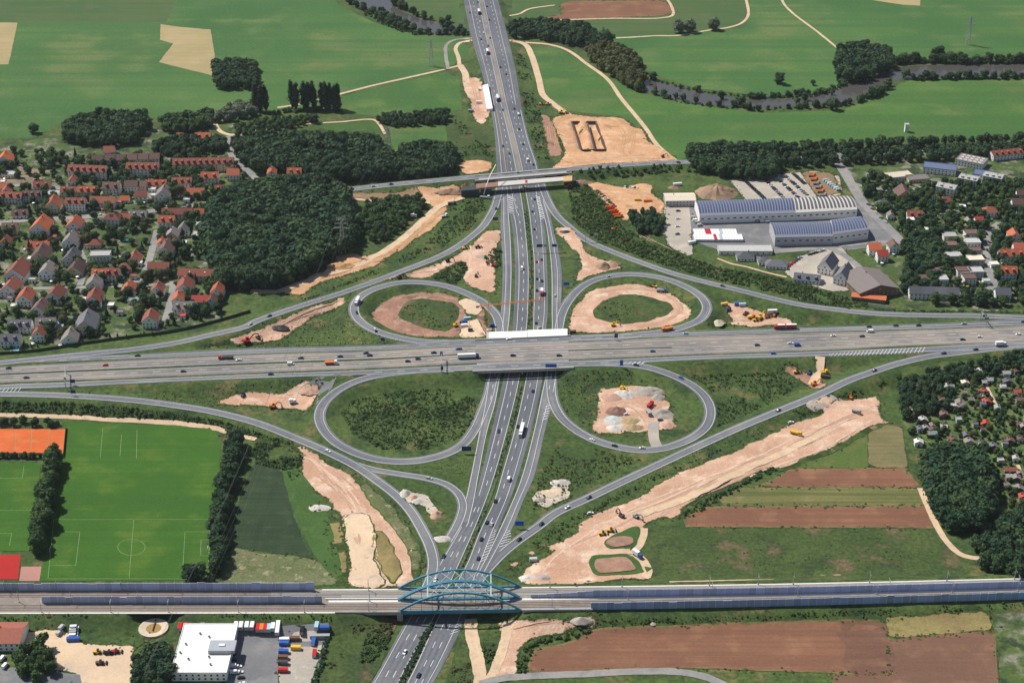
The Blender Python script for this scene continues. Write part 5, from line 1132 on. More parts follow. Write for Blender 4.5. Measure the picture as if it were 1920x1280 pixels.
barrel_hall('factory hall with pale ribbed barrel roof joined to the blue hall', (1490.5,414),(1606,408),(1590,382),(1484.5,386), 8.2, 3.5, M_HALLP, 16, 'w', mat('ribs_dark', (0.10,0.10,0.12), 0.6, 0.1))
barrel_hall('front factory hall with solar rows and white windowed facade', (1452,462),(1560,460),(1555,432),(1442,434), 9, 2.6, M_HALLR, 24, 'g', M_SOLB)
barrel_hall('white office end of the front factory hall', (1560.5,458),(1627,449),(1612,424),(1555.5,431), 10, 2.0, M_HALLR, 12, 'w', M_SOLB)
house(1276,387,56,'E','b',2,'g',depth=18,rz=.04,pitch=.25,label='beige roofed shed beside the contractor yard',cat='hall',group=None,extra='n')
house(1648,557,82,'G','g',2,'t',depth=38,rz=.28,pitch=.30,label='big weathered barn with wide grey-brown roof',cat='barn',group=None,extra='n')
house(1628,566,62,'E','o',1,'t',depth=8,rz=-.25,pitch=.25,label='orange lean-to roof in front of the grey barn',cat='shed',group=None,extra='n')
mb = MB(); a, b = G(1628,575), G(1676,583)
t = empty('striped_fence', (a+b)/2); tag(t, 'white striped board fence below the grey barn', 'fence')
for i in range(22):
    p = a.lerp(b, i/21); mm = MB(); mm.box(-.35,.35,-.06,.06,0,3.6); o = ob('board', cached('fboard', lambda: mm.mesh('board', M_WHITEW)), t); o.location = p-t.location; o.rotation_euler = (0,0,math.atan2((b-a).y,(b-a).x))
for (u, v, w_, kd, rf_, rz, lb) in [(1545,515,28,'G','k',-.45,'white gabled office with tall slate roof near the barn'),(1575,535,28,'G','k',-.45,'twin white gabled office with tall slate roof beside the barn lane'),(1512,532,48,'E','k',-.25,'low slate roofed office with two roof windows by the scrub slope'),(1455,505,40,'H','k',-.1,'grey hip roofed office below the container stack'),(1398,490,32,'H','k',0,'small grey hip roofed house behind the scrub slope'),(1432,498,20,'H','k',0,'small grey hut beside the hip roofed house')]:
    house(u, v, w_, kd, rf_, 2 if kd == 'G' else 1, 'w', rz=rz, pitch=1.1 if kd == 'G' else .6, depth=22 if kd == 'G' else 12, label=lb, cat='office', group=None)
house(1398,478,100,'F','f',1,'w',depth=14,rz=.0,label='long flat grey shed between container stack and scrub slope',cat='hall',group=None)
# white hall at the near edge
house(374,1276,104,'F','w',2,'w',depth=46,rz=.0,label='large white flat roofed hall beside the container yard',cat='hall',group=None)
house(382,1310,60,'F','w',1,'w',depth=9,rz=.0,label='low white annex in front of the flat roofed hall',cat='hall',group=None)
p = G(374,1276); t = empty('roof_plant', (p.x+11, p.y+22, 6.5)); tag(t, 'grey roof plant room on the white hall', 'roof unit')
mb = MB(); mb.box(-8,8,-5,5,0,2.6); ob('cabin', mb.mesh('cabin', mat('plant_grey', (0.36,0.38,0.42), 0.7, 0.08)), t); mb = MB(); mb.box(-2,1.6,-1,1,2.6,3.2); ob('vent', mb.mesh('vent', M_WHITEW), t)
for k, (dx, dy) in enumerate(((-8,12),(-12,26),(1,33),(4,14),(-14,18),(6,7),(-5,36))):
    t = empty('roof_vent', (p.x+dx, p.y+dy, 6.55)); tag(t, 'small dark vent on the white hall roof', 'vent', 'vents on the white hall'); mb = MB(); mb.cyl((0,0,0),(0,0,.8),.55,.45); ob('stack', cached('rv', lambda: mb.mesh('stack', M_STEEL)), t); mb2 = MB(); mb2.cyl((0,0,.8),(0,0,1.0),.8,.5); ob('cap', cached('rvc', lambda: mb2.mesh('cap', M_DARK)), t)
house(8,1220,62,'E','r',2,'w',depth=20,rz=.0,pitch=.35,label='red-brown roofed hall at the sandy yard',cat='hall',group=None,extra='n')
# shelter hall near the cemetery, tower in the meadow, weirs
t = empty('white_tower', G(1699,247)); tag(t, 'small white transformer tower alone in the meadow', 'tower')
mb = MB(); mb.box(-2,2,-2,2,0,8.5); ob('wall', mb.mesh('wall', wallmat('w')), t); mb = MB(); mb.box(-2.4,2.4,-2.4,2.4,8.5,9.0); ob('roof', mb.mesh('roof', roofmat('f')), t)
# ------------------------------------------------------------------ foliage
def leaf_mat(name, c1, c2, c3):
    m = bpy.data.materials.new(name); m.use_nodes = True; n = m.node_tree.nodes; l = m.node_tree.links
    bs = n['Principled BSDF']; bs.inputs['Roughness'].default_value = 0.75; bs.inputs['Specular IOR Level'].default_value = 0.2
    oi = n.new('ShaderNodeObjectInfo'); at = n.new('ShaderNodeAttribute'); at.attribute_name = 'tint'
    ad = n.new('ShaderNodeMath'); ad.operation = 'ADD'; l.new(oi.outputs['Random'], ad.inputs[0]); l.new(at.outputs['Fac'], ad.inputs[1])
    fr = n.new('ShaderNodeMath'); fr.operation = 'FRACT'; l.new(ad.outputs[0], fr.inputs[0])
    geo = n.new('ShaderNodeNewGeometry')
    c = _mix(n, l, fr.outputs[0], c1, c2)
    c = _mix(n, l, _ramp(n, l, _noise(n, l, geo.outputs['Position'], 0.55, 4, 0.7), 0.46, 0.66), c, c3)
    l.new(c, bs.inputs['Base Color'])
    tr = n.new('ShaderNodeBsdfTranslucent'); l.new(c, tr.inputs['Color']); mx = n.new('ShaderNodeMixShader'); mx.inputs[0].default_value = 0.25
    l.new(bs.outputs[0], mx.inputs[1]); l.new(tr.outputs[0], mx.inputs[2]); l.new(mx.outputs[0], n['Material Output'].inputs['Surface'])
    return m
LM = dict(tree=leaf_mat('tree_leaves', (0.046,0.102,0.036), (0.092,0.146,0.042), (0.034,0.076,0.032)),
          dark=leaf_mat('dark_leaves', (0.028,0.074,0.038), (0.072,0.124,0.044), (0.022,0.058,0.034)),
          shrub=leaf_mat('shrub_leaves', (0.066,0.118,0.034), (0.090,0.142,0.040), (0.048,0.090,0.032)),
          olive=leaf_mat('olive_leaves', (0.105,0.125,0.042), (0.125,0.135,0.046), (0.07,0.095,0.036)),
          silver=leaf_mat('silver_leaves', (0.17,0.21,0.14), (0.19,0.225,0.15), (0.10,0.13,0.085)),
          poplar=leaf_mat('poplar_leaves', (0.030,0.066,0.036), (0.040,0.078,0.040), (0.022,0.050,0.03)))
M_BARK = mat('bark', (0.11,0.085,0.065), 0.95, 0.25)
def ico(sub):
    bm = bmesh.new(); bmesh.ops.create_icosphere(bm, subdivisions=sub, radius=1)
    v = np.array([x.co[:] for x in bm.verts]); f = np.array([[q.index for q in x.verts] for x in bm.faces]); bm.free(); return v, f
I1, I2 = ico(1), ico(2)
def blob(rng, lobes, quads, qs, sub, core=.86):
    """lobes: (centre, radii); a rough core plus loose leaf faces; returns triangles"""
    Vs, Fs, n = [], [], 0; iv, f_ = (I1, I2)[sub-1]
    tot = sum(r[0]*r[1]+r[0]*r[2] for _, r in lobes)
    for c, r in lobes:
        c = np.array(c); r = np.array(r)
        v = iv*(1+rng.uniform(-.22, .16, (len(iv),1)))*r*core+c
        Vs.append(v); Fs.append(f_+n); n += len(v)
        k = int(quads*(r[0]*r[1]+r[0]*r[2])/tot)+1
        d = rng.normal(size=(k,3)); d[:,2] = np.abs(d[:,2])*.9-.25*rng.random(k); d /= np.linalg.norm(d, axis=1)[:,None]
        p = c+d*r*rng.uniform(.86, 1.16, (k,1))
        a = np.cross(d, rng.normal(size=(k,3))); a /= np.linalg.norm(a, axis=1)[:,None]; b = np.cross(d, a)+d*rng.uniform(-.8, .8, (k,1))
        s = rng.uniform(.6, 1.25, (k,1))*qs
        q = np.stack([p-a*s-b*s, p+a*s-b*s*.7, p+a*s*.8+b*s, p-a*s*.9+b*s*.8], 1).reshape(-1, 3)
        i = n+4*np.arange(k)[:,None]; Vs.append(q); Fs.append(np.concatenate([i+np.array([0,1,2]), i+np.array([0,2,3])], 0)); n += 4*k
    return np.concatenate(Vs), np.concatenate(Fs)
def tri_mesh(name, V_, F_, m, tint=None, smooth=False):
    me = bpy.data.meshes.new(name); me.vertices.add(len(V_)); me.vertices.foreach_set('co', np.ascontiguousarray(V_, np.float32).ravel())
    me.loops.add(3*len(F_)); me.loops.foreach_set('vertex_index', np.ascontiguousarray(F_, np.int32).ravel())
    me.polygons.add(len(F_)); me.polygons.foreach_set('loop_start', np.arange(0, 3*len(F_), 3, dtype=np.int32))
    me.update(calc_edges=True); me.materials.append(m)
    if tint is not None:
        at = me.attributes.new('tint', 'FLOAT', 'POINT'); at.data.foreach_set('value', np.ascontiguousarray(tint, np.float32))
    return me
# unit crowns: height 1, foot of the tree at the origin
def broad_lobes(rng, n, wide=.40, low=.02):
    L = [((0,0,.53), (wide*.78, wide*.78, .40))]
    for k in range(n):
        a = rng.uniform(0, 6.28); z = rng.uniform(low+.1, .86); rr = wide*math.sqrt(max(.05, 1-((z-.52)/.46)**2))*rng.uniform(.45, .8)
        s = rng.uniform(.13, .21); L.append(((rr*math.cos(a), rr*math.sin(a), z), (s, s, s*rng.uniform(.75, 1.0))))
    return L
def poplar_lobes(rng):
    return [((0,0,.52), (.075,.075,.44))]+[((rng.uniform(-.03,.03), rng.uniform(-.03,.03), z), (.07*(1.15-abs(z-.45)), .07*(1.15-abs(z-.45)), .12)) for z in np.linspace(.14, .9, 9)]
def conifer_lobes(rng):
    return [((0,0,z), (.20*(1.03-z), .20*(1.03-z), .09)) for z in np.linspace(.14, .93, 9)]
r_ = np.random.default_rng(3)
HI = [blob(r_, broad_lobes(r_, 13), 620, .040, 1) for _ in range(5)]
LO = [blob(r_, broad_lobes(r_, 6), 190, .062, 1) for _ in range(5)]
POP = [blob(r_, poplar_lobes(r_), 420, .020, 1) for _ in range(3)]
CON = [blob(r_, conifer_lobes(r_), 300, .028, 1) for _ in range(2)]
SHR = [blob(r_, [((0,0,.32),(.42,.42,.42))]+[((r_.uniform(-.4,.4), r_.uniform(-.4,.4), r_.uniform(.25,.6)), (.28,.28,.28)) for _ in range(2)], 46, .13, 1, .8) for _ in range(5)]
def trunk_mesh(k, h0):
    mb = MB(); rr = random.Random(k); mb.cyl((0,0,-.02), (0,0,h0), .026, .016, 7)
    for i in range(4):
        a = i*1.6+rr.random(); mb.cyl((0,0,h0*.8), (.16*math.cos(a), .16*math.sin(a), h0+.20), .012, .005, 5)
    return mb.mesh('trunk', M_BARK)
CR = {}
for nm, src, lm in (('tree', HI, 'tree'), ('dark', HI, 'dark'), ('silver', HI, 'silver'), ('olive', HI, 'olive'), ('poplar', POP, 'poplar'), ('conifer', CON, 'dark')):
    CR[nm] = [tri_mesh('crown', v, f, LM[lm]) for v, f in src]
TR = [trunk_mesh(k, .34) for k in range(2)]; TRP = trunk_mesh(9, .2)
def tree(p, h, kind, label, group, name='leafy_tree', wide=1.0):
    t = empty(name, (p[0], p[1], p[2]-.05), random.uniform(0, 6.28)); tag(t, label, 'tree', group)
    s = h; ws = h*wide*random.uniform(.88, 1.15)
    t.scale = (ws, ws, s); t.empty_display_size = .05
    ob('trunk', TRP if kind in ('poplar', 'conifer') else random.choice(TR), t); ob('crown', random.choice(CR[kind]), t); return t
def mass(name, label, items, src, lm, cat):
    """items: (x,y,z,height,wide): one object for what nobody could count"""
    VV, FF, TT, n = [], [], [], 0
    for x, y, z, h, w in items:
        v, f = random.choice(src); a = random.uniform(0, 6.28); c, s = math.cos(a), math.sin(a)
        q = v*np.array([h*w, h*w, h]); q = np.stack([q[:,0]*c-q[:,1]*s+x, q[:,0]*s+q[:,1]*c+y, q[:,2]+z-.1], 1)
        VV.append(q); FF.append(f+n); n += len(q); TT.append(np.full(len(q), random.random()))
    if not VV: return
    return tag(ob(name, tri_mesh(name, np.concatenate(VV), np.concatenate(FF), LM[lm], np.concatenate(TT))), label, cat, kind='stuff')
HOUSE_XY = [(o.location.x, o.location.y, 5.0) for o in bpy.data.objects if o.parent is None and o.get('category') in ('house','hall','office','building','barn','terrace house','apartment block','shed','garage')]
HXY = np.array(HOUSE_XY)
road_pts = np.concatenate([((r['L']+r['R'])/2)[:,:2] for r in ROADS]); road_hw = np.concatenate([np.linalg.norm((r['R']-r['L'])[:,:2], axis=1)/2 for r in ROADS])
trk_pts = np.concatenate([c for c, w in TRK]); trk_hw = np.concatenate([np.full(len(c), w) for c, w in TRK])
def clear(x, y, hd=7.5, rd=1.5):
    if hd and (np.hypot(HXY[:,0]-x, HXY[:,1]-y) < hd).any(): return False
    return not (np.hypot(road_pts[:,0]-x, road_pts[:,1]-y) < road_hw+rd).any() and not (np.hypot(trk_pts[:,0]-x, trk_pts[:,1]-y) < trk_hw+.8*rd).any()
def scatter(px, n, hmin, hmax, mind, seed=0, canopy=True, hd=0, rd=1.0):
    """feet of plants inside a photo outline; with canopy, both foot and tip lie inside the outline"""
    rng = random.Random(seed*7+len(px)); ring = [tuple(G(u, v)[:2]) for u, v in px]; ar = np.array(ring); x0, y0 = ar.min(0); x1, y1 = ar.max(0)
    P = np.array(px, float); out = []; cell = {}; tries = 0
    C = np.random.default_rng(seed+5).uniform((x0, y0), (x1, y1), (n*14, 2)); C = C[inside(C[:,0], C[:,1], ring)]
    for x, y in C:
        if len(out) >= n: break
        h = rng.uniform(hmin, hmax)
        k = (int(x/mind), int(y/mind))
        if any((a-x)**2+(b-y)**2 < mind*mind for i in (-1,0,1) for j in (-1,0,1) for a, b in cell.get((k[0]+i, k[1]+j), ())): continue
        z = hz(x, y)
        if canopy:
            u, v = PX((x, y, z+h*.8))
            if not bool(inside(np.array([u]), np.array([v]), px)[0]): continue
        if (hd or rd) and not clear(x, y, hd, rd): continue
        cell.setdefault(k, []).append((x, y)); out.append((x, y, z, h))
    return out
def wood(label, indiv_label, px, n, hmin, hmax, mind, seed, keep, kind='tree', lm='tree', hd=0):
    it = scatter(px, n, hmin, hmax, mind, seed, True, hd); it.sort(key=lambda q: q[1])
    keep = min(len(it), int(keep*.24)+3)
    for q in it[:keep]: tree(q, q[3], kind, indiv_label, indiv_label+' set', 'wood_tree')
    mass('wood', label, [(*q, random.uniform(.85, 1.45)) for q in it[keep:]], LO, lm, 'wood')
def shrubs(label, px, n, hmin, hmax, mind, seed, lm='shrub', name='scrub', thr=-.16):
    it = scatter(px, int(n*1.7), hmin, hmax, mind*.62, seed, False, 0, .6)
    it = [q for q in it if noise.fractal((q[0]*.035+seed, q[1]*.035, .3), 1.0, 2.0, 3) > thr]
    X = np.array([q[0] for q in it]); Y = np.array([q[1] for q in it]); Z, _ = gza(X, Y)
    it = [(x, y, z, hmin*.45+(h-hmin*.45)*random.random()**1.4) for (x, y, _, h), z in zip(it, Z)]
    mass(name, label, [(*q, random.uniform(.9, 1.5)) for q in it], SHR, lm, 'scrub')
def belt(px, width, spacing, hmin, hmax, seed):
    rng = random.Random(seed); D = crom(px, 3); P = [G(u, v) for u, v in D[:,:2]]; out = []; acc = 0
    for a, b in zip(P[:-1], P[1:]):
        acc += (b-a).length
        while acc > spacing:
            acc -= spacing; x = b.x+rng.uniform(-width, width)/2; y = b.y+rng.uniform(-width, width)/2; out.append((x, y, hz(x, y), rng.uniform(hmin, hmax)))
    return out
def row(label, group, px, width, spacing, hmin, hmax, seed, kind='tree', wide=1.0, name='row_tree'):
    for q in belt(px, width, spacing, hmin, hmax, seed): tree(q, q[3], kind, label, group, name, wide)
def hedge(label, px, width, spacing, hmin, hmax, seed, lm='shrub'):
    mass('hedge', label, [(*q, random.uniform(.9, 1.3)) for q in belt(px, width, spacing, hmin, hmax, seed)], SHR, lm, 'hedge')

# woods
wood('dense dark forest beside the village','forest edge tree at the near rim of the village forest',[(392,378),(430,350),(480,338),(540,330),(600,328),(640,342),(648,365),(658,400),(676,440),(662,470),(612,490),(582,508),(545,532),(515,544),(470,547),(422,542),(398,505),(383,440)],900,11,20,5.2,1,130,'dark','dark')
wood('dense wood below the training lawn','edge tree of the wood along the country road',[(438,262),(500,247),(600,247),(700,253),(730,280),(737,310),(745,338),(640,342),(600,338),(530,325),(485,325),(452,305)],760,9,18,5.6,2,110,'dark','dark')
wood('small dense wood beside the motorway bank','edge tree of the small wood beside the motorway bank',[(742,300),(752,270),(800,264),(850,271),(854,320),(830,334),(760,338),(742,325)],230,10,15,5.6,3,50,'dark','dark')
wood('thicket between brown bank and orange cutting','thicket tree beside the orange cutting',[(690,372),(735,365),(785,362),(800,385),(772,412),(735,446),(702,455),(672,425)],230,6,11,5.0,4,70,'tree','tree')
wood('old trees above the village','old broad tree at the village edge',[(120,226),(180,205),(270,208),(280,240),(252,272),(190,280),(122,266)],150,11,16,6.5,5,70,'dark','dark',6)
wood('tree belt above the apartment rows','belt tree above the apartment rows',[(290,262),(340,252),(440,258),(442,285),(330,296),(288,288)],120,8,13,6.0,6,60,'dark','dark',6)
wood('trees around the pale lane','tree beside the pale village lane',[(305,215),(345,210),(398,203),(404,238),(345,255),(308,250)],70,10,14,6.0,7,35,'tree','tree',6)
wood('meadow copse','tree of the copse in the wide meadow',[(403,112),(440,106),(480,116),(483,168),(403,168)],60,11,15,6.0,8,25,'dark','dark')
wood('grey willow thicket below the poplars','willow beside the meadow copse',[(402,218),(440,185),(478,190),(478,218),(440,228),(408,230)],40,8,13,6.0,9,20,'silver','silver')
wood('thicket between poplars and wood','thicket tree below the poplars',[(440,232),(480,222),(580,214),(600,222),(560,240),(480,258),(445,264)],120,6,10,5.5,10,50,'tree','tree')
wood('row of trees behind the paddock','tree in the row behind the paddock',[(703,216),(750,209),(800,205),(840,204),(840,234),(740,239),(703,230)],90,7,10,5.5,11,45,'dark','dark')
wood('riverside grove right of the motorway','riverside tree at the footbridge bend',[(1096,92),(1125,78),(1160,80),(1195,102),(1208,140),(1204,175),(1160,155),(1110,118)],110,10,15,6.5,12,60,'olive','olive')
wood('trees hiding the river beside the motorway','riverside tree near the motorway bridge',[(955,38),(1005,32),(1100,42),(1125,65),(1118,92),(1060,85),(1000,72),(955,68)],130,8,13,6.0,13,55,'dark','dark')
wood('dense tree island at the river bend','tree of the dense island at the river bend',[(1562,118),(1572,83),(1620,78),(1668,88),(1672,132),(1640,148),(1600,158),(1568,145)],80,11,17,6.5,14,40,'dark','dark')
wood('dense wood beside the car park','edge tree of the wood beside the car park',[(1283,272),(1350,266),(1442,270),(1460,300),(1448,335),(1385,338),(1340,330),(1300,322)],300,11,15,6.0,15,70,'dark','dark')
wood('long tree belt between meadow and eastern houses','tree in the long belt above the eastern houses',[(1440,268),(1560,262),(1700,258),(1850,252),(2000,245),(2000,285),(1850,296),(1700,305),(1560,312),(1450,318)],420,9,13,7.0,16,120,'dark','dark',7)
wood('round dark grove beside the brown fields','edge tree of the round dark grove',[(1722,855),(1775,832),(1830,838),(1858,868),(1864,940),(1845,988),(1790,1003),(1752,962),(1732,905)],260,13,17,5.4,17,70,'dark','dark')
wood('grove at the allotment corner','tree of the grove at the allotment corner',[(1828,1000),(1870,975),(1905,950),(2000,940),(2000,1085),(1900,1082),(1850,1070),(1822,1045)],160,8,12,5.5,18,80,'dark','dark')
wood('allotment wood beside the slip road','tree of the allotment wood',[(1690,712),(1740,690),(1800,672),(1900,655),(2000,650),(2000,690),(1900,700),(1790,728),(1772,775),(1692,788)],300,6,10,5.0,19,110,'dark','dark',4)
wood('dark thicket between barn and terraces','thicket tree between barn and terraces',[(1690,438),(1755,425),(1775,470),(1772,520),(1745,545),(1695,540),(1700,500)],90,9,13,6.0,20,50,'dark','dark',6)
wood('clump of trees on the contractor yard','tree of the clump on the contractor yard',[(1182,395),(1222,386),(1248,415),(1240,437),(1200,439),(1180,422)],46,6,9,5.0,21,26,'dark','dark')
wood('yard trees beside the sandy yard','big tree beside the sandy yard',[(32,1200),(75,1195),(110,1262),(70,1282),(32,1272)],26,9,12,5.0,22,26,'tree','tree',5)
wood('yard trees beside the white hall','big tree beside the white hall',[(250,1225),(300,1205),(320,1218),(320,1295),(242,1298)],44,9,12,5.0,23,44,'dark','dark',5)
# poplars and single trees
for u, v in ((481,208),(490,210),(499,209),(548,204),(556,205),(570,204),(578,205),(588,204),(604,205),(612,206),(620,205),(628,206),(634,205)): tree(G(u, v), random.uniform(29, 33), 'poplar', 'tall slim poplar at the end of the sandy track', 'poplars in the wide meadow', 'poplar_tree', 1.45)
hedge('low bushes under the tall poplars',[(505,214),(545,209),(600,207),(640,207)],6,2.2,3,5.5,31,'dark')
for (u, v, h, k, lb) in [(1272,62,18,'silver','big silvery willow crossed by the pale field track'),(1293,60,19,'silver','second silvery willow leaning on the first'),(1338,56,18,'silver','lone silvery willow beside the bend of the track'),(1133,86,23,'tree','tall dark tree at the end of the river footbridge'),(1461,157,14,'dark','lone upright tree in the river meadow'),(590,230,11,'dark','lone round tree above the training lawn'),(357,1088,13,'dark','left dark tree at the football corner'),(371,1087,13.5,'dark','right dark tree at the football corner'),(1562,206,14,'dark','round dark tree overhanging the river bend'),(64,250,13,'tree','slim pale tree standing in the meadow edge'),(1230,440,7,'dark','dark tree beside the parked cement silos'),(1868,395,7,'tree','round tree at the white villa'),(1640,470,7,'tree','round tree opposite the factory gate'),(396,1092,7,'dark','small dark tree at the noise wall')]:
    tree(G(u, v), h, k, lb, None, 'single_tree', 1.15)
for k, (u, v, h) in enumerate([(655,8,9),(668,14,10),(682,20,11),(700,24,10),(716,30,12),(722,40,14),(735,46,15),(748,50,14),(760,53,14),(742,10,12),(752,16,12),(790,60,6),(830,50,11),(840,56,12),(848,60,10),(862,62,11),(1225,150,11),(1276,166,5),(1308,172,8),(1352,186,10),(1388,199,12),(1402,206,9),(1422,208,7),(1255,186,6),(1228,178,7),(1524,160,7),(1510,188,9),(1495,196,8),(1478,204,6),(1530,200,6),(1612,190,9),(1634,182,12),(1652,176,10),(1692,116,12),(1720,116,10),(1757,112,17),(1782,116,14),(1800,118,14),(1816,120,9),(1698,146,11),(1736,148,11),(1748,149,9),(1798,146,8),(1810,147,8),(1846,146,9),(1890,144,9),(1892,116,10),(1912,118,12),(1846,116,7),(1925,116,11),(1560,178,6),(1440,205,5)]):
    tree(G(u, v), h, 'dark' if k % 3 else 'tree', 'leafy tree on the open river bank', 'trees on the open river bank', 'riverside_tree', wide=1.15)
hedge('ragged tree belt on the far bank of the river bend',[(1395,183),(1440,182),(1500,178),(1560,170),(1600,140)],7,6,4,9,83,'dark')
hedge('ragged tree belt along the right river reach',[(1670,124),(1720,118),(1790,119),(1860,119),(1990,118)],7,5,4,9,84,'dark')
hedge('ragged bush belt along the near bank of the right reach',[(1690,150),(1760,149),(1860,147),(1990,146)],6,7,3,7,85,'dark')
hedge('low bushes along the upper river bank',[(645,-5),(700,32),(760,60),(830,66),(880,64)],8,3,2,4.5,32,'tree')
hedge('low bushes along the winding river bank',[(1205,168),(1260,187),(1330,199),(1440,205),(1540,199),(1590,196)],6,3.5,1.5,3.5,33,'tree')
hedge('low bushes on the far bank of the winding river',[(1215,148),(1310,170),(1440,184),(1540,177),(1600,150),(1700,120),(1920,118)],6,4,1.5,3.5,34,'tree')
row('tall dense tree in the row beside the football field','tree row beside the football field',[(100,862),(97,890),(92,920),(88,950),(83,985),(76,1020),(73,1040)],5,4.2,12,16,35,'tree')
row('tall dark tree in the row under the power line','tree row under the power line',[(442,832),(438,855),(432,885),(425,915),(418,950),(413,990),(412,1030),(411,1075)],6,4.4,11,15,36,'dark')
row('small dark tree behind the tennis courts','trees behind the tennis courts',[(-40,796),(40,797),(122,797)],6,5.5,5,8,37,'dark')
row('little round tree in front of the tennis courts','trees in front of the tennis courts',[(-40,858),(88,858)],1.5,3.4,4.2,5.4,38,'dark')
row('slim conifer along the motorway garden edge','conifers of the village edge',[(-40,655),(60,650),(140,640),(220,634),(300,625)],8,6,3.5,6,39,'conifer',name='conifer_tree')
for nm_, pts_, sp_, h0_, h1_, sd_ in (('far', [(1672,122),(1720,117),(1790,118),(1860,118),(1990,117)], 8, 7, 13, 92), ('near', [(1690,150),(1760,149),(1860,147),(1990,146)], 11, 6, 10, 93), ('bend', [(1480,203),(1540,200),(1590,197),(1640,180),(1670,160)], 9, 6, 11, 94), ('inner', [(1385,184),(1440,183),(1500,179),(1560,170)], 12, 4, 8, 95), ('left', [(700,30),(760,58),(800,64),(870,66)], 11, 7, 13, 96), ('leftfar', [(735,5),(790,33),(850,44)], 12, 6, 11, 97), ('pool', [(1210,166),(1300,192),(1400,203)], 14, 4, 9, 98)):
    row('leafy tree in the broken belt along the river', 'tree belt along the river', pts_, 5, sp_, h0_, h1_, sd_, 'dark' if sd_ % 2 else 'tree', 1.15, 'riverside_tree')
# gardens
GL = ['garden tree between the red roofs of the village','tree in the gardens of the eastern houses','fruit tree in the allotments']
vill = [(-40,285),(60,285),(260,300),(470,290),(470,340),(395,372),(385,440),(400,520),(420,560),(415,596),(300,616),(140,636),(40,644),(-40,650)]
def garden(px, n, h0, h1, md, seed, hd, keep, kinds, label, group, name, mlabel):
    it = scatter(px, n, h0, h1, md, seed, False, hd, 1.5); it.sort(key=lambda q: -q[3]/q[1])
    KL = dict(tree='mid green', dark='dark green', olive='pale olive', conifer='slim pointed')
    for i, q in enumerate(it[:keep]): k = kinds[i % len(kinds)]; tree(q, q[3], k, ('tall ' if q[3] > h0+.75*(h1-h0) else '')+KL[k]+' '+label, group, name, 1.1)
    for lm in ('tree', 'dark'): mass('garden_trees', mlabel.replace('trees', 'lighter trees' if lm == 'tree' else 'darker trees'), [(*q, random.uniform(1.0, 1.3)) for q in it[keep+(lm == 'dark')::2]], LO, lm, 'trees')
garden(vill, 520, 5, 12, 5.4, 40, 6.6, 160, ('tree','dark','dark','olive','tree','conifer'), GL[0], 'village garden trees', 'garden_tree', 'smaller trees filling the village gardens')
east = [(1600,352),(1640,330),(1700,345),(1800,345),(2000,335),(2000,578),(1760,572),(1692,560),(1700,470),(1655,412)]
garden(east, 470, 5, 11, 5.6, 41, 9.0, 140, ('tree','dark','dark'), GL[1], 'eastern garden trees', 'garden_tree', 'smaller trees filling the eastern gardens')
allot = [(1692,720),(1790,690),(2000,675),(2000,960),(1870,950),(1850,850),(1725,835),(1695,800)]
garden(allot, 400, 2.5, 6, 4.2, 42, 3.2, 150, ('tree','dark','olive'), GL[2], 'allotment trees', 'fruit_tree', 'smaller trees filling the allotments')
shrubs('garden hedges and bushes between the village houses',vill,900,1.0,2.6,3.0,43,'dark','garden_hedges')
shrubs('garden hedges and bushes between the eastern houses',east,700,1.0,2.6,3.2,44,'dark','garden_hedges')
shrubs('bushes and beds between the allotment sheds',allot,600,.8,2.0,2.8,45,'shrub','garden_hedges')
# scrub on banks
shrubs('dense scrub on the slope behind the north-eastern slip road',[(1065,352),(1100,347),(1120,370),(1150,402),(1172,430),(1205,448),(1255,470),(1292,483),(1345,502),(1440,518),(1480,528),(1560,550),(1640,575),(1600,577),(1500,561),(1440,547),(1330,521),(1260,502),(1180,474),(1110,444),(1075,412)],2600,.9,3.4,1.9,46,thr=-.5)
shrubs('dark scrub belt below the south-western slip road',[(-60,750),(120,753),(240,762),(330,773),(420,790),(480,808),(545,832),(520,826),(430,806),(320,786),(130,776),(-60,774)],1300,1.0,3.0,2.0,47,'tree',thr=-.6)
shrubs('thicket at the head of the pale earth fan',[(480,832),(512,829),(550,846),(566,858),(562,875),(530,882),(480,868),(470,850)],240,1.5,3.6,2.3,48,'tree')
shrubs('bright hedge along the earth fan',[(535,882),(560,882),(598,935),(610,955),(590,960),(565,930)],170,1.0,2.4,2.2,49)
shrubs('overgrown thicket inside the green loop',[(640,775),(660,748),(750,727),(830,722),(888,738),(893,780),(860,822),(800,842),(720,842),(662,815)],2600,.5,2.2,2.0,50,thr=-.6)
shrubs('darker bushes inside the green loop',[(660,800),(700,760),(800,745),(880,760),(870,800),(800,835),(700,835)],500,.8,2.8,2.4,86,'tree')
shrubs('weeds on the floor of the gravel depot loop',[(1045,722),(1090,692),(1180,694),(1250,710),(1120,722),(1105,800),(1060,775)],800,.4,1.5,2.0,51,'olive',thr=-.3)
shrubs('scrub between gravel depot loop and south-eastern slip road',[(1275,698),(1460,690),(1500,720),(1440,758),(1345,800),(1346,760),(1322,722)],1300,.5,2.2,2.2,52,thr=-.4)
shrubs('scrub below the gravel depot loop',[(1010,890),(1050,830),(1110,840),(1200,862),(1110,905),(1075,920),(1000,960)],900,.5,2.0,2.1,53,'olive',thr=-.3)
shrubs('bushes on the bank above the forest cutting',[(560,560),(640,533),(720,500),(790,462),(840,415),(880,385),(905,395),(885,425),(830,462),(750,497),(640,538),(570,566)],1100,.7,2.4,2.1,54,thr=-.3)
shrubs('scrub at the western foot of the overpass',[(842,385),(870,372),(905,372),(912,392),(880,420),(850,420)],160,1.2,3.0,2.4,55)
shrubs('scrub island between the pink earthworks',[(812,520),(840,503),(868,492),(878,505),(866,522),(850,533),(820,528)],110,1.4,3.4,2.2,56)
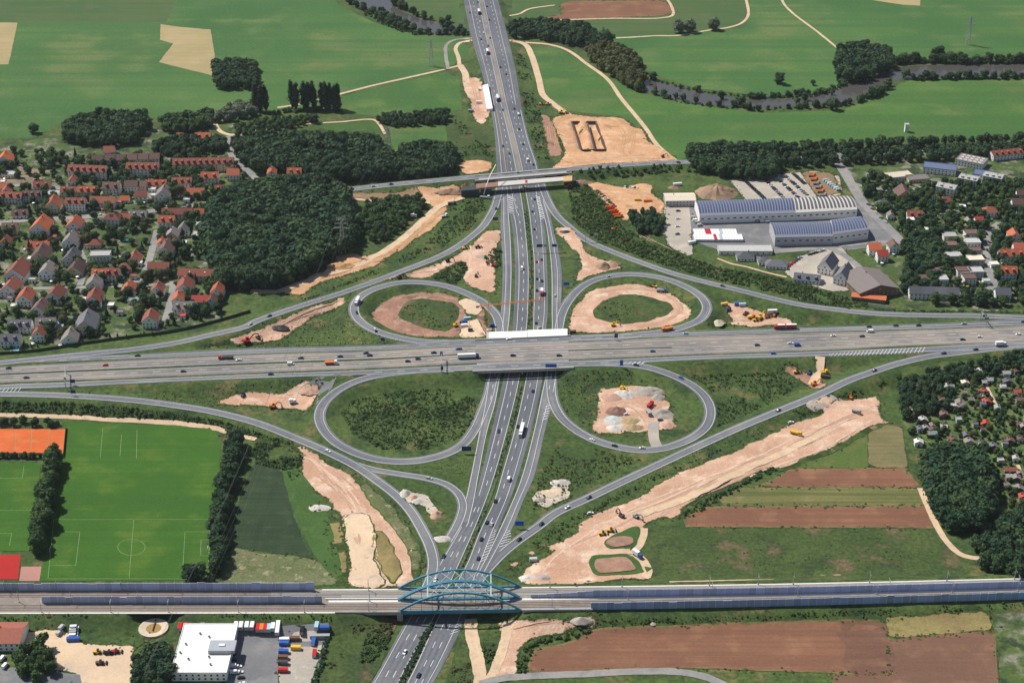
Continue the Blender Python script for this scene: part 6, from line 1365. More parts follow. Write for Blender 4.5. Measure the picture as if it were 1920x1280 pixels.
shrubs('bushes beside the red excavator',[(905,485),(925,465),(938,470),(938,500),(915,500)],60,1.4,3.4,2.2,57)
shrubs('green scrub inside the reddish basin',[(768,602),(752,590),(760,577),(785,566),(830,568),(855,575),(858,592),(838,616),(805,614)],190,.7,2.0,2.2,58)
shrubs('green scrub inside the pale ring',[(1115,583),(1142,563),(1190,555),(1238,566),(1258,580),(1238,593),(1180,606),(1137,602)],230,.7,2.0,2.3,59)
shrubs('scrub on the motorway bank beside the double pit',[(968,90),(985,110),(1000,160),(1010,205),(1018,255),(1030,300),(1010,300),(995,255),(980,190),(968,130)],330,1.0,3.0,2.8,60,'tree')
shrubs('scrub on the bank left of the motorway',[(850,225),(915,235),(925,295),(858,298)],300,1.0,2.8,2.6,61)
shrubs('olive bushes between container yard and motorway',[(632,1175),(740,1168),(735,1182),(688,1288),(602,1290),(618,1230)],420,1.0,2.8,2.2,62,'olive')
shrubs('thick bushes at the viaduct foot',[(690,1185),(740,1175),(728,1205),(700,1240),(672,1240)],120,1.6,3.2,2.0,63,'tree')
shrubs('weeds right of the southern motorway',[(866,1185),(886,1170),(892,1215),(885,1290),(838,1295),(852,1232)],230,.8,2.2,2.2,64,'olive')
shrubs('green triangle between the pale tracks',[(898,1168),(936,1160),(932,1195),(898,1205)],90,1.2,2.8,1.9,65)
shrubs('small green triangle between the pale tracks',[(900,1212),(932,1207),(926,1240),(906,1256)],80,1.0,2.2,1.9,66)
shrubs('scrub along the slip road above the haul road',[(1000,1010),(1075,968),(1150,930),(1250,882),(1360,838),(1440,802),(1430,812),(1290,872),(1205,915),(1120,955),(1085,975),(1060,1005),(1000,1030)],800,.6,2.2,2.2,67,thr=-.3)
shrubs('weeds along the haul road head',[(1440,775),(1505,750),(1525,765),(1530,778),(1480,788)],130,.7,1.8,2.5,68)
shrubs('weeds on the rough field above the railway',[(1230,1010),(1700,1000),(1790,1040),(1800,1080),(1240,1088)],700,.4,1.2,3.5,69,'shrub')
shrubs('scrub below the barn and terraces',[(1480,528),(1600,575),(1740,586),(1990,582),(1990,588),(1740,590),(1600,584),(1500,566)],420,1.2,3.2,2.6,70,'tree')
shrubs('weeds on the southern noise wall bank',[(1120,1158),(1440,1150),(1920,1128),(1990,1126),(1990,1134),(1440,1157),(1125,1167)],420,.8,2.0,2.2,71)
shrubs('weeds on the bank below the near railway line',[(-60,1156),(300,1155),(620,1154),(620,1163),(300,1164),(-60,1165)],360,.6,1.8,2.0,72)
shrubs('green basin bushes beside the round tank',[(155,1172),(240,1170),(255,1190),(235,1202),(165,1200)],150,.5,1.4,2.0,73)
shrubs('bushes at the allotment edge of the slip road',[(1560,745),(1620,722),(1690,700),(1690,735),(1600,745)],180,1.0,2.6,2.4,74)
hedge('clipped hedge in the southern motorway median',[(811,1166),(790,1205),(768,1250),(748,1290)],3.0,.9,1.6,2.4,75,'dark')
hedge('low hedge in the median north of the railway',[(916,940),(895,992),(871,1050),(858,1075)],2.0,2.2,.8,1.6,76,'dark')
hedge('low hedge in the median south of the crossing',[(977,722),(966,770),(957,807),(944,850),(930,895)],2.0,1.8,.8,1.8,77,'dark')
hedge('low hedge in the median north of the crossing',[(985,395),(991,440),(996,503),(995,560),(993,608)],2.0,2.0,.8,1.8,78,'dark')
hedge('curved green hedge around the southern pit',[(1116,1174),(1085,1188),(1040,1197),(1010,1202),(992,1216),(982,1240),(976,1260)],5.0,1.1,1.6,2.6,79)
hedge('dark hedge along the haul road foot',[(1452,878),(1400,904),(1345,932),(1290,966)],6.0,1.2,1.6,2.6,80,'tree')
hedge('hedge around the container yard',[(618,1168),(612,1205),(600,1250),(585,1292)],2.5,1.2,1.8,2.8,81,'dark')
hedge('ragged hedge beside the country road',[(1095,322),(1180,320),(1290,318)],14,1.6,2,4,82,'tree')

# weeds creeping over the rims of bare earth and fields
items = {'olive': [], 'shrub': []}
rw = random.Random(77)
for m_, ring in RIMS:
    for i in range(len(ring)):
        if rw.random() > (.55 if m_ in ('plough','ploughv','fallow') else .8): continue
        x, y = ring[i]
        for _ in range(2):
            xx, yy = x+rw.gauss(0, 1.6), y+rw.gauss(0, 1.6)
            if clear(xx, yy, 0, .4): items[rw.choice(('olive','shrub'))].append((xx, yy, hz(xx, yy), rw.uniform(.35, 1.15), rw.uniform(1.0, 2.2)))
SM = [blob(r_, [((0,0,.3),(.5,.5,.4))], 12, .2, 1, .8) for _ in range(4)]
for k, it in items.items(): mass('weeds', ('olive' if k == 'olive' else 'green')+' weeds fringing the bare earth and field edges', it, SM, k, 'weeds')

shrubs('tufts on the verge below the reddish basin loop',[(430,648),(520,622),(600,596),(650,580),(668,605),(700,625),(740,640),(640,650),(480,655)],700,.3,1.3,2.2,87,'olive',thr=-.4)
shrubs('tufts on the verge between collector lane and slip road',[(120,735),(300,728),(480,714),(560,712),(420,745),(400,765),(240,745)],600,.3,1.2,2.2,88,'olive',thr=-.4)
shrubs('tufts on the verge of the north-eastern slip road',[(1340,560),(1480,585),(1620,600),(1700,602),(1500,610),(1490,590),(1350,565)],500,.3,1.2,2.2,89,'olive',thr=-.5)
shrubs('tufts on the bank below the slip road',[(1100,915),(1290,845),(1440,785),(1500,745),(1490,770),(1380,830),(1200,905)],500,.3,1.2,2.2,90,'shrub',thr=-.4)
shrubs('tufts in the strip beside the green loop fork',[(720,885),(840,870),(880,850),(870,900),(850,915),(800,895)],350,.3,1.0,2.2,91,'olive',thr=-.5)
# ------------------------------------------------------------------ vehicles
PAINT = dict(k=('black', (0.012,0.013,0.016)), n=('dark blue', (0.015,0.03,0.09)), w=('white', (0.80,0.80,0.80)), s=('silver', (0.48,0.49,0.50)), r=('red', (0.50,0.02,0.02)), b=('blue', (0.03,0.11,0.42)),
             g=('dark grey', (0.06,0.065,0.07)), c=('light blue', (0.35,0.55,0.65)), G=('dark green', (0.02,0.06,0.04)), o=('orange', (0.75,0.20,0.02)), y=('yellow', (0.80,0.48,0.03)), l=('light grey', (0.36,0.37,0.38)), B=('brown', (0.16,0.08,0.05)))
def paint(c): return mat('paint_'+c, PAINT[c][1], 0.25, 0.04, spec=0.5)
M_TYRE = mat('tyre', (0.015,0.015,0.015), 0.9, 0.1)
def wheel_mesh(r, w):
    mb = MB(); mb.cyl((0,-w/2,r), (0,w/2,r), r, r, 10); return mb.mesh('wheel', M_TYRE)
def car_body(c, L=4.5, Wd=1.8, roof=1.48, kind='hatch'):
    mb = MB(); x = L/2; y = Wd/2
    prof = [(-x,.35),(x-.05,.35),(x,.62),(x-.9,.86),(x-1.35,.92),(-x+.35,.98),(-x,.9)]
    mb.prism(prof, -y, y)
    a, b = (-x+.55, x-1.95) if kind != 'sedan' else (-x+1.15, x-1.95)
    mb.hexa([(a,-y+.2,roof-.1),(b,-y+.2,roof-.1),(b,y-.2,roof-.1),(a,y-.2,roof-.1)], [(a+.05,-y+.28,roof),(b-.05,-y+.28,roof),(b-.05,y-.28,roof),(a+.05,y-.28,roof)])
    return mb.mesh('body', paint(c))
def car_glass(L=4.5, Wd=1.8, roof=1.48, kind='hatch'):
    mb = MB(); x = L/2; y = Wd/2; a, b = (-x+.55, x-1.95) if kind != 'sedan' else (-x+1.15, x-1.95)
    mb.hexa([(-x+.22 if kind != 'sedan' else -x+.55,-y+.06,.93),(x-1.2,-y+.06,.9),(x-1.2,y-.06,.9),(-x+.22 if kind != 'sedan' else -x+.55,y-.06,.93)], [(a,-y+.2,roof-.09),(b,-y+.2,roof-.09),(b,y-.2,roof-.09),(a,y-.2,roof-.09)])
    return mb.mesh('windows', M_GLASS)
def lamp_mesh(m, nm):
    mb = MB(); mb.box(-.06,.06,-.2,.2,-.07,.07); return mb.mesh(nm, m)
M_HEAD = mat('headlamp_glass', (0.7,0.7,0.68), 0.2, 0.02); M_TAIL = mat('tail_lamp', (0.35,0.01,0.01), 0.3, 0.02)
def put(par, name, me, loc=(0,0,0), rz=0): return ob(name, me, par, loc, rz)
def make_car(loc, rz, c, kind='hatch', lamps=True):
    t = empty('car', loc, rz)
    put(t, 'body', cached(('cb', c, kind), lambda: car_body(c, kind=kind))); put(t, 'windows', cached(('cg', kind), lambda: car_glass(kind=kind)))
    w = cached(('wh', .32), lambda: wheel_mesh(.32, .22))
    for x, y in ((1.35,-.82),(1.35,.82),(-1.35,-.82),(-1.35,.82)): put(t, 'wheel', w, (x, y, 0))
    if lamps:
        for y in (-.65,.65): put(t, 'headlight', cached('hl', lambda: lamp_mesh(M_HEAD, 'headlight')), (2.2, y, .66)); put(t, 'tail_light', cached('tl', lambda: lamp_mesh(M_TAIL, 'tail_light')), (-2.24, y, .78))
    return t
def make_van(loc, rz, c):
    t = empty('van', loc, rz); mb = MB(); mb.prism([(-2.7,.35),(2.6,.35),(2.7,.95),(2.0,1.2),(1.45,2.35),(-2.65,2.4)], -.98, .98)
    put(t, 'body', cached(('vb', c), lambda: mb.mesh('body', paint(c))))
    mg = MB(); mg.hexa([(1.52,-.9,1.22),(2.05,-.9,1.22),(2.05,.9,1.22),(1.52,.9,1.22)], [(1.5,-.86,2.2),(1.56,-.86,2.2),(1.56,.86,2.2),(1.5,.86,2.2)]); mg.box(.5,1.4,-1.0,1.0,1.35,2.0)
    put(t, 'windows', cached('vg', lambda: mg.mesh('windows', M_GLASS))); w = cached(('wh', .36), lambda: wheel_mesh(.36, .24))
    for x, y in ((1.75,-.88),(1.75,.88),(-1.7,-.88),(-1.7,.88)): put(t, 'wheel', w, (x, y, 0))
    return t
def make_truck(loc, rz, cab, cargo, L=16.0, kind='box', name='truck'):
    """cab in front, cargo of the given colour; long ones are tractor and trailer"""
    t = empty(name, loc, rz); h = L/2
    mb = MB(); mb.prism([(h-2.3,.5),(h,.5),(h+.05,1.5),(h-.15,2.9),(h-.5,3.1),(h-2.3,3.2)], -1.22, 1.22); cb = put(t, 'cab', cached(('cab', cab, L), lambda: mb.mesh('cab', paint(cab))))
    mg = MB(); mg.box(h-.12,h+.09,-1.1,1.1,1.65,2.6); mg.box(h-1.6,h-.5,-1.25,1.25,1.65,2.5); ob('windows', cached(('cabg', L), lambda: mg.mesh('windows', M_GLASS)), cb)
    if kind == 'box':
        m2 = MB(); m2.box(-h, h-2.7, -1.27, 1.27, 1.15, 4.0); put(t, 'cargo_box', cached(('cargo', cargo, L), lambda: m2.mesh('cargo_box', paint(cargo))))
    elif kind == 'road_train':
        for i, (a, b) in enumerate(((-h, -.6), (.3, h-2.7))):
            m2 = MB(); m2.box(a, b, -1.27, 1.27, 1.1, 4.0); m2.box(a+.05, b-.05, -1.22, 1.22, 4.0, 4.06, 1)
            put(t, 'cargo_box', m2.mesh('cargo_box', paint(cargo), paint('w')))
    elif kind == 'flat':
        m2 = MB(); m2.box(-h, h-2.7, -1.25, 1.25, 1.0, 1.35); m2.box(-h, h-2.75, -1.25, -1.15, 1.35, 1.9); m2.box(-h, h-2.75, 1.15, 1.25, 1.35, 1.9); put(t, 'flat_bed', m2.mesh('flat_bed', paint(cargo)))
    elif kind == 'tipper':
        m2 = MB(); m2.hexa([(-h+.4,-1.05,1.1),(h-2.7,-1.05,1.1),(h-2.7,1.05,1.1),(-h+.4,1.05,1.1)], [(-h,-1.25,2.6),(h-2.6,-1.25,2.6),(h-2.6,1.25,2.6),(-h,1.25,2.6)]); put(t, 'tipper_body', m2.mesh('tipper_body', paint(cargo)))
    elif kind == 'mixer':
        m2 = MB(); m2.cyl((-h+.3,0,2.9), (-h+2.4,0,2.5), .7, 1.3, 10); m2.cyl((-h+2.4,0,2.5), (h-2.6,0,2.1), 1.3, .7, 10); put(t, 'mixer_drum', m2.mesh('mixer_drum', paint(cargo)))
    m3 = MB(); m3.box(-h+.2, h-.4, -.5, .5, .55, .95); put(t, 'chassis', cached(('chas', L), lambda: m3.mesh('chassis', M_DARK)))
    w = cached(('wh', .5), lambda: wheel_mesh(.5, .32))
    xs = [h-1.1, -h+1.2, -h+2.5]+([h-4.4] if L > 9 else [])+([-h+3.8] if L > 13 else [])
    for x in xs:
        for y in (-1.05, 1.05): put(t, 'wheel', w, (x, y, 0))
    return t
# course of every lane: find height and heading from the nearest road
RC = np.concatenate([((r['L']+r['R'])/2) for r in ROADS if r['mat'] is not None]); RD = np.concatenate([np.gradient((r['L']+r['R'])/2, axis=0) for r in ROADS if r['mat'] is not None])
RPX = np.array([PX(p) for p in RC])
def on_road(u, v):
    d = (RPX[:,0]-u)**2+((RPX[:,1]-v)*1.6)**2; k = int(d.argmin()); z = RC[k][2]
    return W(u, v, z+.03), math.atan2(RD[k][1], RD[k][0])
PLACES = {}
def seen(t, label, cat, group): tag(t, label, cat, group)
random.seed(21)
CARS = [ # photo pixel, paint, kind (h hatch, s saloon, v van), heading flip, road
(881,25,'n','h'),(900,42,'w','h'),(907,62,'w','h'),(899,69,'s','h'),(902,75,'k','h'),(913,13,'k','h'),(917.6,38,'k','s'),(919,72,'k','h'),(915.5,87,'k','h'),(938,126.5,'k','h'),(896,5,'n','h'),(949,140,'k','h'),(942.6,207,'b','h'),(964,204.5,'k','s'),(972,216,'w','v'),(973,242.5,'n','h'),
(943,275,'n','h'),(955,289,'n','s'),(980.6,271,'G','h'),(989,301,'w','v'),(1000,309,'n','h'),(1002,374,'n','h'),(998,397,'G','h'),(1002,430,'n','h'),(1006,491,'r','h'),(1015,487,'g','h'),(978.5,505,'w','v'),(1006.6,523,'G','h'),(1016,527,'n','h'),(1006.6,545,'k','h'),(1040.5,555,'c','s'),(1005,606,'n','s'),(1012,615,'l','h'),
(999,733.5,'n','h'),(935,809,'n','h'),(971,800,'k','h'),(954,899,'w','v'),(929,939.6,'k','s'),(912.7,979.5,'n','h'),(922,983.6,'s','s'),(902.5,1011,'n','h'),(897,1047,'n','h'),(831.5,1043,'n','s'),(759,1223,'w','s'),(816,1087.5,'w','h'),(785,1266,'n','s'),(760,1215,'k','h')]
for i, (u, v, c, k) in enumerate(CARS):
    if i == 46: continue
    p, a = on_road(u, v); a = math.atan2(-abs(math.sin(a)), math.cos(a)*(1 if math.sin(a) < 0 else -1))
    if u > lin([(0,902),(133,931),(316,973),(427,990),(587,995),(713,979),(893,933),(1053,870),(1253,768)])(v): a += math.pi
    t = make_van(p, a, c) if k == 'v' else make_car(p, a, c, 'sedan' if k == 's' else 'hatch')
    seen(t, f"{PAINT[c][0]} {'van' if k == 'v' else 'saloon car' if k == 's' else 'hatchback car'} on the north-south motorway {'beyond the far overpass' if v < 330 else 'between overpass and crossing' if v < 640 else 'between crossing and railway' if v < 1100 else 'south of the railway arches'}", 'van' if k == 'v' else 'car', 'traffic on the north-south motorway')
CARS_H = [(954,636.5,'w','h',1),(1285,626,'c','h',1),(1629,613,'G','h',1),(1679,611,'n','s',1),(1722,610.6,'k','h',1),(1807,607.5,'l','h',1),(1919,604,'n','h',1),(1562,630,'w','s',1),(1616,631,'n','h',1),(1631,622.5,'w','v',1),(1805,637,'k','s',1),(1837,632,'w','h',1),(1909,627.5,'w','h',1),
(1420,647.5,'n','s',1),(1482,644,'w','s',1),(1495,648,'b','v',1),(1450,663,'b','h',1),(1224,659,'b','s',1),(962,667,'k','h',1),(1048.5,667,'G','h',1),(1010,685,'n','s',1),(861,655,'n','s',1),(564,672,'n','h',1),(637.5,669,'n','s',1),(686,662.5,'n','h',1),(693,667,'k','h',1),(545,683.5,'w','v',1),(508,702,'n','s',1),
(813,662,'k','s',1),(859,655,'b','h',1),(784,673.5,'n','h',1),(765,678,'n','h',1),(257.5,667,'g','s',1),(447.5,675.6,'w','s',1),(344,697,'n','s',1),(16,690.6,'n','s',1),(197.5,685,'r','h',1),(50,709,'k','s',1),(1193,685,'k','s',1)]
for u, v, c, k, f in CARS_H:
    p, a = on_road(u, v)
    if v > lin([(0,702),(480,681.5),(860,665),(1110,655.8),(1540,642),(1920,628)])(u): a = a if math.cos(a) > 0 else a+math.pi
    else: a = a if math.cos(a) < 0 else a+math.pi
    t = make_van(p, a, c) if k == 'v' else make_car(p, a, c, 'sedan' if k == 's' else 'hatch')
    seen(t, f"{PAINT[c][0]} {'van' if k == 'v' else 'saloon car' if k == 's' else 'hatchback car'} on the east-west motorway {'left of the loops' if u < 600 else 'between the loops' if u < 1300 else 'right of the loops'}", 'van' if k == 'v' else 'car', 'traffic on the east-west motorway')
CARS_R = [(1277.5,709,'b','on the gravel depot loop'),(1110,825,'w','on the gravel depot loop'),(1152,836,'k','on the gravel depot loop'),(1204,840,'w','on the gravel depot loop'),(1639,695,'k','on the south-eastern slip road'),(1769,663,'n','on the south-eastern slip road'),(1829,656,'k','on the south-eastern slip road'),(1459,770,'n','on the south-eastern slip road'),(1104,933,'n','on the south-eastern slip road'),(1064,952,'w','on the south-eastern slip road'),(1015,983,'n','on the south-eastern slip road'),(973,1012,'k','on the south-eastern slip road'),
 (615,846,'w','on the south-western slip road'),(805,897,'s','on the short curved slip road'),(669,587,'n','on the loop around the reddish basin'),(704,619,'w','on the loop around the reddish basin'),(505,593,'n','on the north-western slip road'),(1355,537,'g','on the north-eastern slip road'),(1142,519,'s','on the loop around the pale ring'),(734,346,'n','on the country road'),(701,350,'s','on the country road'),(972,324,'c','on the far overpass'),(1272,305,'n','on the country road'),(930,392,'k','on the north-western slip road'),(469,609,'s','on the north-western slip road')]
for u, v, c, pl in CARS_R:
    p, a = on_road(u, v); seen(make_car(p, a, c, random.choice(('hatch','sedan'))), f"{PAINT[c][0]} car {pl}", 'car', 'traffic on the ramps and country road')
for (u, v, cab, cargo, L, kd, lb) in [(898,25,'n','w',14,'box','white lorry with dark cab near the river'),(914,100,'n','w',13,'box','white lorry with dark cab beside the grey lane bend'),(933,187,'n','w',15,'box','white lorry passing the long white tarpaulin'),(1016,551,'r','w',9,'box','small white lorry with red cab'),(1472,616,'r','r',18.7,'road_train','red and white road train with dark stripes'),(878,671,'n','w',17,'box','long white lorry on the near concrete carriageway'),(621,682.5,'w','o',10,'tipper','white lorry with orange tipper'),(424,672.5,'r','g',12,'flat','red flatbed lorry on the far concrete carriageway'),(1876,648,'w','w',9,'box','white box lorry on the south-eastern slip road'),(978,810,'w','w',16,'box','long white lorry with blue shadow south of the crossing'),(670,568,'w','w',11,'box','white box lorry on the loop around the reddish basin'),(1251,619,'o','o',10,'tipper','orange tipper lorry on the loop around the pale ring')]:
    p, a = on_road(u, v)
    if kd in ('road_train',): a = a if math.cos(a) < 0 else a+math.pi
    elif u in (878, 621): a = a if math.cos(a) > 0 else a+math.pi
    elif u == 424: a = a if math.cos(a) < 0 else a+math.pi
    elif v < 330 or u in (1016, 978, 670): a = a if math.sin(a) < 0 else a+math.pi
    seen(make_truck(p, a, cab, cargo, L, kd), lb, 'lorry', None)
# white dashes on the road train flank
# parked rows
def parked(p0, p1, n, cols, label, group, head, kind='car'):
    for i in range(n):
        u = p0[0]+(p1[0]-p0[0])*i/(n-1); v = p0[1]+(p1[1]-p0[1])*i/(n-1); c = random.choice(cols); p = G(u, v); p.z += .16+.002*_lvl[0]*.5
        if kind == 'van': t = make_van(p, head, c)
        elif kind == 'truck': t = make_truck(p, head, c, c, 8, 'flat')
        else: t = make_car(p, head+random.choice((0, math.pi)), c, random.choice(('hatch','sedan')), False)
        seen(t, f"{PAINT[c][0]} {kind if kind != 'truck' else 'flatbed lorry'} {label}", 'car' if kind == 'car' else kind if kind == 'van' else 'lorry', group)
DK = 'kkngGnk'; MX = 'kkwssnggl'
parked((1394,337),(1434,374),15,DK,'parked in the dark row beside the gravel mound','car park rows',.25)
parked((1422,331),(1440,341),6,DK,'parked in the short row of the car park','car park rows',.25)
parked((1441,344),(1470,373),10,MX,'parked in the second row of the car park','car park rows',.25)
parked((1450,329),(1500,374),15,MX,'parked in the third row of the car park','car park rows',.25)
parked((1468,327),(1512,366),13,MX,'parked in the fourth row of the car park','car park rows',.25)
parked((1487,326),(1508,345),8,MX,'parked in the last full row of the car park','car park rows',.25)
parked((1522,331),(1543,368),6,'ool','parked on the brown end of the car park','car park rows',.25,'truck')
parked((1548,340),(1572,358),7,'wwwc','parked at the lane end of the car park','car park rows',.25,'van')
parked((1565,449),(1602,447),6,'kwsg','parked in front of the front factory hall','factory cars',1.4)
parked((1628,385),(1660,418),5,'wsng','parked along the factory lane','factory cars',-.9)
parked((1478,500),(1500,484),6,'wsrkg','parked between the gabled offices','office cars',.3)
parked((1518,478),(1545,470),6,'wslkg','parked above the gabled offices','office cars',.3)
parked((330,352),(385,349),6,'kkngw','parked along the upper village street','village cars',.05)
parked((215,367),(250,364),3,'wsk','parked by the village bend','village cars',.05)
parked((300,388),(345,386),6,'kwgsn','parked beside the long orange roof','village cars',.05)
parked((190,404),(260,399),4,'wskg','parked along the main village street','village cars',.08)
parked((1850,440),(1852,500),5,'wskn','parked between the flat roofed terraces','eastern cars',1.5)
parked((112,1188),(116,1178),2,'sw','parked on the sandy yard','yard vans',1.2,'van'); parked((140,1178),(138,1194),4,'lwws','parked side by side on the sandy yard','yard vans',.1,'van')
parked((432,1205),(440,1262),6,'wkwgk','parked beside the white hall','yard vans',.1,'van'); parked((447,1250),(455,1282),4,'wkw','parked in the yard corner','yard cars',.1)
parked((1272,382),(1270,440),5,'kwsgn','parked on the gravel yard','factory cars',.2); parked((1300,410),(1312,424),4,'wlsw','parked at the corner of the blue hall','factory cars',.2,'van')
parked((1410,415),(1440,418),4,'wwl','parked along the blue hall','factory cars',.05,'van')
parked((1120,358),(1152,388),9,'wskgBk','parked in the row along the contractor yard','contractor cars',.2)
parked((1142,390),(1160,408),6,'ooror','parked at the end of the contractor row','contractor cars',.2,'truck')
parked((1172,352),(1195,354),6,'wskw','parked at the back of the contractor yard','contractor cars',1.4)
parked((5,1236),(10,1250),2,'ww','parked beside the red-brown hall','yard vans',1.3,'van')

# cars and white garden things beside the houses
rv = random.Random(33)
for o in [o for o in bpy.data.objects if o.parent is None and o.get('group') in ('village houses','eastern houses','flat roofed eastern terraces','outlying village houses')]:
    wl = [c for c in o.children if c.name.startswith('wall')][0]; hw_ = max(v.co.x for v in wl.data.vertices); hd_ = max(v.co.y for v in wl.data.vertices)
    where = 'a village house' if o.location.x < 0 else 'an eastern house'
    if rv.random() < .55:
        s_ = rv.choice((-1, 1)); p = o.location+Vector((s_*(hw_+2.6), rv.uniform(-3, 3), 0)); p.z = hz(p.x, p.y)+.3; c = rv.choice('wwsskgnrl')
        if clear(p.x, p.y, 3.5, 1.5): seen(make_car(p, math.pi/2+rv.uniform(-.2,.2), c, rv.choice(('hatch','sedan')), False), f"{PAINT[c][0]} car parked beside {where}", 'car', 'cars in the drives')
    if rv.random() < .45:
        p = o.location+Vector((rv.uniform(-hw_, hw_), -hd_-rv.uniform(3, 6), 0)); p.z = hz(p.x, p.y)+.25
        if clear(p.x, p.y, 4, 1.5):
            t = empty('garden_parasol', p, rv.uniform(0, 1.5)); cc_ = rv.choice('wwwycr'); seen(t, f"{PAINT[cc_][0]} garden parasol beside {where}", 'parasol', 'garden parasols')
            mb = MB(); mb.cyl((0,0,1.9), (0,0,2.6), 1.7, .05, 8); put(t, 'canopy', cached(('para', cc_), lambda: mb.mesh('canopy', paint(cc_)))); mb2 = MB(); mb2.cyl((0,0,-.2), (0,0,2.3), .05, .05, 6); put(t, 'pole', cached('parap', lambda: mb2.mesh('pole', M_STEEL)))
# ------------------------------------------------------------------ containers, heaps, machines
def container(p, rz, c, L=6.06, label=None, group=None, n=1, name='container'):
    t = empty(name, p, rz); mb = MB(); mb.box(-L/2, L/2, -1.22, 1.22, 0.05, 2.6)
    for i in range(int(L/.6)): mb.box(-L/2+.3+i*.6-.1, -L/2+.3+i*.6+.1, -1.26, 1.26, .25, 2.4)
    put(t, 'shell', cached(('cont', c, L), lambda: mb.mesh('shell', paint(c)))); md = MB(); md.box(-L/2-.04, -L/2+.01, -1.1, 1.1, .2, 2.45); put(t, 'door', cached(('contd', L), lambda: md.mesh('door', M_STEEL)))
    seen(t, label, 'container', group); return t
random.seed(5)
for i in range(17):
    for j in range(2):
        c = 'r' if (i in (4, 5) and j == 1) or (i == 7 and j == 0) else 's' if i == 9 else 'w'
        if i > 14 and j: continue
        p = G(1303+5.4*i, 449-10*j); p.z += .2
        container(p, math.pi/2+.03, c, 12.2, f"{PAINT[c][0]} long container in the stack before the factory", 'container stack before the factory')
for (u, v, a, c, L, lb) in [(484,1180,1.57,'r',6,'red'),(491,1180,1.57,'o',6,'orange'),(498,1180,1.57,'r',6,'red'),(505,1180,1.57,'c',6,'light blue'),(512,1178,1.57,'w',6,'white'),(521,1180,1.57,'w',12.2,'long white'),(442,1176,1.57,'w',6,'white'),(452,1176,1.57,'w',6,'white'),(463,1176,1.57,'w',6,'white'),(473,1176,1.57,'w',6,'white'),(338,1178,1.57,'r',6,'red'),(347,1178,1.57,'r',6,'red'),(533,1202,.0,'w',6,'white'),(533,1209,.0,'b',6,'blue'),(532,1224,0,'b',6,'blue'),(531,1259,0,'r',6,'red'),(531,1245,0,'g',6,'grey'),(531,1235,0,'B',6,'brown'),(594,1176,1.57,'c',6,'light blue'),(609,1180,0,'b',6,'blue'),(600,1196,0,'l',12.2,'long grey'),(588,1206,1.57,'b',6,'blue'),(590,1228,1.57,'r',6,'red'),(567,1185,1.57,'k',6,'black'),(553,1200,0,'B',6,'brown'),(555,1217,0,'y',6,'yellow'),(422,1178,1.57,'b',3,'small blue')]+[(356+8*k_, 1176+(k_*5 % 3), 1.57*(k_ % 2), 'rBwlorgw'[k_], 3, 'small '+PAINT['rBwlorgw'[k_]][0]) for k_ in range(8)]:
    container(G(u, v)+Vector((0,0,.25)), a+random.uniform(-.05,.05), c, L, f"{lb} container in the yard beside the white hall", 'containers in the near yard')
for k, (u, v, a, c, L, lb) in enumerate([(1358,573,.3,'y',6,'yellow container heap at the depot corner'),(1383,573,.1,'b',6,'blue container behind the crowded depot'),(1392,574,.1,'c',6,'light blue container behind the crowded depot'),(1448,586,.1,'w',8,'white site cabin beside the crowded depot'),(1365,583,.8,'n',6,'dark blue container at the depot edge'),(1548,709,-.4,'g',8,'dark grey container by the south-eastern slip road'),(1195,377,.1,'y',6,'yellow skip on the contractor yard'),(1214,379,.1,'o',8,'orange container on the contractor yard'),(1192,403,.1,'B',6,'brown container below the contractor yard'),(1270,348,.2,'w',9,'white roofed cabin behind the beige shed'),(868,606,.2,'b',6,'blue site cabin inside the reddish basin'),(876,600,.2,'c',6,'light blue site cabin inside the reddish basin'),(870,613,.2,'w',5,'white site cabin inside the reddish basin'),(923,612,.1,'b',4,'small blue box at the crane foot'),(882,622,.1,'k',4,'black box beside the new deck'),(898,194,.1,'w',6,'white container left of the motorway'),(883,210,.1,'l',6,'grey container left of the motorway'),(900,170,1.3,'w',4,'white box beside the long tarpaulin'),(138,1201,.1,'b',8,'blue covered skip on the sandy yard'),(1000,1052,.1,'s',5,'grey tank box beside the haul road'),(1070,625,.05,'B',9,'brown formwork stack right of the new deck'),(1297,457,.4,'w',8,'white van body at the yard fence')]):
    container(G(u, v)+Vector((0,0,.3)), a, c, L, lb, None, name='site_cabin' if 'cabin' in lb else 'container')
def heap(u, v, rx, ry, h, m, label, name='earth_heap', seed=0, rough=.18):
    p = G(u, v); z0 = gz(p.x, p.y)-.1; N, K = 22, 6; vs = [(p.x, p.y, z0+h)]; fs = []
    for k in range(1, K+1):
        f = k/K
        for i in range(N):
            a = 2*math.pi*i/N; q = Vector((math.cos(a)*rx*f, math.sin(a)*ry*f, 0)); n = 1+rough*noise.noise((q.x*.25+seed, q.y*.25, seed*1.3))*(1.6 if k == K else 1)
            vs.append((p.x+q.x*n, p.y+q.y*n, z0+max(0, h*(1-f)**.9*(1+rough*2*noise.noise((q.x*.3, q.y*.3, seed))))))
    fs = [(0, 1+i, 1+(i+1) % N) for i in range(N)]
    for k in range(K-1):
        for i in range(N): a = 1+k*N+i; b = 1+k*N+(i+1) % N; fs.append((a, a+N, b+N, b))
    me = bpy.data.meshes.new(name); me.from_pydata(vs, [], fs); me.materials.append(m)
    t = ob(name, me); tag(t, label, 'heap'); return t
HM = lambda nm, c, c2: ground_mat(nm, c, c2, tuple(x*.75 for x in c), 0.08, 0.25, 0.9, 0.22)
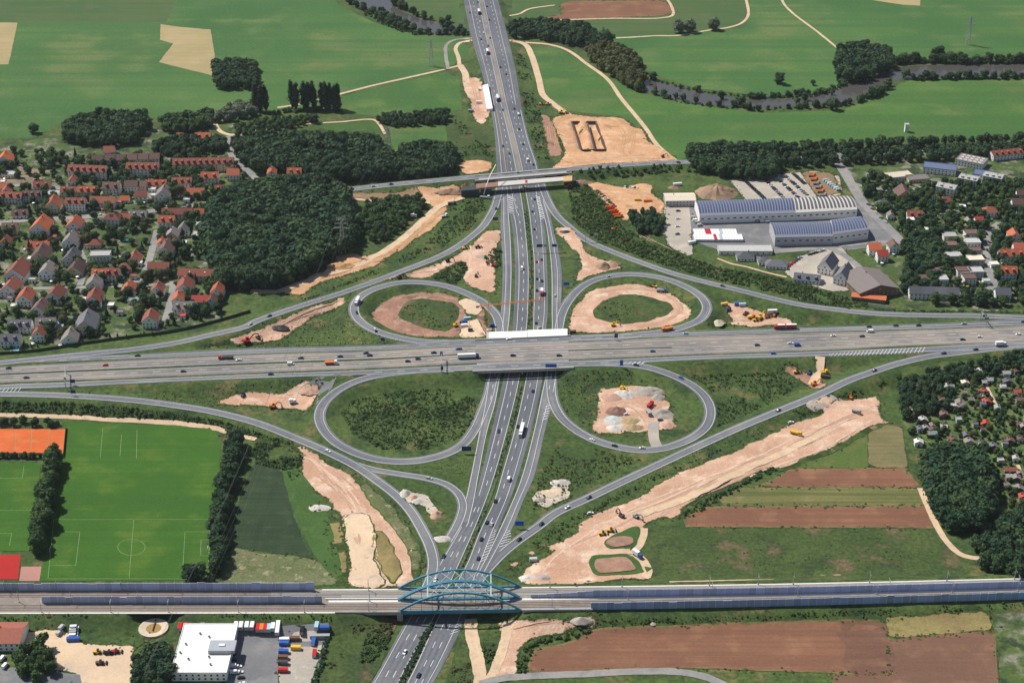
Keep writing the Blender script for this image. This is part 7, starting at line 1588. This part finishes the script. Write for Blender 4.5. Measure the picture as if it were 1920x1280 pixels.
H_BR = HM('brown_spoil', (0.36,0.24,0.16), (0.28,0.19,0.13)); H_RD = HM('red_gravel', (0.27,0.15,0.12), (0.22,0.125,0.10)); H_GR = HM('grey_gravel', (0.40,0.35,0.30), (0.33,0.30,0.27)); H_TN = HM('tan_gravel', (0.42,0.32,0.18), (0.35,0.26,0.15)); H_PK = HM('pink_spoil', (0.52,0.34,0.25), (0.44,0.28,0.20)); H_WH = HM('white_rubble', (0.60,0.56,0.50), (0.50,0.47,0.43)); H_TQ = HM('glassy_rubble', (0.40,0.50,0.50), (0.5,0.5,0.46)); H_BK = mat('black_tarpaulin', (0.02,0.02,0.022), 0.5, 0.2)
for k, a in enumerate([(1344,362,21,17,10,H_BR,'huge brown spoil heap beside the car park'),(1155,772,9,8,4.5,H_RD,'dark red gravel cone inside the depot'),(1184,790,8,6,2.5,H_TN,'tan gravel heap inside the depot'),(1190,802,8,5,2.4,H_TN,'olive gravel heap at the depot gate'),(1241,777,9,9,4,H_GR,'pale grey gravel cone inside the depot'),(1253,797,6,6,2,H_PK,'small pink heap at the depot corner'),(1150,788,8,8,2.0,H_TQ,'turquoise shimmering rubble heap inside the depot'),(1153,803,8,5,2.2,H_WH,'white and green rubble heap inside the depot'),(1170,740,10,8,3,H_WH,'white concrete rubble heap inside the depot'),(1215,735,13,9,4,H_GR,'wide grey gravel bank inside the depot'),(1234,746,6,6,3,H_GR,'narrow grey cone at the depot bank'),(1148,745,9,7,2.5,H_PK,'pinkish rubble heap inside the depot'),
   (1132,500,8,7,5,H_BR,'brown heap at the pink wedge'),(1146,497,7,7,4,H_PK,'pink heap at the pink wedge'),(1155,494,5,4,2.5,H_BR,'small brown heap at the pink wedge'),(1345,606,5,5,3.2,HM('pale_lime', (0.72,0.66,0.5), (0.66,0.6,0.46)),'pale lime heap at the depot corner'),(1351,605,4.5,5,3.0,H_PK,'pink heap beside the lime heap'),(520,611,11,5,2.2,H_BK,'long heap under black tarpaulin'),(1060,436,6,4,1.6,H_BK,'round ring of black material at the pink wedge'),(760,926,4,5,3.5,H_WH,'pale boulder heap between the slip roads'),(785,940,6,3.5,2,H_WH,'flat slab heap between the slip roads'),(776,934,3,4,2,H_PK,'orange rubble heap between the slip roads'),(818,965,4.5,5,3,H_PK,'pink boulder heap at the fork'),(598,952,9,5,1.8,H_WH,'pale stone pile at the crop corner'),(830,1010,6,4,1.8,H_WH,'pale rubble strip at the merging lanes'),(1050,905,8,4,1.8,H_WH,'ring of pale rubble near the collector lane'),(1040,925,10,6,1.4,HM('sand_rubble', (0.62,0.5,0.36), (0.52,0.42,0.3)),'sandy rubble spread near the collector lane'),(1012,938,4,3,1.8,H_GR,'grey block pile near the collector lane'),(905,483,6,4,2,H_GR,'grey timber and stone pile beside the red excavator'),(580,725,9,6,2.5,H_PK,'orange heap on the pink triangle'),(1090,340,14,5,4,H_BR,'brown spoil bank right of the overpass'),(845,352,16,6,5,H_BR,'brown spoil bank left of the overpass'),(640,500,14,8,4,HM('orange_spoil', (0.55,0.32,0.15), (0.45,0.25,0.12)),'orange spoil heap at the forest edge'),(1225,1165,2,2,1,H_GR,'tiny grey heap at the southern field'),(1092,1160,8,4,3,H_GR,'grey stone heap at the retaining wall'),(990,1085,6,5,2,H_WH,'white stone spread beside the arches'),(1018,1087,5,5,2.2,H_GR,'grey scrap heap beside the arches'),(895,560,1.5,1.5,.8,H_GR,'small grey heap beside the loop'),(1262,352,6,4,2,H_BR,'low brown heap behind the beige shed')]): heap(*a, seed=k*3.1)
# long white tarpaulin
t = empty('tarpaulin_stack', W(913, 188, 3.0)); tag(t, 'long white tarpaulin covering a construction stack beside the motorway', 'tarpaulin')
q = [(904,166),(915,163),(924,209),(912,210)]; mb = MB(); b_ = [W(u, v, hz(*W(u, v, 2)[:2])) for u, v in q]; tt_ = [p+Vector((0,0,3.5)) for p in b_]; mb.hexa(b_, tt_); child(t, 'cover', mb.mesh('cover', M_WHITEW))
mb = MB(); mb.bar(tt_[0]+Vector((0,0,.2)), tt_[3]+Vector((0,0,.2)), .4); mb.bar(tt_[1]+Vector((0,0,.2)), tt_[2]+Vector((0,0,.2)), .4); child(t, 'ballast_bar', mb.mesh('ballast_bar', M_STEEL))
# double sheet pile pit
t = empty('sheet_pile_pit', G(1105, 255)); tag(t, 'two long sheet piled pits in the orange earthworks', 'pit')
for a, b in (((1072,229),(1089,282)),((1089,282),(1136,281)),((1136,281),(1117,229)),((1102,232),(1115,281)),((1072,229),(1087,229)),((1101,229),(1117,229))):
    mb = MB(); A_ = G(*a); B_ = G(*b); A_ = W(*a, 0); B_ = W(*b, 0); A_.z = B_.z = -1.7; mb.bar(A_, B_, .9, 5.4); child(t, 'pile_wall', mb.mesh('pile_wall', mat('sheet_pile', (0.10,0.07,0.07), 0.7, 0.2)))
# machines
def excavator(u, v, a, c, label, s=1.0, reach=1.0, name='excavator'):
    p = G(u, v); p.z = gz(p.x, p.y)+.3; t = empty(name, p, a); t.scale = (s, s, s)
    for y in (-1.05, 1.05):
        mb = MB(); mb.prism([(-1.9,.15),(-1.6,0),(1.6,0),(1.9,.15),(1.9,.7),(1.6,.85),(-1.6,.85),(-1.9,.7)], y-.3, y+.3); put(t, 'track', mb.mesh('track', M_TYRE))
    mb = MB(); mb.box(-2.3, 1.2, -1.25, 1.25, 1.0, 1.7); mb.box(-2.4, -.6, -1.2, 1.2, 1.7, 2.4); put(t, 'body', cached(('exb', c), lambda: mb.mesh('body', paint(c))))
    mb = MB(); mb.box(-.3, 1.3, .25, 1.2, 1.7, 3.0); cb = put(t, 'cab', cached(('exc', c), lambda: mb.mesh('cab', M_GLASS))); mr = MB(); mr.box(-.35,1.35,.2,1.25,3.0,3.12); ob('cab_roof', cached(('exr', c), lambda: mr.mesh('cab_roof', paint(c))), cb)
    mb = MB(); mb.bar((.9,-.3,1.6), (3.2*reach,-.3,4.4), .5, .6); mb.bar((3.2*reach,-.3,4.4), (5.0*reach,-.3,3.9), .45, .55); put(t, 'boom', mb.mesh('boom', paint(c)))
    mb = MB(); mb.bar((5.0*reach,-.3,3.9), (6.0*reach,-.3,1.3), .35, .45); put(t, 'arm', mb.mesh('arm', paint(c))); mb = MB(); mb.prism([(5.3*reach,1.3),(6.2*reach,1.3),(6.1*reach,.2),(5.4*reach,.4)], -.9, .3); put(t, 'bucket', mb.mesh('bucket', M_DARK))
    tag(t, label, 'excavator'); return t
for a in [(925,500,2.9,'r','red excavator loading beside the spoil bed'),(893,520,1.2,'g','dark excavator on the spoil bed',.8),(840,492,.2,'k','dark excavator below the north-western slip road'),(750,524,.5,'k','dark excavator beside the reddish basin loop'),(463,637,.6,'r','red excavator with long boom beside the far collector lane',1.5,1.3),(512,765,.1,'o','orange excavator on the pink triangle',1.2),(1168,731,-.9,'y','yellow excavator on the white rubble heap'),(1527,723,.4,'o','orange excavator by the south-eastern slip road',1.2),(1165,970,2.2,'g','dark excavator above the settling pond'),(1193,972,-.7,'l','grey excavator above the settling pond'),(1425,598,.8,'y','yellow excavator in the crowded depot',1.3),(855,612,.5,'y','yellow excavator inside the reddish basin'),(484,634,-.6,'B','brown excavator at the tip of the pink earthworks',.9),(1150,612,.2,'y','yellow excavator on the pale ring'),(868,346,.9,'o','orange excavator on the left abutment'),(1062,352,.1,'o','orange machine below the timber deck',.9),(1150,432,0,'o','orange machine in the scrub slope',.8),(1595,747,1.5,'o','orange machine at the haul road head',.8),(1052,213,.2,'y','yellow excavator at the top of the double pit',1.2),(1243,296,.3,'B','brown excavator at the corner of the orange earthworks',.9)]: excavator(*a)
def loader(u, v, a, c, label, name='wheel_loader'):
    p = G(u, v); p.z = gz(p.x, p.y)+.3; t = empty(name, p, a)
    mb = MB(); mb.prism([(-3.2,.8),(1.2,.8),(1.2,1.6),(-.6,1.8),(-3.2,2.0)], -1.0, 1.0); put(t, 'body', cached(('lb', c), lambda: mb.mesh('body', paint(c)))); mb = MB(); mb.box(-.9, .6, -.75, .75, 1.7, 3.1); put(t, 'cab', cached('lc', lambda: mb.mesh('cab', M_GLASS)))
    mb = MB(); mb.bar((.8,-.5,1.4), (3.0,-.5,.8), .3); mb.bar((.8,.5,1.4), (3.0,.5,.8), .3); put(t, 'lift_arm', mb.mesh('lift_arm', paint(c))); mb = MB(); mb.prism([(2.8,.3),(4.0,.15),(3.2,1.4),(2.8,1.3)], -1.4, 1.4); put(t, 'bucket', mb.mesh('bucket', M_DARK))
    w = cached(('wh', .75), lambda: wheel_mesh(.75, .6))
    for x in (-2.2, .9):
        for y in (-1.05, 1.05): put(t, 'wheel', w, (x, y, 0))
    tag(t, label, 'loader')
for a in [(873,467,.4,'y','yellow loader beside the north-western slip road'),(1226,538,2.4,'y','yellow loader on the rim of the pale ring'),(1016,197,.1,'y','yellow loader at the end of the broad track'),(1028,197,.3,'y','second yellow loader at the end of the broad track'),(1061,214,.2,'o','orange loader above the double pit'),(1131,1004,.1,'y','left yellow loader beside the brown pit'),(1146,998,.1,'y','right yellow loader beside the brown pit'),(1495,694,.2,'y','yellow loader on the small reddish site'),(1440,596,.4,'o','orange loader in the crowded depot'),(1398,590,.9,'B','brown loader in the crowded depot'),(1452,592,1.2,'o','orange loader beside the white site cabin'),(185,1225,.1,'y','yellow loader on the sandy yard'),(206,1226,.1,'k','black loader on the sandy yard'),(219,1224,.1,'r','red loader on the sandy yard'),(190,1245,.1,'B','brown loader on the sandy yard'),(1518,699,1.2,'b','blue loader on the small reddish site'),(456,741,1.5,'g','dark loader on the pink triangle'),(985,193,.2,'r','red loader at the motorway foot'),(897,466,.3,'k','black loader on the pink earthworks'),(1418,602,.2,'y','yellow loader at the depot gate')]: loader(*a)
for (u, v, a, cab, cargo, L, kd, lb) in [(1492,816,-.5,'y','y',9,'tipper','big yellow dump truck on the haul road'),(1605,776,-.6,'l','l',7,'tipper','small grey dump truck at the haul road head'),(1219,763,1.0,'r','r',8,'tipper','red dump truck inside the depot'),(1216,777,-1.4,'l','l',8,'tipper','grey dump truck leaving the depot'),(1240,548,-.15,'b','s',9,'mixer','blue mixer lorry on the pale ring'),(1195,1043,-.9,'b','w',8,'box','blue and white lorry beside the settling pond'),(909,372,-.2,'w','s',10,'flat','white concrete pump lorry below the new overpass'),(833,407,.5,'w','w',7,'flat','white lorry in the orange cutting'),(847,384,.2,'g','g',8,'tipper','dark tipper lorry in the orange cutting'),(1545,700,.2,'y','y',6,'flat','small yellow lorry by the near collector lane'),(776,408,.1,'w','w',6,'box','small white lorry in the thicket'),(666,338,.1,'w','w',6,'box','white lorry at the wood edge'),(1408,597,.4,'o','y',7,'tipper','orange and yellow lorry in the crowded depot'),(549,757,.3,'w','w',5.5,'box','small white lorry on the pink triangle')]:
    p = G(u, v); p.z = gz(p.x, p.y)+.3; seen(make_truck(p, a, cab, cargo, L, kd), lb, 'lorry', None)
for (u, v, c, lb) in [(1175,778,'w','white car inside the depot'),(1238,789,'g','grey car inside the depot'),(1483,793,'w','white car beside the haul road'),(1107,963,'w','white car beside the slip road scrub')]:
    p = G(u, v); p.z = gz(p.x, p.y)+.3; seen(make_car(p, .3, c), lb, 'car', None)
# concrete pump boom
t = empty('pump_boom', G(907, 371)); tag(t, 'long white concrete pump boom reaching over both overpasses', 'boom')
base = G(907, 370); pts = [base+Vector((0,0,2.5))]+[base+Vector(d) for d in ((3,8,14),(7,20,22),(14,38,27))]
tgt = [(911,350),(918,331),(929.5,309)]
hts = (12, 19, 23)
pts = [base+Vector((0,0,3))]+[W(u, v, z) for (u, v), z in zip(tgt, hts)]
for a, b in zip(pts[:-1], pts[1:]): mb = MB(); mb.bar(a, b, .55, .6); child(t, 'boom_section', mb.mesh('boom_section', M_WHITEW))
# tower crane
t = empty('tower_crane', G(917, 619)); tag(t, 'orange tower crane beside the new bridge deck', 'crane'); B0 = t.location.copy(); HT = 22.5
M_CR = mat('crane_orange', (0.72,0.26,0.06), 0.6, 0.1)
def lattice(par, name, a, b, s, n, m):
    a, b = Vector(a), Vector(b); d = (b-a).normalized(); u_ = d.orthogonal().normalized(); w_ = d.cross(u_); mb = MB(); C = [u_*s+w_*s, u_*s-w_*s, -u_*s-w_*s, -u_*s+w_*s]
    for c in C: mb.bar(a+c, b+c, .16)
    for k in range(n):
        p, q = a.lerp(b, k/n), a.lerp(b, (k+1)/n)
        for i in range(4): mb.bar(p+C[i], q+C[(i+1) % 4], .1)
    return child(par, name, mb.mesh(name, m))
lattice(t, 'mast', B0, B0+Vector((0,0,HT)), .65, 14, M_CR); E1 = W(1024, 560, HT+1); E1.z = HT+1; j0 = B0+Vector((0,0,HT+1)); dj = (E1-j0).normalized()
lattice(t, 'jib', j0, E1, .5, 22, M_CR); lattice(t, 'counter_jib', j0, j0-dj*11, .5, 5, M_CR); mb = MB(); mb.bar(j0-dj*8.5, j0-dj*11, 1.4, 2.0); child(t, 'counterweight', mb.mesh('counterweight', M_CONC))
mb = MB(); mb.bar(j0, j0+Vector((0,0,5)), .6); mb.bar(j0+Vector((0,0,5)), E1.lerp(j0, .3), .08); mb.bar(j0+Vector((0,0,5)), j0-dj*10, .08); child(t, 'tower_top', mb.mesh('tower_top', M_CR)); mb = MB(); mb.box(-.9,.9,-.9,.9,HT-1.2,HT+.9); put(t, 'cab', mb.mesh('cab', M_WHITEW), (1.3,-.6,0))
mb = MB(); mb.box(-2.2,2.2,-2.2,2.2,0,.8); put(t, 'base', mb.mesh('base', M_CONC))
# ------------------------------------------------------------------ signs, gantries, pylons
def sign(u, v, w, h, c, label, z=None, legs=2.2, rz=0.0):
    p = G(u, v) if z is None else W(u, v, z); t = empty('road_sign', p, rz); tag(t, label, 'sign')
    for x in (-w*.33, w*.33): mb = MB(); mb.cyl((x,.12,-.3), (x,.12,legs+h), .1, .1, 6); put(t, 'post', mb.mesh('post', M_STEEL))
    mb = MB(); mb.box(-w/2, w/2, -.06, .06, legs, legs+h); pn = put(t, 'panel', mb.mesh('panel', c)); mb = MB(); k = .09
    mb.box(-w/2,w/2,-.1,-.065,legs,legs+k); mb.box(-w/2,w/2,-.1,-.065,legs+h-k,legs+h); mb.box(-w/2,-w/2+k,-.1,-.065,legs+k,legs+h-k); mb.box(w/2-k,w/2,-.1,-.065,legs+k,legs+h-k); ob('border', mb.mesh('border', M_WHITEW), pn)
for a in [(1062,539,5.4,3.4,M_SIGNBLUE,'blue direction sign beside the eastern collector lane'),(929,417,5.2,3.2,M_SIGNDARK,'dark back of a direction sign at the north-western slip road'),(875,850,7.2,4.2,M_SIGNDARK,'big dark blue direction sign at the green loop fork'),(974,990,6,4.0,M_SIGNBLUE,'bright blue direction sign at the south-eastern slip road fork'),(137,722,4,3.2,M_SIGNDARK,'upper dark blue sign at the western gore'),(138,742,4,3.4,M_SIGNDARK,'lower dark blue sign beside the south-western slip road'),(1165,690,2.6,5.4,M_SIGNBLUE,'narrow blue sign on the loop exit'),(718,644,3.4,3.4,M_SIGNDARK,'dark sign back at the far collector lane'),(1155,638,3,4.2,M_SIGNDARK,'dark blue sign by the pale ring'),(829,698,2.0,3.2,M_SIGNDARK,'small dark sign at the green loop'),(706,628,2.2,2.6,M_SIGNDARK,'small dark sign on the reddish basin loop')]: sign(*a)
sign(1033,690,9.0,3.4,M_SIGNBLUE,'wide blue sign mounted on the near bridge parapet',6.6,.6)
def gantry(label, pa, pb, z0, h, panels):
    a, b = W(*pa, z0), W(*pb, z0); t = empty('sign_gantry', a); tag(t, label, 'gantry')
    for p in (a, b): mb = MB(); mb.bar(p, p+Vector((0,0,h)), .45); child(t, 'leg', mb.mesh('leg', M_STEEL))
    for dz in (h, h-1.1): mb = MB(); mb.bar(a+Vector((0,0,dz)), b+Vector((0,0,dz)), .3); child(t, 'beam', mb.mesh('beam', M_STEEL))
    for s, w, hh, m in panels: q = a.lerp(b, s)+Vector((0,-.4,h-.5)); mb = MB(); mb.box(q.x-w/2,q.x+w/2,q.y-.06,q.y+.06,q.z-hh/2,q.z+hh/2); child(t, 'panel', mb.mesh('panel', m))
gantry('sign gantry across the eastern carriageway with dark panels', (998,473), (1053,472), 0, 7.2, ((.25,5.5,3,M_SIGNDARK),(.45,3.4,2.4,M_STEEL),(.75,4.4,2.8,M_SIGNDARK),(.93,3.0,2.2,M_STEEL)))
gantry('sign gantry across the north-eastern slip road', (1098,455), (1120,453), 0.5, 8.0, ((.5,3.6,2.6,M_SIGNDARK),))
gantry('cantilever sign mast in the western median', (124,700.5), (124,730), 7, 7.0, ((.8,1.6,3.0,M_SIGNDARK),))
gantry('sign mast with blue panel above the near collector lane', (828,673), (828,697), 7, 7.5, ((.15,2.2,3.6,M_SIGNBLUE),))
gantry('tall sign mast above the eastern collector lane', (1838,600), (1848,613), 7, 8.5, ((.6,3.0,2.6,M_SIGNDARK),(.95,3.0,1.8,M_SIGNDARK)))
def pylon(u, v, h, label):
    p = G(u, v); t = empty('power_pylon', p); tag(t, label, 'pylon'); mb = MB(); f = lambda z: 2.6*(1-z/h)+.35
    for sx in (-1,1):
        for sy in (-1,1): mb.bar((sx*f(0),sy*f(0),0), (sx*f(h),sy*f(h),h), .28)
    n = 10
    for k in range(n):
        a, b = h*k/n, h*(k+1)/n
        for sx, sy, tx, ty in ((-1,-1,1,-1),(1,-1,1,1),(1,1,-1,1),(-1,1,-1,-1)): mb.bar((sx*f(a),sy*f(a),a), (tx*f(b),ty*f(b),b), .14); mb.bar((tx*f(a),ty*f(a),a), (sx*f(b),sy*f(b),b), .14)
    put(t, 'lattice', mb.mesh('lattice', M_STEEL))
    for z, w in ((h*.72,7.5),(h*.84,6.0),(h*.95,4.5)): mb = MB(); mb.bar((-w,0,z), (w,0,z), .3); mb.bar((-w,0,z), (0,0,z+1.6), .18); mb.bar((w,0,z), (0,0,z+1.6), .18); put(t, 'cross_arm', mb.mesh('cross_arm', M_STEEL))
    return p, h
P1 = pylon(643,476,36,'tall lattice power pylon at the forest edge'); P2 = pylon(809,124,32,'grey lattice power pylon in the far meadow'); P3 = pylon(1814,84,36,'lone lattice power pylon on the far right plain')
P4 = (G(300,1330), 34); P5 = (G(730,268), 26)
pylon(730,284,26,'slim lattice pylon in the paddock behind the wood')
M_WIRE = mat('power_wire', (0.10,0.105,0.11), 0.6, 0.05)
for (a, ha), (b, hb), lb in ((P1, P4, 'southern span of the power line over the crop field'), (P1, P2, 'northern span of the power line over the wood')):
    t = empty('power_line', a); tag(t, lb, 'power line')
    for zf, w in ((.72,7.5),(.84,6.0),(.95,4.5)):
        for s in (-1, 1):
            mb = MB(); N = 26; A_ = a+Vector((s*w,0,ha*zf)); B_ = b+Vector((s*w,0,hb*zf)); L = (B_-A_).length
            for k in range(N):
                f, g = k/N, (k+1)/N; sag = lambda f: -L*.022*4*f*(1-f)
                mb.bar(A_.lerp(B_, f)+Vector((0,0,sag(f))), A_.lerp(B_, g)+Vector((0,0,sag(g))), .06)
            child(t, 'wire', mb.mesh('wire', M_WIRE))
# round basin beside the sandy yard
t = empty('round_basin', G(288, 1178)); tag(t, 'round pale concrete basin with brown water beside the railway', 'basin'); N = 28; mb = MB(); vs = []
for r, z in ((9.2,-.4),(9.2,1.0),(8.4,1.0),(4.6,.3)):
    for i in range(N): vs.append((r*math.cos(6.2832*i/N), r*math.sin(6.2832*i/N), z))
mb.add(vs, [(k*N+i, k*N+(i+1) % N, (k+1)*N+(i+1) % N, (k+1)*N+i) for k in range(3) for i in range(N)]); put(t, 'rim', mb.mesh('rim', mat('sandy_concrete', (0.58,0.49,0.38), 0.9, 0.12))); mb = MB(); mb.cyl((0,0,.1),(0,0,.42),4.7,4.7,28); put(t, 'water', mb.mesh('water', mat('brown_water', (0.35,0.22,0.08), 0.2, 0.1))); mb = MB(); mb.box(-.3,.3,-3,8,1.0,1.3); put(t, 'walkway', mb.mesh('walkway', M_DARK))
# footbridge over the river
t = empty('footbridge', W(1105, 73, 1)); tag(t, 'low plank bridge carrying the track over the river', 'bridge'); a, b = W(1085,74.5,1.2), W(1148,72.5,1.2); mb = MB(); mb.bar(a, b, 4, .5); child(t, 'deck', mb.mesh('deck', mat('grey_planks', (0.33,0.28,0.25), 0.9, 0.15)))
for dy in (-2, 2): mb = MB(); mb.bar(a+Vector((0,dy,1)), b+Vector((0,dy,1)), .15); child(t, 'railing', mb.mesh('railing', M_STEEL))
# tennis fence, goals, pools
for (u, v, label) in [(122,826,'green windbreak fence right of the tennis courts')]:
    a, b = G(124,803), G(119,856); t = empty('court_fence', (a+b)/2); tag(t, label, 'fence'); mb = MB(); mb.bar(a+Vector((0,0,1.4)), b+Vector((0,0,1.4)), .08, 2.8); child(t, 'screen', mb.mesh('screen', mat('green_screen', (0.04,0.16,0.13), 0.8, 0.1)))
    for k in range(5): mb = MB(); p = a.lerp(b, k/4); mb.bar(p, p+Vector((0,0,3.1)), .12); child(t, 'post', mb.mesh('post', M_STEEL))
a, b = G(-50,803), G(124,803); t = empty('court_fence', (a+b)/2); tag(t, 'tall mesh fence behind the tennis courts', 'fence')
for k in range(24): mb = MB(); p = a.lerp(b, k/23); mb.bar(p, p+Vector((0,0,3.4)), .14); child(t, 'post', mb.mesh('post', M_DARK))
for z in (1.2, 2.3, 3.3): mb = MB(); mb.bar(a+Vector((0,0,z)), b+Vector((0,0,z)), .1); child(t, 'rail', mb.mesh('rail', M_DARK))
for (u, v, rz, lb) in ((391,1027,math.pi/2,'white football goal at the line of trees'),(96,1030,math.pi/2,'white football goal beside the tall tree row')):
    t = empty('football_goal', G(u, v), rz); tag(t, lb, 'goal')
    for x in (-3.66, 3.66): mb = MB(); mb.cyl((x,0,0),(x,0,2.44),.1,.1,6); put(t, 'post', mb.mesh('post', M_WHITEW))
    mb = MB(); mb.bar((-3.7,0,2.44),(3.7,0,2.44),.18); put(t, 'crossbar', mb.mesh('crossbar', M_WHITEW))
M_POOL = mat('pool_water', (0.08,0.45,0.60), 0.1, 0.05)
for (u, v, lx, ly, lb) in ((233,450,4.2,2.2,'turquoise garden pool between the middle houses'),(105,604,4.2,1.6,'long turquoise pool beside the lower houses'),(28,656,3.0,1.4,'small turquoise pool near the motorway fence')):
    t = empty('garden_pool', G(u, v)+Vector((0,0,.12))); tag(t, lb, 'pool'); mb = MB(); mb.box(-lx-.4,lx+.4,-ly-.4,ly+.4,-.1,.25); put(t, 'rim', mb.mesh('rim', M_WHITEW)); mb = MB(); mb.box(-lx,lx,-ly,ly,.2,.3); put(t, 'water', mb.mesh('water', M_POOL))
# village garden fence along the motorway
a = [(-60,668),(60,660),(140,648),(240,634),(330,622),(420,600),(470,585)]
P = [G(u, v) for u, v in crom(a, 14)[:,:2]]; t = empty('noise_fence', P[len(P)//2]); tag(t, 'dark green noise fence between village gardens and slip road', 'fence')
for p, q in zip(P[:-1], P[1:]): mb = MB(); mb.bar(p+Vector((0,0,1.2)), q+Vector((0,0,1.2)), .15, 2.6); child(t, 'panel', mb.mesh('panel', mat('green_timber', (0.05,0.075,0.06), 0.9, 0.2)))
# ------------------------------------------------------------------ thin summer haze
def haze(density):
    mb = MB(); mb.box(-31000, 31000, -31000, 31000, -1.5, 655); me = mb.mesh('haze')
    m = bpy.data.materials.new('haze'); m.use_nodes = True; n = m.node_tree.nodes; n.remove(n['Principled BSDF']); v = n.new('ShaderNodeVolumePrincipled')
    v.inputs['Color'].default_value = (0.86,0.92,1.0,1); v.inputs['Density'].default_value = density; v.inputs['Anisotropy'].default_value = 0.2
    m.node_tree.links.new(v.outputs[0], n['Material Output'].inputs['Volume']); me.materials.append(m); tag(ob('haze', me), 'thin pale haze over the whole plain', 'haze', kind='stuff')
haze(0.00002)
